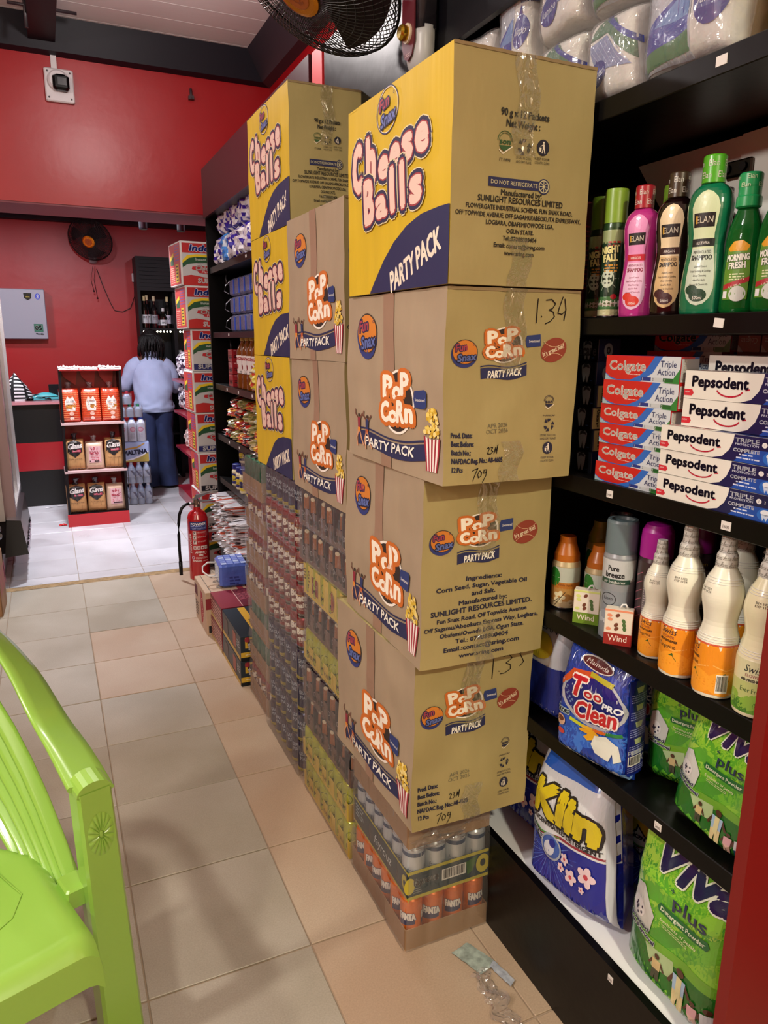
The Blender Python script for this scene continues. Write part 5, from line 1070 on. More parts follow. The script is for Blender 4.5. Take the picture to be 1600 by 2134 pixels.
def viva(W, H, hi=1):
    a = Art(.25, .6, (W, H)); a.rect(0, 0, W, H, '#3a9028', 0)
    for k in range(26):
        q = k/26; a.ell((.5+.25*sin(k*1.9))*W, (.55+.4*sin(k*.77))*H, .6*W, .09*H, ('#55a82a', '#6cb82e', '#86c834', '#48982a', '#9ccc44')[k % 5], 1+k % 2, .5+.5*sin(k), 20)
    a.poly([(0, .0), (W, 0), (W, .3*H), (.7*W, .33*H), (.4*W, .28*H), (0, .38*H)], '#1c6a1e', 3); a.poly([(0, .38*H), (.4*W, .28*H), (.7*W, .33*H), (W, .3*H), (W, .36*H), (.7*W, .4*H), (.35*W, .36*H), (0, .46*H)], '#6aa82c', 4); a.poly([(.3*W, .3*H), (.6*W, .34*H), (.62*W, .22*H), (.4*W, .2*H)], '#a8c490', 5)
    a.poly([(.06*W, .45*H), (.1*W, .6*H), (.2*W, .63*H), (.3*W, .55*H), (.36*W, .5*H), (.33*W, .38*H), (.2*W, .36*H), (.1*W, .4*H)], '#c4c8c4', 6); a.ell(.17*W, .47*H, .085*W, .06*H, '#d8d8d8', 7); 
    for k in range(10): a.ell(.17*W+.055*W*cos(k*2.4)*(k % 3)/2, .47*H+.04*H*sin(k*2.4)*(k % 3)/2, .011*W, .01*H, '#262a4a', 8, n=7)
    a.text('Boosted', .17*W, .375*H, .028*H, '#262a4e', 9, fit=.3*W, rot=-.1, bold=.08, out=[('#c8d4c8', .006*W)]); a.text('Stain Removal', .22*W, .335*H, .024*H, '#262a4e', 9, fit=.36*W, rot=-.1, bold=.08, out=[('#c8d4c8', .006*W)])
    a.text('Viva', .6*W, .8*H, .17*H, '#14184a', 9, fit=.8*W, shear=.3, bold=.08, out=[('#dce6d0', .014*W)]); a.text('plus', .68*W, .655*H, .075*H, '#1e2a4e', 9, fit=.34*W, bold=.02); a.text('+', .5*W, .72*H, .04*H, '#1e2a4e', 9)
    a.poly([(.4*W, .565*H), (.86*W, .565*H), (.88*W, .59*H), (.86*W, .62*H), (.4*W, .62*H), (.38*W, .59*H)], '#14662c', 7); a.text('Detergent Powder', .63*W, .58*H, .026*H, '#d8e4c8', 9, fit=.44*W, bold=.03); a.text('freshness of petals', .6*W, .52*H, .022*H, '#e0e8b8', 9, fit=.36*W, shear=.3); a.fine(.45*W, .5*H, .7*W, 2, .006*H, '#b8cc90', 8, 2)
    def fig(x, y, s_, top, bot, skin='#4a2a1c'):
        a.ell(x, y+.92*s_, .1*s_, .1*s_, skin, 9, n=10); a.poly([(x-.17*s_, y+.8*s_), (x+.17*s_, y+.8*s_), (x+.15*s_, y+.42*s_), (x-.15*s_, y+.42*s_)], top, 9); a.poly([(x-.15*s_, y+.44*s_), (x+.15*s_, y+.44*s_), (x+.15*s_, y+.05*s_), (x+.02*s_, y+.05*s_), (x, y+.3*s_), (x-.04*s_, y+.05*s_), (x-.14*s_, y+.05*s_)], bot, 9); a.line([(x-.15*s_, y+.75*s_), (x-.27*s_, y+.5*s_)], .07*s_, skin, 8); a.line([(x+.15*s_, y+.75*s_), (x+.27*s_, y+.52*s_)], .07*s_, skin, 8)
    fig(.45*W, .13*H, .17*H, '#c8b480', '#3a4030'); fig(.68*W, .08*H, .26*H, '#9fc0dc', '#d8cc98'); a.poly([(.655*W, .16*H), (.71*W, .16*H), (.71*W, .29*H), (.655*W, .29*H)], '#d8d4a0', 10); fig(.82*W, .06*H, .16*H, '#d8a8b0', '#d8b8a8'); fig(.93*W, .04*H, .19*H, '#d0d4d8', '#26466a')
    return a
GB = M('#2f7f28', .22, coat=.7, bump=.3, bs=24, name='green_glossy_pouch')
bag('green detergent pouch leaning at the back of the middle lower shelf', 'green detergent pouches', (1.07, .925, S['s1']), 196, .15, .232, .06, GB, viva(.15, .232), None, 11, 4, .06, -3, -4)
bag('green detergent pouch on the middle lower shelf, cut by the red panel', 'green detergent pouches', (1.0, .79, S['s1']), 180, .165, .238, .07, GB, viva(.165, .238), None, 12, 4, .12, -2, 5)
bag('large bright green detergent pouch on the bottom shelf', 'green detergent pouches', (1.015, .838, .262), 180, .232, .345, .1, GB, viva(.232, .345), None, 13, 4, .05, 0, 2)
def klin(W, H):
    a = Art(.25, .6, (W, H)); a.rect(0, 0, W, H, '#16208a', 0)
    for k in range(40):
        q = k*2*pi/40; a.line([(.36*W+.08*W*cos(q), .3*H+.05*H*sin(q)), (.36*W+(.26+.06*(k % 3))*W*cos(q), .3*H+(.16+.04*(k % 3))*H*sin(q))], .006*W, ('#3a5ac4', '#5a7ad0', '#2c46b4')[k % 3], 1)
    Y = lambda v: (v-.13)*H
    a.poly([(0, Y(.58)), (.25*W, Y(.52)), (.5*W, Y(.56)), (.8*W, Y(.575)), (W, Y(.56)), (W, H), (0, H)], '#cfd2d8', 3); a.poly([(0, Y(.6)), (.25*W, Y(.535)), (.5*W, Y(.575)), (.8*W, Y(.59)), (W, Y(.575)), (W, Y(.59)), (.8*W, Y(.605)), (.5*W, Y(.595)), (.25*W, Y(.55)), (0, Y(.62))], '#8a2a3a', 4); a.poly([(.05*W, Y(.6)), (.25*W, Y(.545)), (.5*W, Y(.58)), (.5*W, Y(.586)), (.25*W, Y(.56))], '#4a8a3a', 5)
    a.text('Klin', .5*W, .55*H, .21*H, '#c8b41c', 7, fit=.86*W, shear=.15, rot=-.04, bold=.12, out=[('#17151c', .02*W)]); a.text('CONCENTRATED DETERGENT', .5*W, .485*H, .03*H, '#17151c', 9, fit=.9*W, rot=-.03, bold=.06); a.rect(.1*W, .86*H, .9*W, .95*H, '#2a5ab8', 4)
    a.ring(.4*W, .36*H, .13*W, .09*H, .018*W, '#9aa4b4', 6); a.ell(.4*W, .36*H, .11*W, .075*H, '#3a5aa8', 5); a.ell(.38*W, .345*H, .07*W, .05*H, '#c8ccd8', 6, .5); a.ell(.42*W, .39*H, .04*W, .03*H, '#16208a', 7)
    a.poly([(.06*W, .48*H), (.3*W, .39*H), (.28*W, .35*H), (.06*W, .43*H)], '#10122c', 6); a.text('3X FOAM TECH', .18*W, .41*H, .02*H, '#d8dce8', 8, fit=.24*W, rot=-.45)
    for (x, y, s_) in ((.58, .34, .05), (.66, .25, .065), (.82, .31, .085), (.54, .27, .04), (.78, .21, .03)):
        for k in range(5): q = k*1.257; a.ell(x*W+s_*.55*W*cos(q), y*H+s_*.55*W*sin(q), s_*.5*W, s_*.38*W, '#dcc4cc', 7, q, 9)
        a.ell(x*W, y*H, s_*.28*W, s_*.28*W, '#b83a4a', 8, n=8)
    a.rect(0, 0, .025*W, .62*H, '#c9ccd6', 9); a.rect(.965*W, 0, .995*W, .9*H, '#c9ccd6', 9)
    return a
KB = M('#1a2490', .22, coat=.7, bump=.35, bs=24, name='blue_white_pouch')
bag('blue and white concentrated detergent bag with yellow lettering on the bottom shelf', 'blue and white detergent bags', (1.01, 1.125, .262), 183, .268, .335, .13, KB, klin(.268, .335), None, 21, 5, .2, -4, -7, edge=WB)
bag('blue and white detergent bag with yellow lettering, half hidden by the lowest carton', 'blue and white detergent bags', (1.075, 1.425, .262), 185, .268, .335, .12, KB, klin(.268, .335), None, 22, 5, .15, -4, 3, edge=WB)
bag('dark end of a detergent bag deep in the bottom shelf', None, (1.19, 1.05, .262), 200, .2, .3, .1, KB, klin(.2, .3), None, 23, 5, .15)
# ---------------------------------------------------------------- toilet roll packs on the top shelf
TP = M('#e0ded9', .8, var=.06, vs=30, bump=.5, bs=30, name='tissue_paper')
def roll_pack(label, loc, W, H, D, seed, art='jumbo'):
    t = thing('toilet_roll_pack', label, 'toilet roll pack', loc, R(-90), 'toilet roll packs on the top shelf')
    b = MB(); def_ = lambda p_: (p_[0]+.006*noise.noise((p_[0]*14, p_[2]*14, seed)), p_[1]+.008*noise.noise((p_[0]*16+5, p_[2]*16, seed)), p_[2]+.006*noise.noise((p_[0]*12, p_[2]*12, seed+9)))
    def F(u, v, d): # front face rounded
        x = W*(u-.5); z = H*v; e = max(0, 1-abs(2*u-1)**5)**.4*max(0, 1-abs(2*v-1)**6)**.4
        p_ = def_((x, -D*.5*(.35+.65*e), z)); return (p_[0], p_[1]-d, p_[2])
    b.grid(lambda u, v: F(u, v, 0), 20, 20, TP); b.grid(lambda u, v: def_((W/2*(1 if u < 2 else 1), -D*.175+u*D*.6, H*v)), 6, 10, TP); b.grid(lambda u, v: def_((-W/2, D*.4-u*D*.6, H*v)), 6, 10, TP); b.grid(lambda u, v: def_((W*(u-.5), -D*.2+v*D*.6, H)), 10, 6, TP); b.grid(lambda u, v: def_((W*(u-.5), -D*.2+v*D*.6, 0)), 10, 6, TP)
    a = Art(.3, .4); r_ = random.Random(seed); w_, h_ = W, H
    if art == 'jumbo':
        a.poly([(.1*w_, .75*h_), (.35*w_, .95*h_), (.6*w_, .9*h_), (.95*w_, .55*h_), (.95*w_, .35*h_), (.5*w_, .75*h_)], '#4a7a5a', 1); a.poly([(.35*w_, .97*h_), (.45*w_, .97*h_), (.98*w_, .6*h_), (.98*w_, .52*h_)], '#2a3a9a', 2); a.poly([(.1*w_, .7*h_), (.5*w_, .72*h_), (.9*w_, .3*h_), (.3*w_, .35*h_)], '#8f9cc4', 1)
        for k in range(7): a.line([(.15*w_+.08*k*w_, .66*h_), (.45*w_+.07*k*w_, .34*h_)], .0012, '#b9c4e0', 2)
        a.ell(.32*w_, .32*h_, .2*w_, .16*h_, '#1c2a8c', 3); a.poly([(.14*w_, .36*h_), (.3*w_, .5*h_), (.34*w_, .44*h_)], '#1c2a8c', 3); a.text('Jumbo', .33*w_, .28*h_, .09*h_, '#dfe2ee', 5, fit=.32*w_, shear=.25, rot=.1)
    elif art == 'soft':
        a.rect(.02*w_, .05*h_, .62*w_, .98*h_, '#bcc2cc', 0); a.poly([(.05*w_, .3*h_), (.6*w_, .5*h_), (.6*w_, .22*h_), (.05*w_, .15*h_)], '#2438a0', 1); a.poly([(.05*w_, .15*h_), (.6*w_, .22*h_), (.6*w_, .1*h_), (.05*w_, .06*h_)], '#3c7a4c', 2); a.poly([(.2*w_, .3*h_), (.6*w_, .5*h_), (.6*w_, .3*h_)], '#6f94cc', 2); a.text('Softwave', .33*w_, .72*h_, .085*h_, '#223a96', 4, fit=.46*w_, shear=.2, rot=.12, bold=.06); a.text('For extra touch', .36*w_, .66*h_, .025*h_, '#5a6a9a', 4, fit=.3*w_, rot=.12)
        a.ell(.8*w_, .35*h_, .15*w_, .15*h_, '#1c2a8c', 3); a.poly([(.68*w_, .4*h_), (.8*w_, .58*h_), (.84*w_, .48*h_)], '#1c2a8c', 3); a.text('Jumbo', .8*w_, .32*h_, .07*h_, '#dfe2ee', 5, fit=.22*w_, shear=.25)
        for k in range(8): a.line([(.62*w_+.03*k*w_, .98*h_), (.8*w_+.03*k*w_, .6*h_)], .003, '#7f90b8', 2)
    a.to(b, lambda u, v, d: F(u/W, v/H, d), .012, .0003, .001); b.build('tissue_block', t)
    b = MB(); b.grid(lambda u, v: (lambda p_: (p_[0]*1.01, p_[1]-.004-.004*abs(noise.noise((u*9, v*9, seed))), p_[2]))(F(u, v, 0)), 24, 24, BAGF, False); b.build('plastic_sleeve', t)
    return t
z5 = S['s5']
roll_pack('large toilet roll pack with white and green print, nearest on the top shelf', (1.03, .985, z5), .19, .24, .16, 1, 'soft')
roll_pack('lower jumbo roll pack between the large pack and the carton', (1.03, 1.155, z5), .14, .145, .16, 2)
roll_pack('upper roll pack, green edge at the very top of the picture', (1.03, 1.155, z5+.15), .14, .15, .16, 3, 'soft')
roll_pack('jumbo roll pack with blue badge above the front carton', (1.03, 1.31, z5+.155), .145, .16, .16, 4)
roll_pack('roll pack peeping out just over the front carton edge', (1.03, 1.31, z5), .145, .15, .16, 5)
roll_pack('roll pack in glossy film above the left half of the carton', (1.02, 1.46, z5+.13), .12, .2, .15, 6, 'soft'); 
roll_pack('plain base roll pack under the glossy one', (1.02, 1.46, z5), .12, .125, .15, 7)
roll_pack('leftmost white roll pack on the top shelf beside the black fan box', (1.02, 1.62, z5), .16, .26, .15, 8, 'none')
b = MB(); b.box(1.0, 1.1, .78, .868, z5, z5+.2, M('#b8a418', .3, coat=.5, name='yellow_pack'), .008); a = Art(.3); a.text('ULTRA', .04, .05, .018, '#1c3a2a', 2, fit=.07, rot=.12, bold=.08); a.text('STRENGTH', .045, .03, .012, '#7a1c1c', 2, fit=.07, rot=.12, bold=.05); a.rect(0, .09, .088, .15, '#8a98a8', 1); a.rect(0, .16, .03, .2, '#3a5a3a', 1); a.ell(.06, .12, .02, .015, '#1c5a7a', 2)
a.to(b, lambda u, v, d: (1.0-d, .868-u, z5+v), None, .0002, .0004); tag(b.build('kitchen_roll_pack'), 'yellow pack with dark green lettering at the top right corner', 'pack')
# ---------------------------------------------------------------- far part of the shelving
def crinkle(label, group, loc, W, H, D, cols, seed, az=180, nm='snack_packet', cat='packet', txt=None, lean=0, tilt=0, rough=.3):
    t = thing(nm, label, cat, loc, 0, group); t.rotation_euler = (R(lean), R(tilt), R(az+90)); b = MB(); r_ = random.Random(seed)
    mts = [M(c, rough, coat=.5, bump=.3, bs=30) for c in cols]
    def S_(u, v, sg):
        e = max(0, 1-abs(2*u-1)**3)**.5*max(0, 1-abs(2*v-1)**4)**.5
        return (W*(u-.5)+.1*W*noise.noise((u*4, v*4, seed)), sg*D/2*e+.25*D*noise.noise((u*7, v*7, seed+sg)), H*v)
    n = 9
    for sg in (-1, 1):
        vs = [S_(i/n, j/n, sg) for j in range(n+1) for i in range(n+1)]
        for j in range(n):
            for i in range(n):
                q = noise.noise((i*.45+seed, j*.5, seed*2)); k = 0 if q < -.05 else (1 if q < .2 else 2); k = min(k, len(mts)-1)
                a_ = j*(n+1)+i; b.add([vs[a_], vs[a_+1], vs[a_+n+2], vs[a_+n+1]], [[0, 1, 2, 3]], mts[k])
    if txt:
        a = Art(.3); a.text(txt[0], W/2, H*.45, H*.2, txt[1], 2, fit=W*.8, bold=.05, shear=.2); a.to(b, lambda u, v, d: (lambda q_: (q_[0], q_[1]-d-.002, q_[2]))(S_(u/W, v/H, -1)), .02)
    b.build('pouch', t)
    b = MB()
    for zz in (0, H): b.grid(lambda u, v: (W*(u-.5)*1.02, .003*noise.noise((u*9, v, seed)), zz+(v-.5)*H*.07), 8, 1, mts[0], False)
    b.build('crimped_seal', t); return t
k = 0
for row in range(2):
    for i in range(7):
        y = 4.5-i*.17; 
        crinkle('%s white and blue sachet strip, top far shelf, %s from the far end' % (('lower', 'upper')[row], ('first', 'second', 'third', 'fourth', 'fifth', 'sixth', 'seventh')[i]) if not (row == 0 and i == 1) else 'bright blue sachet strip among the white ones on the top far shelf', 'sachet strips on the top far shelf', (1.0+.02*row, y, S['s5']+row*.165), .16, .16, .08, ('#d8d6dc', '#2a1c8c', '#b8b4be') if not (row == 0 and i == 1) else ('#1c6ac0', '#3a8ad8', '#c8d4e0'), 50+k, nm='sachet_strip', cat='sachet', tilt=6*sin(k*2)); k += 1
CLR = film('clear_case', '#8a8cb0', .45, .4, .08, .5, 40)
for row in range(3):
    for i in range(7):
        c = ('#4a4c8c', '#3a62b8', '#6a3c6c')[(row+i*2) % 3] if i < 3 else '#7a3450'
        t = thing('plastic_jar_pack', 'clear plastic jar, %s row, %s from the far end of the shelf' % (('lowest', 'middle', 'top')[row], ('first', 'second', 'third', 'fourth', 'fifth', 'sixth', 'seventh')[i]), 'plastic jar', (1.05, 4.33-i*.125, S['s4']+row*.1), 0, 'clear plastic jars on the far shelf')
        b = MB(); b.box(-.05, .05, -.055, .055, 0, .095, CLR, .012); b.build('clear_case', t)
        b = MB(); b.box(-.035, .04, -.04, .04, .008, .07, M(c, .4, var=.35, vs=40), .01); b.box(-.0505, -.045, -.05, -.035, .01, .085, M('#3a5ac8', .3)); b.build('content', t)
        if i == 0: b = MB(); b.tube([(-.05, .03, .085), (-.07, .06, .06), (-.075, .07, .03), (-.055, .05, .015)], .0025, M('#b8b8c4', .2, .5), 5); b.build('wire_handle', t)
RB = M('#8a1a22', .35, coat=.4, name='red_tea_box')
a = Art(.3); a.fine(.01, .045, .09, 2, .006, '#2a1014', 1, 3); a.ell(.05, .03, .03, .012, '#3a1216', 1); a.fine(.01, .085, .08, 1, .006, '#c89090', 1, 4)
rb0 = None
for k, (y, z, x) in enumerate(((4.33, 0, .965), (4.33, .07, .965), (4.33, .14, .965), (4.22, 0, .99), (4.22, .07, .99), (4.22, .14, 1.03), (4.2, .21, 1.05))):
    b = MB(); b.box(0, .12, -.1, 0, 0, .068, RB, .001); a.to(b, lambda u, v, d: (-d, -u, v*.7), None, .0003, .0005); a.to(b, lambda u, v, d: (u, -.1-d, v*.7), None, .0003, .0005)
    o = b.build('tea_box', None, (x, y, S['s3']+z)); tag(o, 'red box with dark print on the far shelf, %s' % ('bottom of the left pile', 'middle of the left pile', 'top of the left pile', 'bottom of the right pile', 'middle of the right pile', 'top of the right pile', 'perched highest at the back')[k], 'box', 'red boxes on the far shelf')
def oil(label, loc):
    t = thing('oil_bottle', label, 'bottle', loc, R(-70), 'cooking oil bottles')
    P = [(.036, 0)]+smooth_prof([(.038, .002), (.041, .01), (.041, .06), (.038, .1), (.041, .18), (.034, .215), (.017, .245), (.016, .26)], 3)
    b = MB(); b.lathe(P, M('#6a3a12', .12, coat=.8, name='amber_oil'), 18); a = Art(.4); a.rect(-.06, .085, .06, .18, '#d4ccc8', 0); a.text('KINGS', 0, .155, .015, '#9a1c26', 2, fit=.055, bold=.06)
    a.ell(-.01, .12, .01, .014, '#8a2a2a', 2); a.fine(-.05, .14, -.02, 5, .003, '#4a4a4a', 1, 2); a.fine(.01, .1, .05, 4, .003, '#4a4a4a', 1, 5); a.to(b, oval(P, 1, .041), .012, .0002, .0006); b.build('bottle_body', t)
    b = MB(); b.lathe([(.019, .258), (.019, .282), (.017, .284)], M('#c8b060', .4, name='cream_cap'), 14); b.build('cap', t)
for i in range(4): oil('amber cooking oil bottle with white label, %s from the far end' % ('first', 'second', 'third', 'fourth')[i], (.995, 4.07-i*.105, S['s3']))
crinkle('yellow and red snack packet lying at the shelf edge near the oil bottles', None, (.97, 3.62, S['s3']), .2, .12, .08, ('#c8b82a', '#b8402a', '#c8c4a0'), 31, 200, tilt=15)
k = 0
for row in range(4):
    for i in range(6):
        cols = (('#b8281c', '#241a1a', '#c8b090'), ('#9a8a4a', '#6a6a3a', '#c8bc98'), ('#c0301c', '#d8a83a', '#8a1c1c'))[(k*7+row) % 3 if not (row > 1 and i > 2) else 1]
        crinkle('crumpled snack packet, %s layer, %s from the far end' % (('bottom', 'second', 'third', 'top')[row], ('first', 'second', 'third', 'fourth', 'fifth', 'sixth')[i]), 'crumpled snack packets on the far shelf', (1.0+.015*row+.01*sin(k), 4.36-i*.155-(row % 2)*.05, S['s2']+.002+row*.06), .15, .06, .12, cols, 80+k, 185+20*sin(k*3), lean=-25*cos(k)*0, tilt=4*sin(k*5)); k += 1
def mayo(label, loc, r_, h, lab, grp):
    t = thing('mayonnaise_jar', label, 'jar', loc, R(-65), grp); b = MB(); b.lathe([(r_*.92, 0), (r_, .006), (r_, h*.68), (r_*.85, h*.76), (r_*.8, h*.8)], M('#cfc6a4', .25, coat=.5, name='mayo_cream'), 18)
    a = Art(.4); a.rect(-r_*1.3, h*.12, r_*1.3, h*.58, lab, 0); a.ell(0, h*.36, r_*.5, h*.14, '#c8b43a' if lab != '#c8b42a' else '#2a2c5c', 1); a.fine(-r_*.5, h*.3, r_*.5, 2, .004, '#1c1c2c', 2, 3); a.to(b, cyl(r_), .012, .0002, .0005); b.build('jar_body', t)
    b = MB(); b.lathe([(r_*.9, h*.78), (r_*.92, h*.79), (r_*.92, h*.99), (r_*.86, h)], M('#1c246c', .4, name='blue_lid'), 18); b.build('lid', t)
for i, (y, r_, h, lab, x, z) in enumerate(((4.28, .042, .13, '#262a6a', .99, 0), (4.16, .042, .13, '#262a6a', .985, 0), (4.04, .044, .14, '#c8b42a', .98, 0), (4.3, .05, .13, '#1c2048', 1.05, .131), (4.0, .045, .12, '#1c2440', 1.06, .12), (3.92, .036, .09, '#c8b42a', .98, 0), (3.83, .036, .09, '#c8b42a', .985, 0), (3.74, .036, .09, '#c8b42a', .985, 0))):
    mayo('cream jar with blue lid on the far lower shelf, %s' % ('first at the far end', 'second from the far end', 'third, with yellow label', 'stacked high at the far end', 'stacked high in the middle', 'small yellow-labelled, left of three', 'small yellow-labelled, middle of three', 'small yellow-labelled, right of three')[i], (x, y, S['s1']+z), r_, h, lab, 'cream jars with blue lids')
b = MB(); b.box(1.02, 1.1, 3.95, 4.35, S['s1'], S['s1']+.12, M('#2a1c14', .6, name='dark_tray_box')); tag(b.build('display_carton'), 'dark low carton carrying the high jars on the far lower shelf', 'carton')
for st in range(5):
    for i in range(9 - 2*(st > 2)):
        if st == 4 and i > 2: continue
        t = None
        crinkle('flat white packet in the %s pile of the bottom shelf, %s from below' % (('farthest', 'second', 'third', 'fourth', 'nearest')[st], ('first', 'second', 'third', 'fourth', 'fifth', 'sixth', 'seventh', 'eighth', 'ninth')[i]), 'flat white packets on the far bottom shelf', (.955+.03*(i % 2)+.02+.0, 4.52-st*.16, .262+i*.033), .15, .035, .2, ('#cfcccc', '#b8b0b4', '#b84a30') if i % 3 else ('#d4d2d4', '#c8c4c8', '#2a2a2c'), 140+st*9+i, 180+8*sin(i*3+st), nm='flat_packet', txt=None)
# ================================================================ green plastic armchair (front left)
GRN = M('#8cb84a', .28, coat=.45, name='lime_plastic')
t = thing('plastic_armchair', 'lime green moulded plastic armchair with rosette on its arm front', 'chair', (-.265, 1.365, 0), R(17.5))
def strip(path, wid, thick, mt, b, tilt=None, n=None):
    """flat rounded band along path; wid = direction vectors (half width) per point, thick along normal"""
    P = [Vector(p) for p in path]; rings = []
    for i, p in enumerate(P):
        tn = (P[min(i+1, len(P)-1)]-P[max(i-1, 0)]).normalized(); w_ = Vector(wid[i]); nrm = tn.cross(w_).normalized()*thick
        q = [p+w_*a_+nrm*c_ for a_, c_ in ((-1, -.3), (-.92, -1), (-.5, -1.1), (0, -1.15), (.5, -1.1), (.92, -1), (1, -.3), (1, .3), (.92, 1), (.5, 1.3), (0, 1.45), (-.5, 1.3), (-.92, 1), (-1, .3))]
        rings.append([tuple(x) for x in q])
    k = 14; vs = [v for g in rings for v in g]; fs = [[i*k+j, i*k+(j+1) % k, (i+1)*k+(j+1) % k, (i+1)*k+j] for i in range(len(P)-1) for j in range(k)]
    b.add(vs, fs, mt, True); b.add(rings[0], [list(range(k))], mt); b.add(rings[-1], [list(range(k))], mt)
def spl(P, n=6):
    P = [Vector(p) for p in P]; o = []
    for i in range(len(P)-1):
        a, b_, c, d = P[max(i-1, 0)], P[i], P[i+1], P[min(i+2, len(P)-1)]
        for j in range(n):
            s_ = j/n; o.append(.5*((2*b_)+(c-a)*s_+(2*a-5*b_+4*c-d)*s_**2+(3*b_-3*c+d-a)*s_**3))
    return o+[P[-1]]
half = [(.262, -.07, .655), (.27, .06, .672), (.268, .18, .70), (.25, .30, .785), (.2, .41, .875), (.11, .47, .93), (0, .485, .95)]
path = half+[(-x, y, z) for x, y, z in half[-2::-1]]
ss = spl(path, 5); W_ = []
for i, p in enumerate(ss):
    s_ = i/(len(ss)-1); e = abs(2*s_-1)   # 1 at arm fronts
    out = Vector((p.x, p.y*.6, 0)); out = out.normalized() if out.length > .01 else Vector((0, 1, 0))
    W_.append(out*(.042+.012*(1-e))+Vector((0, 0, -.034*(1-e)-.010)))
b = MB(); strip(ss, W_, .006, GRN, b); b.build('arm_and_back_rim', t)
for sx in (1, -1):
    b = MB(); X = .262*sx; n = 12
    prof = []
    for i in range(n+1):
        v = i/n; z = .66*(1-v); w_ = .033+.008*v
        prof.append((z, w_, X+sx*.02*v))
    vs = []; 
    for (z, w_, cx) in prof:
        vs += [(cx-w_, -.085, z), (cx-w_*.85, -.092, z), (cx+w_*.85, -.092, z), (cx+w_, -.085, z), (cx+w_, -.04, z), (cx+w_-.006, -.04, z), (cx+w_-.008, -.078, z), (cx-w_+.008, -.078, z), (cx-w_+.006, -.04, z), (cx-w_, -.04, z)]
    k = 10; b.add(vs, [[i*k+j, i*k+(j+1) % k, (i+1)*k+(j+1) % k, (i+1)*k+j] for i in range(n) for j in range(k)], GRN)
    b.add([(X+.034*cos(pi*q/10), -.09, .655+.024*sin(pi*q/10)) for q in range(11)]+[(X+.034*cos(pi*q/10), -.045, .66+.026*sin(pi*q/10)) for q in range(11)], [[q, q+1, q+12, q+11] for q in range(10)]+[list(range(11))], GRN, False)
    leg = b.build('leg', t)
    b = MB(); cz = .565; cx = X+sx*.004
    for q in range(16):
        a_ = 2*pi*q/16; px, pz = cx+.0185*cos(a_), cz+.034*sin(a_)
        vs = []
        for i in range(6):
            for j in range(5):
                u = i/5; v = (j/4-.5)*2; rx, rz_ = .0255*(.2+.8*u), .047*(.2+.8*u); an = a_+v*.19*(1-.0*u)
                hgt = .0032*(sin(pi*min(1, .15+u*.85)))**.5*(1-v*v)**.5 if abs(v) < 1 and u < 1 else 0
                vs.append((cx+rx*cos(an), -.0925-hgt.real if isinstance(hgt, complex) else -.0925-hgt, cz+rz_*sin(an)))
        b.add(vs, [[i*5+j, i*5+j+1, (i+1)*5+j+1, (i+1)*5+j] for i in range(5) for j in range(4)], GRN, True)
    b.ball((cx, -.0925, cz), .005, GRN, 8, 1, .5, 1.6); b.build('rosette', leg)
for k in range(6):
    H = .475-.066*k; Wd = .235-.012*k; Dp = .435-.018*k; pts = []
    for i in range(25):
        a_ = pi*i/24; pts.append(Vector((Wd*(cos(a_)), -.01+.012*k+(Dp+.01)*sin(a_)**.8, .395+(H+.05)*sin(a_))))
    wv = [Vector((cos(pi*i/24)*.016, .006, .004+.015*sin(pi*i/24))) for i in range(25)]
    b = MB(); strip(pts, wv, .004, GRN, b); b.build('back_slat', t)
b = MB()
def seat(u, v):
    x = (u-.5); y = v; hw = .195+.012*(1-v)
    X = 2*x*hw; Y = -.205+.42*v
    c = max(0, abs(2*x)-.86)/.14; c2 = max(0, .08-v)/.08
    z = .447-.012*(1-abs(2*x)**4)*(1-(2*v-1)**4)-.02*c**2-.03*c2**2
    if v > .75: X *= 1-.35*(v-.75)/.25
    return (X, Y, z)
b.grid(seat, 28, 28, GRN); b.grid(lambda u, v: (lambda p_: (p_[0]*(1+.012*v), p_[1]-.008*v, p_[2]-.06*v))(seat(u, 0)), 28, 4, GRN)
for e_ in (0, 1): b.grid(lambda u, v: (lambda p_: (p_[0]+(.008 if e_ else -.008)*v, p_[1], p_[2]-.05*v))(seat(e_, u)), 24, 3, GRN)
b.grid(lambda u, v: (lambda p_: (p_[0], p_[1], p_[2]-.012))(seat(u, v)), 10, 10, GRN)
# raised lines on the seat
b.tube([(lambda p_: (p_[0], p_[1], p_[2]+.0005))(seat(u_, v_)) for u_, v_ in ((.84, .95), (.84, .5), (.76, .38), (.5, .25), (.24, .38), (.16, .5), (.16, .95))], .0018, GRN, 6)
b.build('seat', t)
for sx in (1, -1):
    b = MB(); b.prism([(sx*.19, .44), (sx*.235, .44), (sx*.25, .0), (sx*.215, 0)], .2, .235, GRN); b.build('leg', t)
    b = MB(); b.box(min(sx*.2, sx*.245), max(sx*.2, sx*.245), -.06, .0, .40, .445, GRN, .004); b.build('seat_bracket', t)
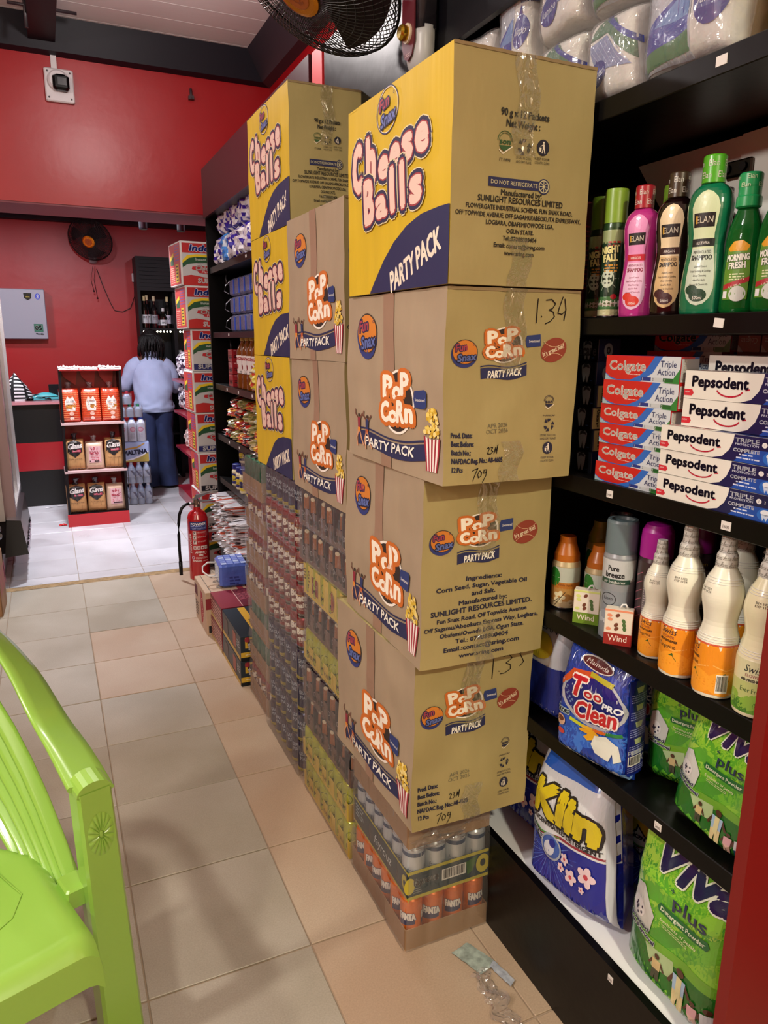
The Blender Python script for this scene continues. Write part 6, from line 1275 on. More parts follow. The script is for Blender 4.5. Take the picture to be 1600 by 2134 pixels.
# ================================================================ wall fans
def fan(label, loc, aim, rad, nsp, nring, wire, group=None, mount=None, bul=.06):
    t = thing('wall_fan', label, 'fan', loc, 0, group)
    q = Vector(aim).to_track_quat('-Y', 'Z'); t.rotation_mode = 'XYZ'; mtx = q.to_matrix()
    def T(p_): return tuple(mtx @ Vector(p_))
    BLKW = M('#080707', .4, 0, coat=.25, name='black_wire'); BLKP = M('#0c0a0a', .35, name='black_fan_plastic')
    def tb(b, path, r_, mt=BLKW, n=4, closed=False): b.tube([T(p_) for p_ in path], r_, mt, n, closed)
    def front(s_): return -bul*(1-s_**2.6)**.6 if s_ < 1 else 0
    def back(s_): return .075*(1-s_**2.2)**.55 if s_ < 1 else 0
    for nm, f_ in (('front_guard', front), ('rear_guard', back)):
        b = MB()
        for i in range(nsp):
            a_ = 2*pi*i/nsp; tw = .25 if nm == 'front_guard' else -.2
            tb(b, [(rad*s_*cos(a_+tw*(s_-.2)), f_(s_), rad*s_*sin(a_+tw*(s_-.2))) for s_ in (.2, .36, .52, .68, .82, .92, .97, 1)], wire)
        for j in range(nring):
            s_ = .3+.68*j/(nring-1); tb(b, [(rad*s_*cos(2*pi*i/32), f_(s_)+.001, rad*s_*sin(2*pi*i/32)) for i in range(32)], wire*1.1, BLKW, 4, True)
        b.build(nm, t)
    b = MB(); tb(b, [(rad*cos(2*pi*i/40), 0, rad*sin(2*pi*i/40)) for i in range(40)], wire*3.2, BLKP, 8, True); b.build('rim_band', t)
    for k in range(3):
        b = MB(); a0 = k*2*pi/3+.4
        b.grid(lambda u, v: T(((.05+(rad*.86-.05)*u)*cos(a0+(v-.5)*(.5+.55*u)+.3*u), (v-.5)*.045, (.05+(rad*.86-.05)*u)*sin(a0+(v-.5)*(.5+.55*u)+.3*u))), 8, 6, M('#1a0d10', .3, name='fan_blade')); b.build('blade', t)
    def disc(b, prof, mt, n=24):
        s0 = len(b.v); b.lathe(prof, mt, n); b.v[s0:] = [T((v[0], -v[2], v[1])) for v in b.v[s0:]]
    b = MB(); disc(b, [(.055, -.03), (.062, .0), (.05, .04)], BLKP); disc(b, [(.058, bul-.012), (.062, bul-.007), (.06, bul+.001), (.05, bul+.005)], M('#c87f18', .25, .75, name='gold_badge')); disc(b, [(.036, bul+.0055), (.034, bul+.0065)], M('#a85a1c', .3, .5, name='copper_badge'))
    a = Art(.3); a.ring(-.006, 0, .012, .016, .003, '#7a3a10', 1, n=14); a.ring(.012, .006, .008, .01, .003, '#7a3a10', 1, n=12); a.text('ox', .0, -.022, .01, '#7a3a10', 1, fit=.02); a.to(b, lambda u, v, d: T((u, -bul-.0067-d, v)), None, .0001, .0004); b.build('hub_badge', t)
    b = MB(); disc(b, [(.045, -.19), (.06, -.17), (.06, -.08), (.045, -.06)], BLKP); b.build('motor_housing', t)
    if mount:
        m_ = Vector(mount)-Vector(loc); p0 = Vector(T((0, .14, 0)))
        b = MB(); b.tube([p0, p0+Vector((0, 0, -.03)), (p0+m_)/2+Vector((0, 0, -.05)), m_], .018, BLKP, 8); b.build('bracket_arm', t)
    return t, T
tf, T = fan('large black wall fan with gold hub badge hanging over the cartons', (.70, 1.99, 2.41), (-.557, -.115, -.8225), .244, 90, 9, .0012, 'black wall fans', (.90, 1.80, 2.56), .085)
OF = (-.70, -1.99, -2.41)
def rsec(cx, cy, hx, hy, z, n=20, p_=.35):
    return [(cx+hx*math.copysign(abs(cos(2*pi*i/n))**p_, cos(2*pi*i/n)), cy+hy*math.copysign(abs(sin(2*pi*i/n))**p_, sin(2*pi*i/n)), z) for i in range(n)]
def secs(b, L_, mt):
    n = len(L_[0]); vs = [v for g_ in L_ for v in g_]; b.add(vs, [[i*n+k, i*n+(k+1) % n, (i+1)*n+(k+1) % n, (i+1)*n+k] for i in range(len(L_)-1) for k in range(n)]+[list(range(n)), [(len(L_)-1)*n+k for k in range(n)]], mt, True)
GC = M('#18161a', .25, coat=.6, name='fan_box_black')
b = MB(); secs(b, [rsec(.897, 1.782, .027, .046, z) for z in (2.225, 2.3, 2.4, 2.6)], GC); b.build('control_box', tf, OF)
b = MB(); secs(b, [rsec(.897, 1.782, .0285*k_, .0475*k_, z, 20, .8) for k_, z in ((.25, 2.138), (.6, 2.143), (.85, 2.158), (.97, 2.18), (1, 2.21), (1, 2.232))], M('#b0b2b2', .35, name='grey_fan_chin')); b.build('chin_cover', tf, OF)
b = MB(); b.prism([(1.752, 2.45), (1.752, 2.2), (1.765, 2.172), (1.785, 2.162), (1.805, 2.172), (1.818, 2.2), (1.818, 2.45)], .8655, .869, M('#5a1420', .35, name='maroon_dial_plate'), 'x')
a = Art(.3); a.ring(.03, .165, .008, .008, .002, '#c8a890', 1, n=12); a.ring(.032, .183, .006, .009, .002, '#c8a890', 1, n=12); a.fine(.02, .012, .045, 2, .002, '#b89090', 1, 2); a.to(b, lambda u, v, d: (.8655-d, 1.818-u, 2.165+v), None, .0001, .0004); b.build('dial_plate', tf, OF)
b = MB(); b.lathe([(.022, 0), (.022, .005)], M('#d8c8b0', .3), 18); b.lathe([(.017, .005), (.018, .018), (.013, .024)], M('#b8962c', .2, .9, name='gold_knob'), 12); b.v = [(.8655-v[2], 1.785+v[0], 2.222+v[1]) for v in b.v]; b.build('speed_knob', tf, OF)
b = MB(); b.tube([(.918, 1.74, 2.36), (.91, 1.68, 2.33), (.915, 1.6, 2.25)], .004, M('#3a3a3c', .4), 6); b.build('power_cord', tf, OF)
t2, T = fan('far black wall fan with orange hub badge on the red back wall', (.515, 8.34, 2.48), (-.45, -1, -.62), (.215), 72, 14, .0017, 'black wall fans', (.56, 8.58, 2.40))
b = MB(); b.box(.50, .58, 8.53, 8.6, 2.27, 2.42, M('#8a8486', .4), .012); b.build('wall_base', t2, (-.515, -8.34, -2.48))
for k, (x, z) in enumerate(((.5, 2.0), (.53, 1.93))): b = MB(); b.tube([(.53+.02*k, 8.5, 2.24), (x, 8.5, 2.1), (x+.02, 8.5, z)], .003, M('#2a1216', .5), 5); b.ball((x+.02, 8.5, z-.01), .01, M('#1a0c10', .5), 6); b.build('pull_cord', t2, (-.515, -8.34, -2.48))
b = MB(); b.tube([(.57, 8.59, 2.22), (.62, 8.59, 2.05), (.68, 8.59, 1.88), (.72, 8.59, 1.80), (.8, 8.59, 1.79), (.88, 8.59, 1.83), (.93, 8.59, 1.95), (.935, 8.59, 2.1)], .004, M('#2a1014', .5), 5); b.build('power_cord', t2, (-.515, -8.34, -2.48))
b = MB(); b.box(.915, .955, 8.57, 8.6, 2.1, 2.19, M('#b8aeb0', .4), .004); tag(b.build('wall_socket'), 'small white socket on the red wall beside the tall black cabinet', 'socket')
# ================================================================ battery box on the back wall
t = thing('wall_battery', 'grey rectangular wall unit with green 05 WALL badge', 'battery unit', (-.40, 8.48, 1.5))
b = MB(); b.box(0, .445, 0, .12, 0, .49, M('#8d8f9c', .4, .2, name='grey_metal_panel'), .006)
a = Art(.4); a.poly([(.25, .45), (.325, .45), (.32, .4), (.2875, .38), (.255, .4)], '#14120c', 1); a.text('6', .2875, .425, .018, '#d8c83a', 2, bold=.06); a.text('YEAR', .2875, .408, .01, '#d8c83a', 2, fit=.04)
a.ell(.38, .42, .024, .03, '#2038b8', 1); a.line([(.37, .408), (.39, .43), (.38, .442), (.38, .398), (.39, .41), (.37, .432)], .003, '#d8dcec', 2)
a.rect(.32, .07, .405, .15, '#12604a', 1); a.text('05', .362, .09, .042, '#c8d4cc', 2, fit=.065, bold=.07); a.text('WALL', .37, .042, .018, '#1c1c28', 2, fit=.075, bold=.05)
a.to(b, lambda u, v, d: (u, -d, v), None, .0006, .0012); b.build('casing', t); b = MB(); b.box(.01, .435, .12, .121, .02, .47, M('#3a3a40', .5)); b.build('back_plate', t)
# ================================================================ counter
ct_ = thing('shop_counter', 'long black and red striped shop counter at the back', 'counter', (0, 0, 0))
def cb(nm, z0, z1, mt, dx=0): b = MB(); b.box(-1.6, .62, 7.31-dx, 7.33, z0, z1, mt); return b.build(nm, ct_)
KB_ = M('#050508', .4, coat=.05, name='counter_black')
cb('front_panel', .003, .33, KB_); o = cb('front_panel', .331, .585, M('#9a1220', .3, coat=.4, name='counter_red')); o['label'] = 'red front panel'; cb('front_panel', .586, .93, KB_)
b = MB(); b.box(-1.62, .64, 7.27, 7.95, .93, .955, M('#b87a80', .25, coat=.5, name='pink_laminate')); o = b.build('counter_top', ct_)
b = MB(); b.box(.6, .62, 7.33, 7.9, .003, .93, KB_); b.build('side_panel', ct_)
b = MB(); b.box(.0, .09, 7.55, 7.6, .955, 1.09, M('#0c0b10', .4)); tag(b.build('black_box'), 'small black box standing on the counter behind the bread stand', 'box')
t = thing('card_terminal', 'teal handheld card payment terminal lying on the counter', 'card terminal', (-.12, 7.42, .956), R(12))
TEAL = M('#3f8f98', .35, coat=.3, name='teal_plastic')
b = MB(); b.grid(lambda u, v: (-.02+.24*u, (v-.5)*.085, .035+.035*sin(pi*min(1, u*1.1))**.8*(1-(2*v-1)**4) if 0 < u < .9 else .03*(1-(2*v-1)**4)), 14, 8, TEAL); b.box(-.02, .2, -.042, .042, 0, .03, TEAL, .008); b.build('housing', t)
b = MB(); b.box(-.01, .07, -.03, .03, .05, .058, M('#1a3038', .15)); b.build('screen', t)
b = MB(); ZB = M('#111013', .6); ZW = M('#c0bcc0', .6)
def heap(u, v): 
    a_ = 2*pi*u; r_ = (1-v**2.6); return (-.27+.13*r_*cos(a_)*(1+.2*noise.noise((u*6, v*3, 1)))+.03*v*0, 7.5+.1*r_*sin(a_), .956+.2*v*(1-.3*sin(a_)))
n = 26
for j in range(16):
    for i in range(n): 
        vs = [heap((i+a_)/n, (j+c_)/16) for a_, c_ in ((0, 0), (1, 0), (1, 1), (0, 1))]; b.add(vs, [[0, 1, 2, 3]], ZW if (j*3+abs((i % 8)-4)) % 6 < 2 else ZB, False)
tag(b.build('striped_bag'), 'black and white zigzag striped cloth bag at the counter end', 'bag')
b = MB(); b.grid(lambda u, v: (-.2+.22*u, 7.38+.16*v, .957+.05*abs(noise.noise((u*5, v*4, 3)))+.02*sin(pi*u)), 14, 10, M('#1c1a1e', .7, var=.4, vs=60), False); tag(b.build('crumpled_cloth'), 'dark crumpled cloth beside the striped bag on the counter', 'cloth')
# ================================================================ bread stand
bs = thing('bread_stand', 'red and black three-tier bread stand', 'display stand', (.055, 6.36, 0))
RI = M('#b01420', .35, coat=.3, name='stand_red'); BE = M('#120d12', .4)
Wd = .468; Dp = .34; lean = .06
def sx_(z): return .0+.018*z
for s_ in (0, 1):
    b = MB(); x = s_*(Wd-.018); b.prism([(.0, .09), (.05, 1.27), (Dp, 1.27), (Dp, 0), (.0, .0)], x, x+.018, BE if not s_ else BE, 'x'); b.v = [(v[0]+.02*v[2], v[1], v[2]) for v in b.v]; b.build('side_panel', bs)
b = MB(); b.box(.018, Wd-.018, Dp-.02, Dp-.005, .1, 1.26, RI); b.v = [(v[0]+.02*v[2], v[1], v[2]) for v in b.v]; b.build('back_panel', bs)
for z, nm in ((.455, 'shelf_board'), (.845, 'shelf_board')):
    b = MB(); b.box(-.006+.02*z, Wd+.006+.02*z, .0+.03*z, Dp-.02, z-.018, z, M('#c8a8a8', .4, name='pink_edge')); b.build(nm, bs)
b = MB(); b.box(.018, Wd-.018, .01, Dp-.02, .085, .1, BE); b.build('bottom_board', bs)
b = MB(); b.box(-.004, Wd+.004, -.012, .002, 0, .1, M('#b8202a', .4, name='stand_red_plinth')); b.build('plinth', bs)
CR = M('#d8ccc8', .7, name='white_foam')
for (xa, xb, hh) in ((.0, .15, .02), (.155, .29, .012), (.30, .47, .022)):
    b = MB(); b.grid(lambda u, v: (.025+xa+(xb-xa)*u, .02+.2*v, 1.272+hh*abs(noise.noise((u*16, v*6, xa*30)))*1.6+.004), 18, 8, CR, False); b.grid(lambda u, v: (.025+xa+(xb-xa)*u, .02, 1.266+v*(.006+hh*abs(noise.noise((u*16, 0, xa*30)))*1.6)), 18, 1, CR, False); b.build('foam_topping', bs)
b = MB(); b.box(.03, Wd+.01, .03, Dp-.02, 1.255, 1.267, RI); b.build('top_board', bs)
for k in range(3): b = MB(); b.prism([(.05+.14*k, 1.25), (.17+.14*k, 1.25), (.15+.14*k, 1.13-.02*k), (.06+.14*k, 1.2)], .27, .3, M('#d82a2a', .4, name='red_flap')); b.build('hanging_flap', bs)
BRD = M('#b98a58', .8, var=.15, vs=20, bump=.4, bs=20, name='sliced_bread')
def loaf(label, x, z, w_, h, kind, g):
    t = thing('bread_loaf', label, 'bread', (x, 6.40+.03*z, z), R(rnd.uniform(-6, 6)), g)
    b = MB(); d_ = .11
    def lf(u, v, sg=-1):
        xx = w_*(u-.5); e = max(0, 1-abs(2*u-1)**6)**.4*max(0, 1-abs(2*v-1)**8)**.3; return (xx*(1-.08*v), d_/2+sg*d_/2*(.4+.6*e)+.004*noise.noise((u*8, v*8, x*30)), h*v)
    c0 = {'red': M('#c83a1c', .3, coat=.6, bump=.3, bs=40, name='orange_bread_bag'), 'black': BRD, 'pink': M('#c8a890', .6, coat=.3, name='pale_loaf')}[kind]
    b.grid(lambda u, v: lf(u, v), 12, 12, c0); b.grid(lambda u, v: lf(u, v, 1), 8, 8, c0); b.grid(lambda u, v: (-w_/2+.0*u, .02+.07*u, h*v*.97), 3, 6, c0); b.grid(lambda u, v: (w_/2*(1-.08*v), .02+.07*u, h*v*.97), 3, 6, c0); b.grid(lambda u, v: (w_*(u-.5)*.92, .02+.07*v, h*.98), 5, 3, c0)
    a = Art(.4, .4)
    if kind == 'red':
        for i in range(14): a.rect(.02*w_, (.08+.06*i)*h, .98*w_, (.095+.06*i)*h, '#dc8a5a', 0)
        a.poly([(.3*w_, .35*h), (.75*w_, .35*h), (.8*w_, .6*h), (.66*w_, .78*h), (.52*w_, .7*h), (.38*w_, .78*h), (.24*w_, .6*h)], '#e0d4cc', 1); a.rect(.28*w_, .42*h, .8*w_, .53*h, '#b8762a', 2); a.text('Lomodo', .52*w_, .6*h, .07*h, '#2a2440', 3, fit=.42*w_, shear=.2); a.text('BREAD', .52*w_, .5*h, .04*h, '#3a2a1a', 4, fit=.3*w_)
        a.ell(.55*w_, .26*h, .12*w_, .06*h, '#dcb0a0', 2); a.ell(.55*w_, .12*h, .11*w_, .05*h, '#dccac0', 2)
    elif kind == 'black':
        a.poly([(.1*w_, .6*h), (.5*w_, .42*h), (.9*w_, .62*h), (.86*w_, .92*h), (.5*w_, .99*h), (.12*w_, .92*h)], '#171014', 1); a.text('Glans', .5*w_, .72*h, .16*h, '#e4dcd8', 3, fit=.8*w_, shear=.25, rot=.1, bold=.06); a.rect(.35*w_, .6*h, .82*w_, .68*h, '#b02a48', 2); a.text('BREAD', .58*w_, .615*h, .045*h, '#e0b0b8', 4, fit=.4*w_); a.text('Tasty and Soft', .5*w_, .36*h, .035*h, '#4a2418', 2, fit=.7*w_)
        for i in range(3): a.rect((.27+.22*i)*w_, .05*h, (.285+.22*i)*w_, .36*h, '#8a6238', 1)
        a.fine(.05*w_, .04*h, .95*w_, 1, .02*h, '#241418', 2, 3)
    else:
        a.rect(.2*w_, .25*h, .85*w_, .85*h, '#d8aab0', 1); a.poly([(.33*w_, .7*h), (.3*w_, .8*h), (.4*w_, .76*h), (.5*w_, .84*h), (.6*w_, .76*h), (.7*w_, .8*h), (.67*w_, .7*h)], '#b0384a', 2); a.text('BREAD', .5*w_, .56*h, .08*h, '#a02840', 2, fit=.5*w_, bold=.08); a.fine(.25*w_, .66*h, .8*w_, 1, .02*h, '#8a2438', 2, 1); a.rect(.22*w_, .28*h, .84*w_, .33*h, '#3a1a22', 2); a.fine(.3*w_, .48*h, .8*w_, 3, .03*h, '#c86a74', 2, 5)
    a.to(b, lambda u, v, d: (lambda q_: (q_[0], q_[1]-d, q_[2]))(lf(u/w_, v/h)), .03, .0004, .0015); b.build('loaf', t)
    b = MB(); tw = BAGF if kind != 'black' else M('#3a2a30', .2, coat=.6, name='dark_bag_twist')
    b.grid(lambda u, v: ((.03 if v < .4 else .035*(v+.2))*cos(2*pi*u)*(.6+.5*noise.noise((u*5, v*5, x*20))), d_/2+.02*sin(2*pi*u)*(.7+.4*v), h*.97+.055*v+.01*noise.noise((u*9, v*9, z))), 12, 5, tw, False)
    b.build('twisted_top', t)
LX = (.14, .295, .45)
for i in range(3): loaf('orange-red bagged loaf on the top tier, %s' % ('left', 'middle', 'right')[i], LX[i]+.005, .846, .15, .27, 'red', 'orange-red loaves')
loaf('loaf with black and white label on the middle tier, left', .15, .456, .145, .25, 'black', 'black-labelled loaves'); loaf('loaf with pink label in the middle of the middle tier', .295, .456, .145, .225, 'pink', 'pink-labelled loaves'); loaf('loaf with black label and white twisted top, middle tier right', .445, .456, .145, .25, 'black', 'black-labelled loaves')
loaf('loaf with black label at the left of the bottom tier', .135, .101, .15, .235, 'black', 'black-labelled loaves'); loaf('loaf with black label in the middle of the bottom tier', .285, .101, .145, .235, 'black', 'black-labelled loaves'); loaf('loaf with pink label at the right of the bottom tier', .435, .101, .145, .22, 'pink', 'pink-labelled loaves')
b = MB(); b.grid(lambda u, v: (-.02+.06*u, 6.42+.05*v, .003+.02*abs(noise.noise((u*4, v*4, 8)))), 5, 4, M('#b81c20', .5), False); tag(b.build('red_scrap'), 'small red scrap on the floor left of the bread stand', 'scrap')
# ================================================================ water and malt packs beyond the stand
def bottle_me(kind):
    b = MB()
    if kind == 'water':
        P = [(.028, 0)]+smooth_prof([(.031, .002), (.032, .02), (.03, .05), (.032, .09), (.031, .13), (.02, .165), (.013, .178)], 2); b.lathe(P, M('#9fb0d0', .15, coat=.7, name='water_bottle'), 12); b.lathe([(.014, .176), (.014, .193), (.012, .195)], M('#d8dcec', .4), 10)
        a = Art(.4); a.rect(-.05, .06, .05, .12, '#b8c4e0', 0); a.poly([(-.03, .12), (-.01, .12), (.03, .06), (.01, .06)], '#3a3a6a', 1); a.fine(-.015, .1, .03, 3, .004, '#5a6aa0', 2, 1); a.to(b, cyl(.032), .012, .0004, .001)
    elif kind == 'milk':
        P = [(.036, 0)]+smooth_prof([(.038, .002), (.038, .14), (.034, .17), (.02, .195), (.016, .2)], 2); b.lathe(P, M('#c8cce0', .35, coat=.5, name='milk_bottle'), 12); b.lathe([(.018, .198), (.018, .215), (.016, .217)], M('#3a4a9a', .4), 10)
        a = Art(.4); a.ell(0, .11, .026, .022, '#c86a94', 1); a.ell(0, .11, .018, .014, '#dcaac0', 2); a.fine(-.018, .07, .02, 5, .005, '#aab0cc', 1, 3); a.to(b, cyl(.038), .012, .0004, .001)
    else:
        P = [(.03, 0)]+smooth_prof([(.032, .002), (.032, .06), (.02, .085), (.012, .095)], 2); b.lathe(P, M('#8f9ab4', .15, coat=.7), 12); b.lathe([(.015, .093), (.015, .112), (.013, .113)], M('#2a6a4a' if kind == 'green' else '#8a2434', .4), 10)
    return proto(b, 'bottle')
def bpack(label, loc, kind, nx, ny, sp, h, g):
    t = thing('bottle_pack', label, 'bottle pack', loc, R(-4), g); me = bottle_me(kind)
    for i in range(nx):
        for j in range(ny): part(me, 'bottle', t, (sp*(i+.5), sp*(j+.5), .002), (0, 0, rnd.uniform(-.3, .3)+(.8 if i % 2 else 0)*(kind == 'water')))
    b = MB(); b.grid(lambda u, v: (sp*nx*u, -.003-.004*abs(sin(pi*u*nx)), h*v), nx*6, 4, WRAP); b.grid(lambda u, v: (-.003-.004*abs(sin(pi*u*ny)), sp*ny*u, h*v), ny*6, 4, WRAP); b.grid(lambda u, v: (sp*nx+.003+.004*abs(sin(pi*u*ny)), sp*ny*u, h*v), ny*6, 4, WRAP); b.build('shrink_wrap', t)
bpack('bottom pack of water bottles on the floor beside the bread stand', (.535, 7.03, 0), 'water', 4, 2, .066, .15, 'water bottle packs')
bpack('second pack of water bottles, under the malt pack', (.53, 7.03, .2), 'water', 4, 2, .066, .15, 'water bottle packs')
b = MB(); b.box(0, .25, 0, .14, 0, .185, M('#8f9cc4', .3, coat=.6, bump=.2, bs=20, name='malt_film'), .01)
a = Art(.3, .5); a.poly([(.0, .12), (.06, .13), (.14, .14), (.21, .175), (.21, .165), (.14, .125), (.06, .115), (0, .1)], '#a87a2a', 1); a.poly([(.02, .01), (.1, .02), (.17, .05), (.24, .09), (.24, .0), (.02, 0)], '#a08a3a', 1); a.poly([(.0, .01), (.1, .035), (.18, .065), (.24, .1), (.24, .09), (.18, .05), (.1, .02)], '#d8d4dc', 2); a.text('MALTINA', .125, .07, .04, '#141c4a', 3, fit=.21, rot=.08, bold=.08)
a.to(b, lambda u, v, d: (u, -d, v), None, .0005, .001); t = b.build('malt_pack', None, (.55, 7.04, .402), R(-4)); tag(t, 'film-wrapped malt drink pack with large navy lettering', 'drink pack')
bpack('pack of white milk bottles on top of the malt pack', (.545, 7.04, .589), 'milk', 3, 2, .078, .19, None)
bpack('small green-capped bottles above the milk pack', (.55, 7.05, .81), 'green', 3, 2, .07, .1, None)
bpack('small red-capped bottles topmost of the bottle pile', (.54, 7.06, .925), 'red', 2, 2, .066, .1, None)
# ================================================================ tall black bottle cabinet
wc = thing('bottle_cabinet', 'tall black cabinet with lit shelves of bottles', 'cabinet', (0, 0, 0))
CB_ = M('#060508', .5, name='cabinet_black'); y0 = 8.3
def wb(nm, x0, x1, y_0, y1, z0_, z1, mt=CB_): b = MB(); b.box(x0, x1, y_0, y1, z0_, z1, mt); return b.build(nm, wc)
wb('back_panel', .98, 1.9, 8.56, 8.59, 0, 2.3); wb('side_panel', .93, .96, y0, 8.59, 0, 2.34); wb('side_panel', 1.9, 1.93, y0, 8.59, 0, 2.34); wb('divider', 1.28, 1.315, y0, 8.56, 0, 1.99); wb('top_panel', .96, 1.9, y0, 8.59, 2.31, 2.34)
for k in range(8): wb('header_slat', .96, 1.9, y0+.004*(k % 2), y0+.02, 2.0+k*.039, 2.036+k*.039, M('#09070b', .5))
for z in (.5, 1.05, 1.62): wb('shelf_board', .96, 1.9, y0+.01, 8.56, z-.02, z)
b = MB(); 
LED = M('#fff4d0', .5, emit=14, name='led_glow')
for i in range(26):
    x = .975+i*.034
    if abs(x-1.297) < .03: continue
    b = MB(); b.ball((x, y0+.03, 1.585), .009, LED, 8); b.build('led_bulb', wc)
def wine(label, x, z, h, c, cc, lc, y_=8.42):
    t = thing('wine_bottle', label, 'bottle', (x, y_, z), 0, 'bottles in the black cabinet'); r_ = .036
    b = MB(); b.lathe([(r_*.9, 0), (r_, .006), (r_, h*.55), (r_*.8, h*.64), (r_*.4, h*.74), (r_*.36, h*.93), (r_*.42, h*.935), (r_*.42, h*.97)], M(c, .1, coat=.8), 14)
    a = Art(.4); a.rect(-.04, h*.15, .04, h*.42, lc, 0); a.fine(-.02, h*.35, .02, 3, .006, '#26262a', 1, int(x*10)); a.to(b, cyl(r_), .014, .0004, .001); b.build('bottle_body', t)
    b = MB(); b.lathe([(r_*.44, h*.85), (r_*.45, h*.99), (r_*.4, h)], M(cc, .4), 12); b.build('capsule', t)
for i, (x, h, c, cc, lc) in enumerate(((1.0, .33, '#14100c', '#b8a878', '#c8ccd0'), (1.035, .34, '#0c0c10', '#c8b890', '#d0d0d4'), (1.1, .33, '#100c0e', '#b8a888', '#8a8a90'), (1.125, .21, '#7a1420', '#1a1216', '#d8d4dc'), (1.19, .21, '#14120e', '#c8c8c8', '#d4d4d8'), (1.245, .33, '#120e0c', '#c8b488', '#c0b8c8'))):
    wine('dark bottle on the lit cabinet shelf, %s from the left' % ('first', 'second', 'third', 'fourth, short and red', 'fifth, short', 'sixth')[i], x, 1.62, h, c, cc, lc, 8.40+.05*(i % 2))
wine('square-shouldered dark bottle in the right bay of the cabinet', 1.37, 1.62, .33, '#0c0c0e', '#1a1a1e', '#6a6a70')
for i in range(3): wine('clear bottle with white label on the lower cabinet shelf, %s' % ('left', 'middle', 'right')[i], 1.35+i*.08, 1.05, .34, '#8a9aa0', '#c8ccd0', '#d4d8e0')
# ================================================================ low red shelf and its bagged goods
rs = thing('red_shelf', 'low red shelf unit behind the noodle cartons', 'shelf unit', (0, 0, 0))
RS = M('#8e1c2c', .35, coat=.3, name='crimson_shelf')
def rb(nm, *a_): b = MB(); b.box(*a_, RS); return b.build(nm, rs)
rb('base', 1.09, 1.5, 6.06, 7.35, 0, .1); 
for z in (.5, .84, 1.14): rb('shelf_board', 1.09, 1.5, 6.1, 7.35, z-.022, z)
rb('back_panel', 1.5, 1.52, 6.06, 7.35, 0, 1.6); rb('end_panel', 1.2, 1.5, 6.08, 6.1, .1, 1.3); rb('end_panel', 1.2, 1.5, 7.33, 7.35, .1, 1.3)
k = 0
for z, n_ in ((.5, 4), (.84, 5), (1.14, 5)):
    for i in range(n_):
        crinkle('%s, %s board of the red shelf, %s from the near end' % (('bagged pale loaf' if z < .8 else 'white and navy packet'), {.5: 'lowest', .84: 'middle', 1.14: 'upper'}[z], ('first', 'second', 'third', 'fourth', 'fifth')[i]), 'bagged goods on the red shelf', (1.2, 6.3+i*.24, z+.002), .2, .24 if z > .8 else .19, .12, ('#c8b0a8', '#d8c8c8', '#a07a78') if z < .8 else ('#c0bcc8', '#2a2238', '#d4d0d8'), 300+k, 190, nm='bagged_goods', cat='bag'); k += 1
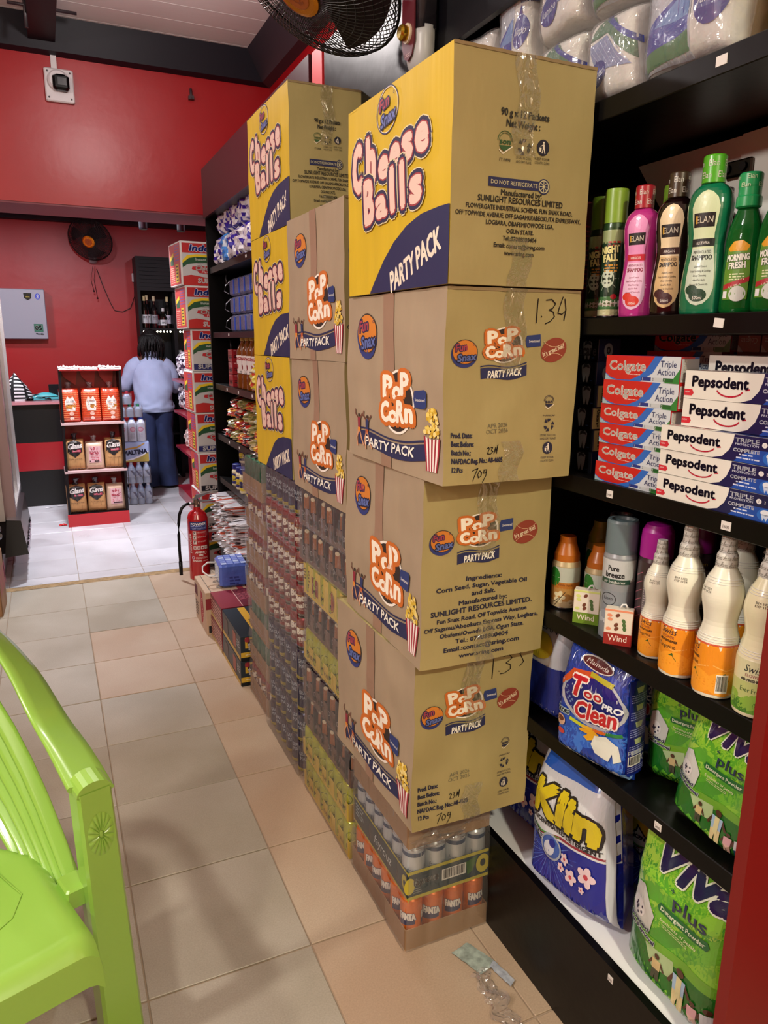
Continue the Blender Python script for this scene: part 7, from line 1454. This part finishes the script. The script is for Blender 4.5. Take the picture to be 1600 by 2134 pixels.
# ================================================================ noodle cartons
def noodle(label, loc, rz, variant, g):
    t = thing('noodle_carton', label, 'carton', loc, rz, g); W, D, H = .40, .30, .258
    b = MB(); NW = M('#cbc6c2', .5, bump=.08, bs=12, name='noodle_board'); b.box(0, W, 0, D, 0, H, NW, .002)
    a = Art(.5); a.rect(.01, .0, W-.005, H-.01, '#b4b2b0', 0); a.rect(.01, H*.74, W-.005, H-.01, '#a81c1c', 1); a.poly([(.01, H*.56), (.04, H*.68), (.1, H*.715), (W-.005, H*.69), (W-.005, H*.63), (.1, H*.65), (.05, H*.6), (.01, H*.5)], '#d8b81c', 2); a.poly([(.01, H*.5), (.05, H*.62), (.1, H*.66), (W-.005, H*.635), (W-.005, H*.52), (.12, H*.53), (.04, H*.48), (.01, H*.4)], '#1c4a2a', 3)
    a.text('Indomie', .17, H*.79, .034, '#1c2a86', 4, fit=.24, shear=.25, bold=.07, out=[('#d0d0dc', .003)]); a.text('Instant Noodles', .17, H*.575, .014, '#d8dcd0', 4, fit=.16, bold=.05); a.text('Tasty Nutrition. Good for You', .18, H*.49, .008, '#3a3a38', 4, fit=.16)
    a.poly([(.07, H*.43), (.2, H*.46), (.26, H*.42), (.24, H*.34), (.16, H*.27), (.11, H*.29), (.1, H*.34), (.065, H*.37)], '#b02028', 4); a.text('Chicken', .16, H*.355, .024, '#dcd4cc', 5, fit=.15, shear=.2, bold=.06, out=[('#8a1820', .002)]); a.text('Flavor', .16, H*.29, .013, '#dcd4cc', 5, fit=.07, shear=.2)
    if variant == 'red': a.poly([(.01, 0), (.01, H*.2), (.06, H*.24), (.1, H*.22), (.16, H*.18), (.2, H*.2), (.26, H*.17), (.32, H*.2), (W-.005, H*.18), (W-.005, 0)], '#b02420', 4); a.text('SUPER PACK', .22, H*.06, .026, '#e0dcd8', 6, fit=.24, bold=.07)
    else: a.rect(.01, H*.03, W-.005, H*.17, '#1a1e5c' if variant == 'navy' else '#141420', 4); a.text('SUPER PACK', .17, H*.06, .024, '#e0dcd8', 6, fit=.27, bold=.07)
    a.to(b, lambda u, v, d: (u, -d, v), None, .0004, .001)
    a = Art(.5); a.rect(.01, .008, D-.01, H-.008, '#b0302c', 0); a.rect(D*.55, .02, D*.82, H*.5, '#c8a82a', 1)
    for i in range(5): a.rect(D*.6, .03+i*.02, D*.76, .038+i*.02, '#3a2420', 2)
    a.rect(D*.12, H*.5, D*.42, H*.72, '#1c4a2a', 1); a.poly([(D*.12, H*.7), (D*.42, H*.78), (D*.42, H*.7), (D*.12, H*.6)], '#d8b81c', 2); a.fine(D*.5, H*.9, D*.9, 6, .008, '#6a4a8a', 1, 4); a.fine(D*.12, H*.42, D*.45, 8, .006, '#d8a08a', 1, 5)
    a.to(b, lambda u, v, d: (-d, D-u, v), None, .0004, .001); b.build('printed_box', t)
    b = MB(); b.box(.002, W-.002, .002, D/2-.001, H, H+.0012, NW); b.build('flap', t); b = MB(); b.box(.002, W-.002, D/2+.001, D-.002, H, H+.0012, NW); b.build('flap', t)
NX = [(.852, .0), (.850, .004), (.848, .0), (.845, .003), (.838, .0), (.842, .01), (.822, .0), (.805, .01)]
VR = ['black', 'black', 'black', 'navy', 'red', 'navy', 'red', 'red']
for k in range(8):
    noodle('red and white noodle carton, %s of the tall stack' % ('bottom', 'second from the floor', 'third from the floor', 'fourth from the floor', 'fifth from the floor', 'third from the top', 'second from the top', 'topmost')[k], (NX[k][0], 4.80+NX[k][1], k*.2615), R((0, 1, -1, .5, 1, -1, 3, 4)[k]), VR[k], 'noodle cartons')
# ================================================================ left side: glass cooler, bucket, snack carton
fg = thing('glass_cooler', 'glass-fronted drinks cooler with aluminium frame at the left edge', 'cooler', (0, 0, 0))
AL = M('#a89298', .3, .7, name='brushed_aluminium'); AL2 = M('#d8d8e0', .25, .8, name='bright_rail')
FX = -.262
def fb(nm, x0, x1, y_0, y1, z0_, z1, mt=AL, bev=0): b = MB(); b.box(x0, x1, y_0, y1, z0_, z1, mt, bev); return b.build(nm, fg)
fb('body', -1.0, FX-.06, 5.1, 6.2, .16, 2.0, M('#1a1418', .5, name='cooler_inside')); fb('near_post', FX-.06, FX, 5.1, 5.2, .38, 2.02); fb('side_sheet', -1.0, FX-.06, 5.06, 5.1, .38, 2.02, M('#a8a098', .5, name='greige_sheet'))
fb('far_post', FX-.04, FX, 6.16, 6.2, .38, 2.0, AL2); fb('middle_rail', FX-.03, FX-.004, 5.78, 5.8, .4, 2.0, AL2); fb('bottom_rail', FX-.05, FX, 5.2, 6.16, .38, .42, AL2); fb('top_rail', FX-.05, FX, 5.2, 6.16, 1.98, 2.02)
fb('glass_door', FX-.03, FX-.024, 5.2, 6.16, .42, 1.98, film('cooler_glass', '#3a1a20', .8, .5, .02, 0, 1)); fb('canopy', -1.0, FX+.01, 5.06, 6.2, 2.02, 2.12, M('#14100f', .4))
b = MB(); DKP = M('#16161a', .35, coat=.3, name='black_base'); b.prism([(FX+.055, .17), (FX+.03, .39), (FX-.05, .4), (FX-.08, .16)], 5.0, 5.95, DKP); b.build('kick_plate', fg)
b = MB(); b.grid(lambda u, v: (FX+.056+.01*noise.noise((u*20, v, 2)), 5.02+.9*u, .165+.05*v+.012*noise.noise((u*30, v*4, 5))), 40, 3, M('#a8a4b0', .3, .4, bump=.6, bs=50, name='frayed_strip'), False); b.build('frayed_strip', fg)
fb('caster_base', -.95, FX-.1, 5.1, 6.1, 0.003, .16, DKP)
for i in range(3):
    crinkle('yellow snack packet on the canopy of the glass cooler, %s' % ('first', 'second', 'third')[i], 'snack packets on the cooler', (-.33+.01*i, 5.18+.23*i, 2.121), .2, .27, .1, ('#c8a82a', '#a83a3a', '#d8c878'), 350+i, 200)
t = thing('cardboard_box', 'open worn cardboard box holding gold snack packs at the left edge', 'box', (-.76, 4.36, 0), R(-2))
b = MB(); CD = M('#8f6a48', .8, var=.25, vs=7, bump=.2, bs=9, name='worn_cardboard')
for (x0, x1, ya, yb) in ((0, .42, 0, .006), (0, .42, .254, .26), (0, .006, 0, .26), (.414, .42, 0, .26)): b.box(x0, x1, ya, yb, 0.004, .33, CD)
b.box(0, .42, 0, .26, 0, .006, CD); a = Art(.7); 
for i in range(6): a.poly([(.04+i*.05, .1), (.06+i*.05, .12), (.05+i*.05, .24), (.03+i*.05, .25)], '#a8485a', 1)
a.to(b, lambda u, v, d: (.42+d, u, v)); b.build('box_walls', t)
for i in range(5): crinkle('gold foil snack pack in the open cardboard box, %s from the aisle' % ('first', 'second', 'third', 'fourth', 'fifth')[i], 'gold snack packs in the open box', (-.42-.07*i, 4.46+.08*(i % 2), .13), .14, .2, .06, ('#c89a3a', '#e0d8c8', '#b8742a'), 360+i, 150)
t = thing('plastic_bucket', 'black plastic bucket beside the cooler at the left edge', 'bucket', (-.5, 4.80, 0)); DB = M('#0c0c0e', .3, coat=.3, name='black_bucket')
b = MB(); b.lathe([(.12, 0), (.125, .005), (.155, .38), (.168, .385), (.168, .40), (.155, .402), (.15, .395), (.12, .02), (.001, .02)], DB, 26); b.build('tub', t); b = MB(); b.lathe([(.161, .34), (.17, .342), (.17, .352), (.161, .354)], DB, 26); b.build('rim_ring', t)
b = MB(); b.grid(lambda u, v: (-.5+.11*(1-v**1.5)*cos(2*pi*u)*(1+.25*noise.noise((u*4, v*3, 2)))+.05*v, 4.80+.11*(1-v**1.5)*sin(2*pi*u), .36+.17*v+.02*noise.noise((u*7, v*5, 4))), 20, 10, M('#08080a', .25, coat=.5, bump=.5, bs=30, name='black_bag')); tag(b.build('plastic_bag'), 'black plastic bag bunched on top of the bucket', 'bag')
for k_, (x, y) in enumerate(((-.12, 7.18), (-.02, 7.22))): b = MB(); b.grid(lambda u, v: (x+.06*u, y+.03*v, .004+.006*noise.noise((u*5, v*5, k_))), 4, 3, M('#d8d4d8', .6), False); tag(b.build('paper_bit'), 'tiny white paper bit on the floor by the counter, %s' % ('left', 'right')[k_], 'scrap')
# ================================================================ person seen from behind
def skinned(name, V, E, Rr, mt, parent=None, sub=2, root=0):
    me = bpy.data.meshes.new(name); me.from_pydata([tuple(v) for v in V], E, []); me.update(); me.materials.append(mt)
    o = bpy.data.objects.new(name, me); COL.objects.link(o)
    if parent: o.parent = parent
    md = o.modifiers.new('skin', 'SKIN'); md.use_smooth_shade = True
    if not me.skin_vertices:
        bpy.context.view_layer.objects.active = o
    sk = me.skin_vertices[0].data
    for i, r_ in enumerate(Rr): sk[i].radius = r_ if isinstance(r_, tuple) else (r_, r_)
    sk[root].use_root = True
    s2 = o.modifiers.new('sub', 'SUBSURF'); s2.levels = sub; s2.render_levels = sub
    return o
pr = thing('person', 'person seen from behind in grey-blue collared sweatshirt and wide jeans', 'person', (.965, 7.80, 0), R(-4))
SK = M('#4a2c1e', .5, name='brown_skin')
# x right, y away from camera, z up; leaning a little forward (away), elbows out
V = [(0, 0, .84), (0, .02, .98), (0, .05, 1.14), (0, .08, 1.27), (0, .10, 1.34), (.01, .115, 1.42), (.01, .125, 1.50),
     (-.09, -.0, .8), (-.085, .01, .45), (-.08, 0, .09), (-.08, -.08, .04), (.08, 0, .8), (.085, .02, .45), (.09, .03, .09), (.09, -.05, .04),
     (-.15, .08, 1.27), (-.25, .10, 1.06), (-.17, .28, 1.04), (-.14, .34, 1.06), (.15, .08, 1.26), (.24, .12, 1.05), (.18, .3, 1.02), (.16, .36, 1.04)]
# feet point away from the camera
V[10] = (-.085, .10, .035); V[14] = (.095, .13, .035)
E_ = [(0, 1), (1, 2), (2, 3), (3, 4), (4, 5), (5, 6), (0, 7), (7, 8), (8, 9), (9, 10), (0, 11), (11, 12), (12, 13), (13, 14), (3, 15), (15, 16), (16, 17), (17, 18), (3, 19), (19, 20), (20, 21), (21, 22)]
Rd = [(.14, .1), (.125, .09), (.15, .1), (.13, .09), (.05, .05), (.075, .085), (.07, .08), .085, .055, .035, .035, .085, .055, .035, .035, .055, .042, .03, .025, .055, .042, .03, .025]
skinned('body', V, E_, Rd, SK, pr)
for sx in (-1, 1):
    for k in range(5):
        hx, hy, hz = (-.14, .34, 1.06) if sx < 0 else (.16, .36, 1.04)
        ox = (k-2)*.016
        skinned('finger', [(hx+ox*.7, hy, hz), (hx+ox, hy+.04, hz+.004), (hx+ox, hy+.065 if k else hy+.05, hz-.008), (hx+ox, hy+.08 if k else hy+.06, hz-.022)], [(0, 1), (1, 2), (2, 3)], [.0095, .009, .008, .007], SK, pr, 1)
SH = M('#8f96b4', .85, var=.08, vs=6, bump=.5, bs=7, name='grey_blue_fleece')
def loft(b, rings, mt, n=28, sd=0, amp=.008, fr=5):
    """rings: (cx,cy,cz,rx,ry)"""
    R_ = spl([r_[:3] for r_ in rings], 5); Q = spl([(r_[3], r_[4], 0) for r_ in rings], 5)
    def fn(u, v):
        i = v*(len(R_)-1); i0 = min(int(i), len(R_)-2); f_ = i-i0; c = R_[i0].lerp(R_[i0+1], f_); q = Q[i0].lerp(Q[i0+1], f_); a_ = 2*pi*u
        k_ = 1+amp/.15*noise.noise((cos(a_)*fr*.4+sd, sin(a_)*fr*.4, v*fr*1.4))
        return (c.x+q.x*cos(a_)*k_, c.y+q.y*sin(a_)*k_, c.z)
    b.grid(fn, n, len(R_)-1, mt)
b = MB()
loft(b, [(0, .0, .79, .19, .15), (0, .0, .83, .2, .16), (0, .0, .87, .19, .15), (0, .01, .93, .185, .145), (0, .03, 1.05, .195, .145), (0, .06, 1.18, .19, .135), (0, .075, 1.26, .165, .115), (0, .09, 1.31, .11, .085), (.0, .1, 1.345, .07, .065)], SH, 40, 2, .016, 6)
b.build('sweatshirt', pr)
def sleeve(P, Rr, sd):
    b = MB(); S_ = spl(P, 5); n = 20; rr = spl([(r_, 0, 0) for r_ in Rr], 5); rings = []
    for i, p_ in enumerate(S_):
        tn = (S_[min(i+1, len(S_)-1)]-S_[max(i-1, 0)]).normalized(); x = tn.cross(Vector((0, .3, 1))).normalized(); y = x.cross(tn)
        rings.append([tuple(p_+(x*cos(2*pi*k_/n)+y*sin(2*pi*k_/n))*rr[i].x*(1+.18*noise.noise((cos(2*pi*k_/n)*2, i*.5, sd)))) for k_ in range(n)])
    vs = [v for g_ in rings for v in g_]; b.add(vs, [[i*n+k_, i*n+(k_+1) % n, (i+1)*n+(k_+1) % n, (i+1)*n+k_] for i in range(len(S_)-1) for k_ in range(n)], SH, True); b.build('sleeve', pr)
sleeve([(-.1, .08, 1.265), (-.17, .08, 1.22), (-.235, .09, 1.10), (-.265, .13, 1.045), (-.22, .22, 1.04), (-.16, .3, 1.05)], [.085, .082, .07, .07, .06, .04], 1)
sleeve([(.1, .08, 1.26), (.165, .08, 1.2), (.205, .1, 1.08), (.225, .15, 1.02), (.2, .24, 1.02), (.17, .32, 1.03)], [.085, .08, .068, .062, .055, .04], 5)
b = MB(); b.grid(lambda u, v: (.078*cos(2*pi*u)*(1+.12*v), .098+.07*sin(2*pi*u)*(1+.15*v), 1.375-.045*v+.012*cos(2*pi*u+1.2)), 28, 3, SH); b.build('collar', pr)
JN = M('#1f2a50', .85, var=.25, vs=8, bump=.35, bs=14, name='denim')
for sx in (-1, 1):
    b = MB(); loft(b, [(sx*.075, .0, .88, .095, .12), (sx*.078, .0, .78, .1, .12), (sx*.08, .01, .6, .09, .105), (sx*.083, .01, .42, .09, .1), (sx*.088, .01, .2, .1, .11), (sx*.09, .015, .03, .105, .12)], JN, 26, sx*3, .016, 7); b.build('jeans_leg', pr)
    b = MB(); b.ball((sx*.09, .05, .03), .05, M('#15131a', .5), 12, .9, 2.2, .6); b.build('shoe', pr)
HR = M('#0c0808', .55, bump=.6, bs=60, name='black_hair')
b = MB(); b.ball((.01, .11, 1.5), .098, HR, 20, 1, 1.05, 1.12); b.build('hair_cap', pr)
for k in range(52):
    a_ = pi+pi*(k % 26)/25*1.0+.0; lay = k//26; r0 = .06+.035*lay; x, y = .01+r0*cos(a_)*1.1, .11+r0*sin(a_)*1.05; L_ = rnd.uniform(.1, .17)
    b = MB(); b.tube([(x*.6, y*.6+.04, 1.585-.02*lay), (x, y, 1.545-.02*lay), (x*1.12+.004, y-.012, 1.48), (x*1.15+rnd.uniform(-.01, .01), y-.014, 1.42), (x*1.15+rnd.uniform(-.02, .02), y-.012, 1.47-L_)], [.007, .0095, .009, .0085, .005], HR, 5); b.build('hair_lock', pr)
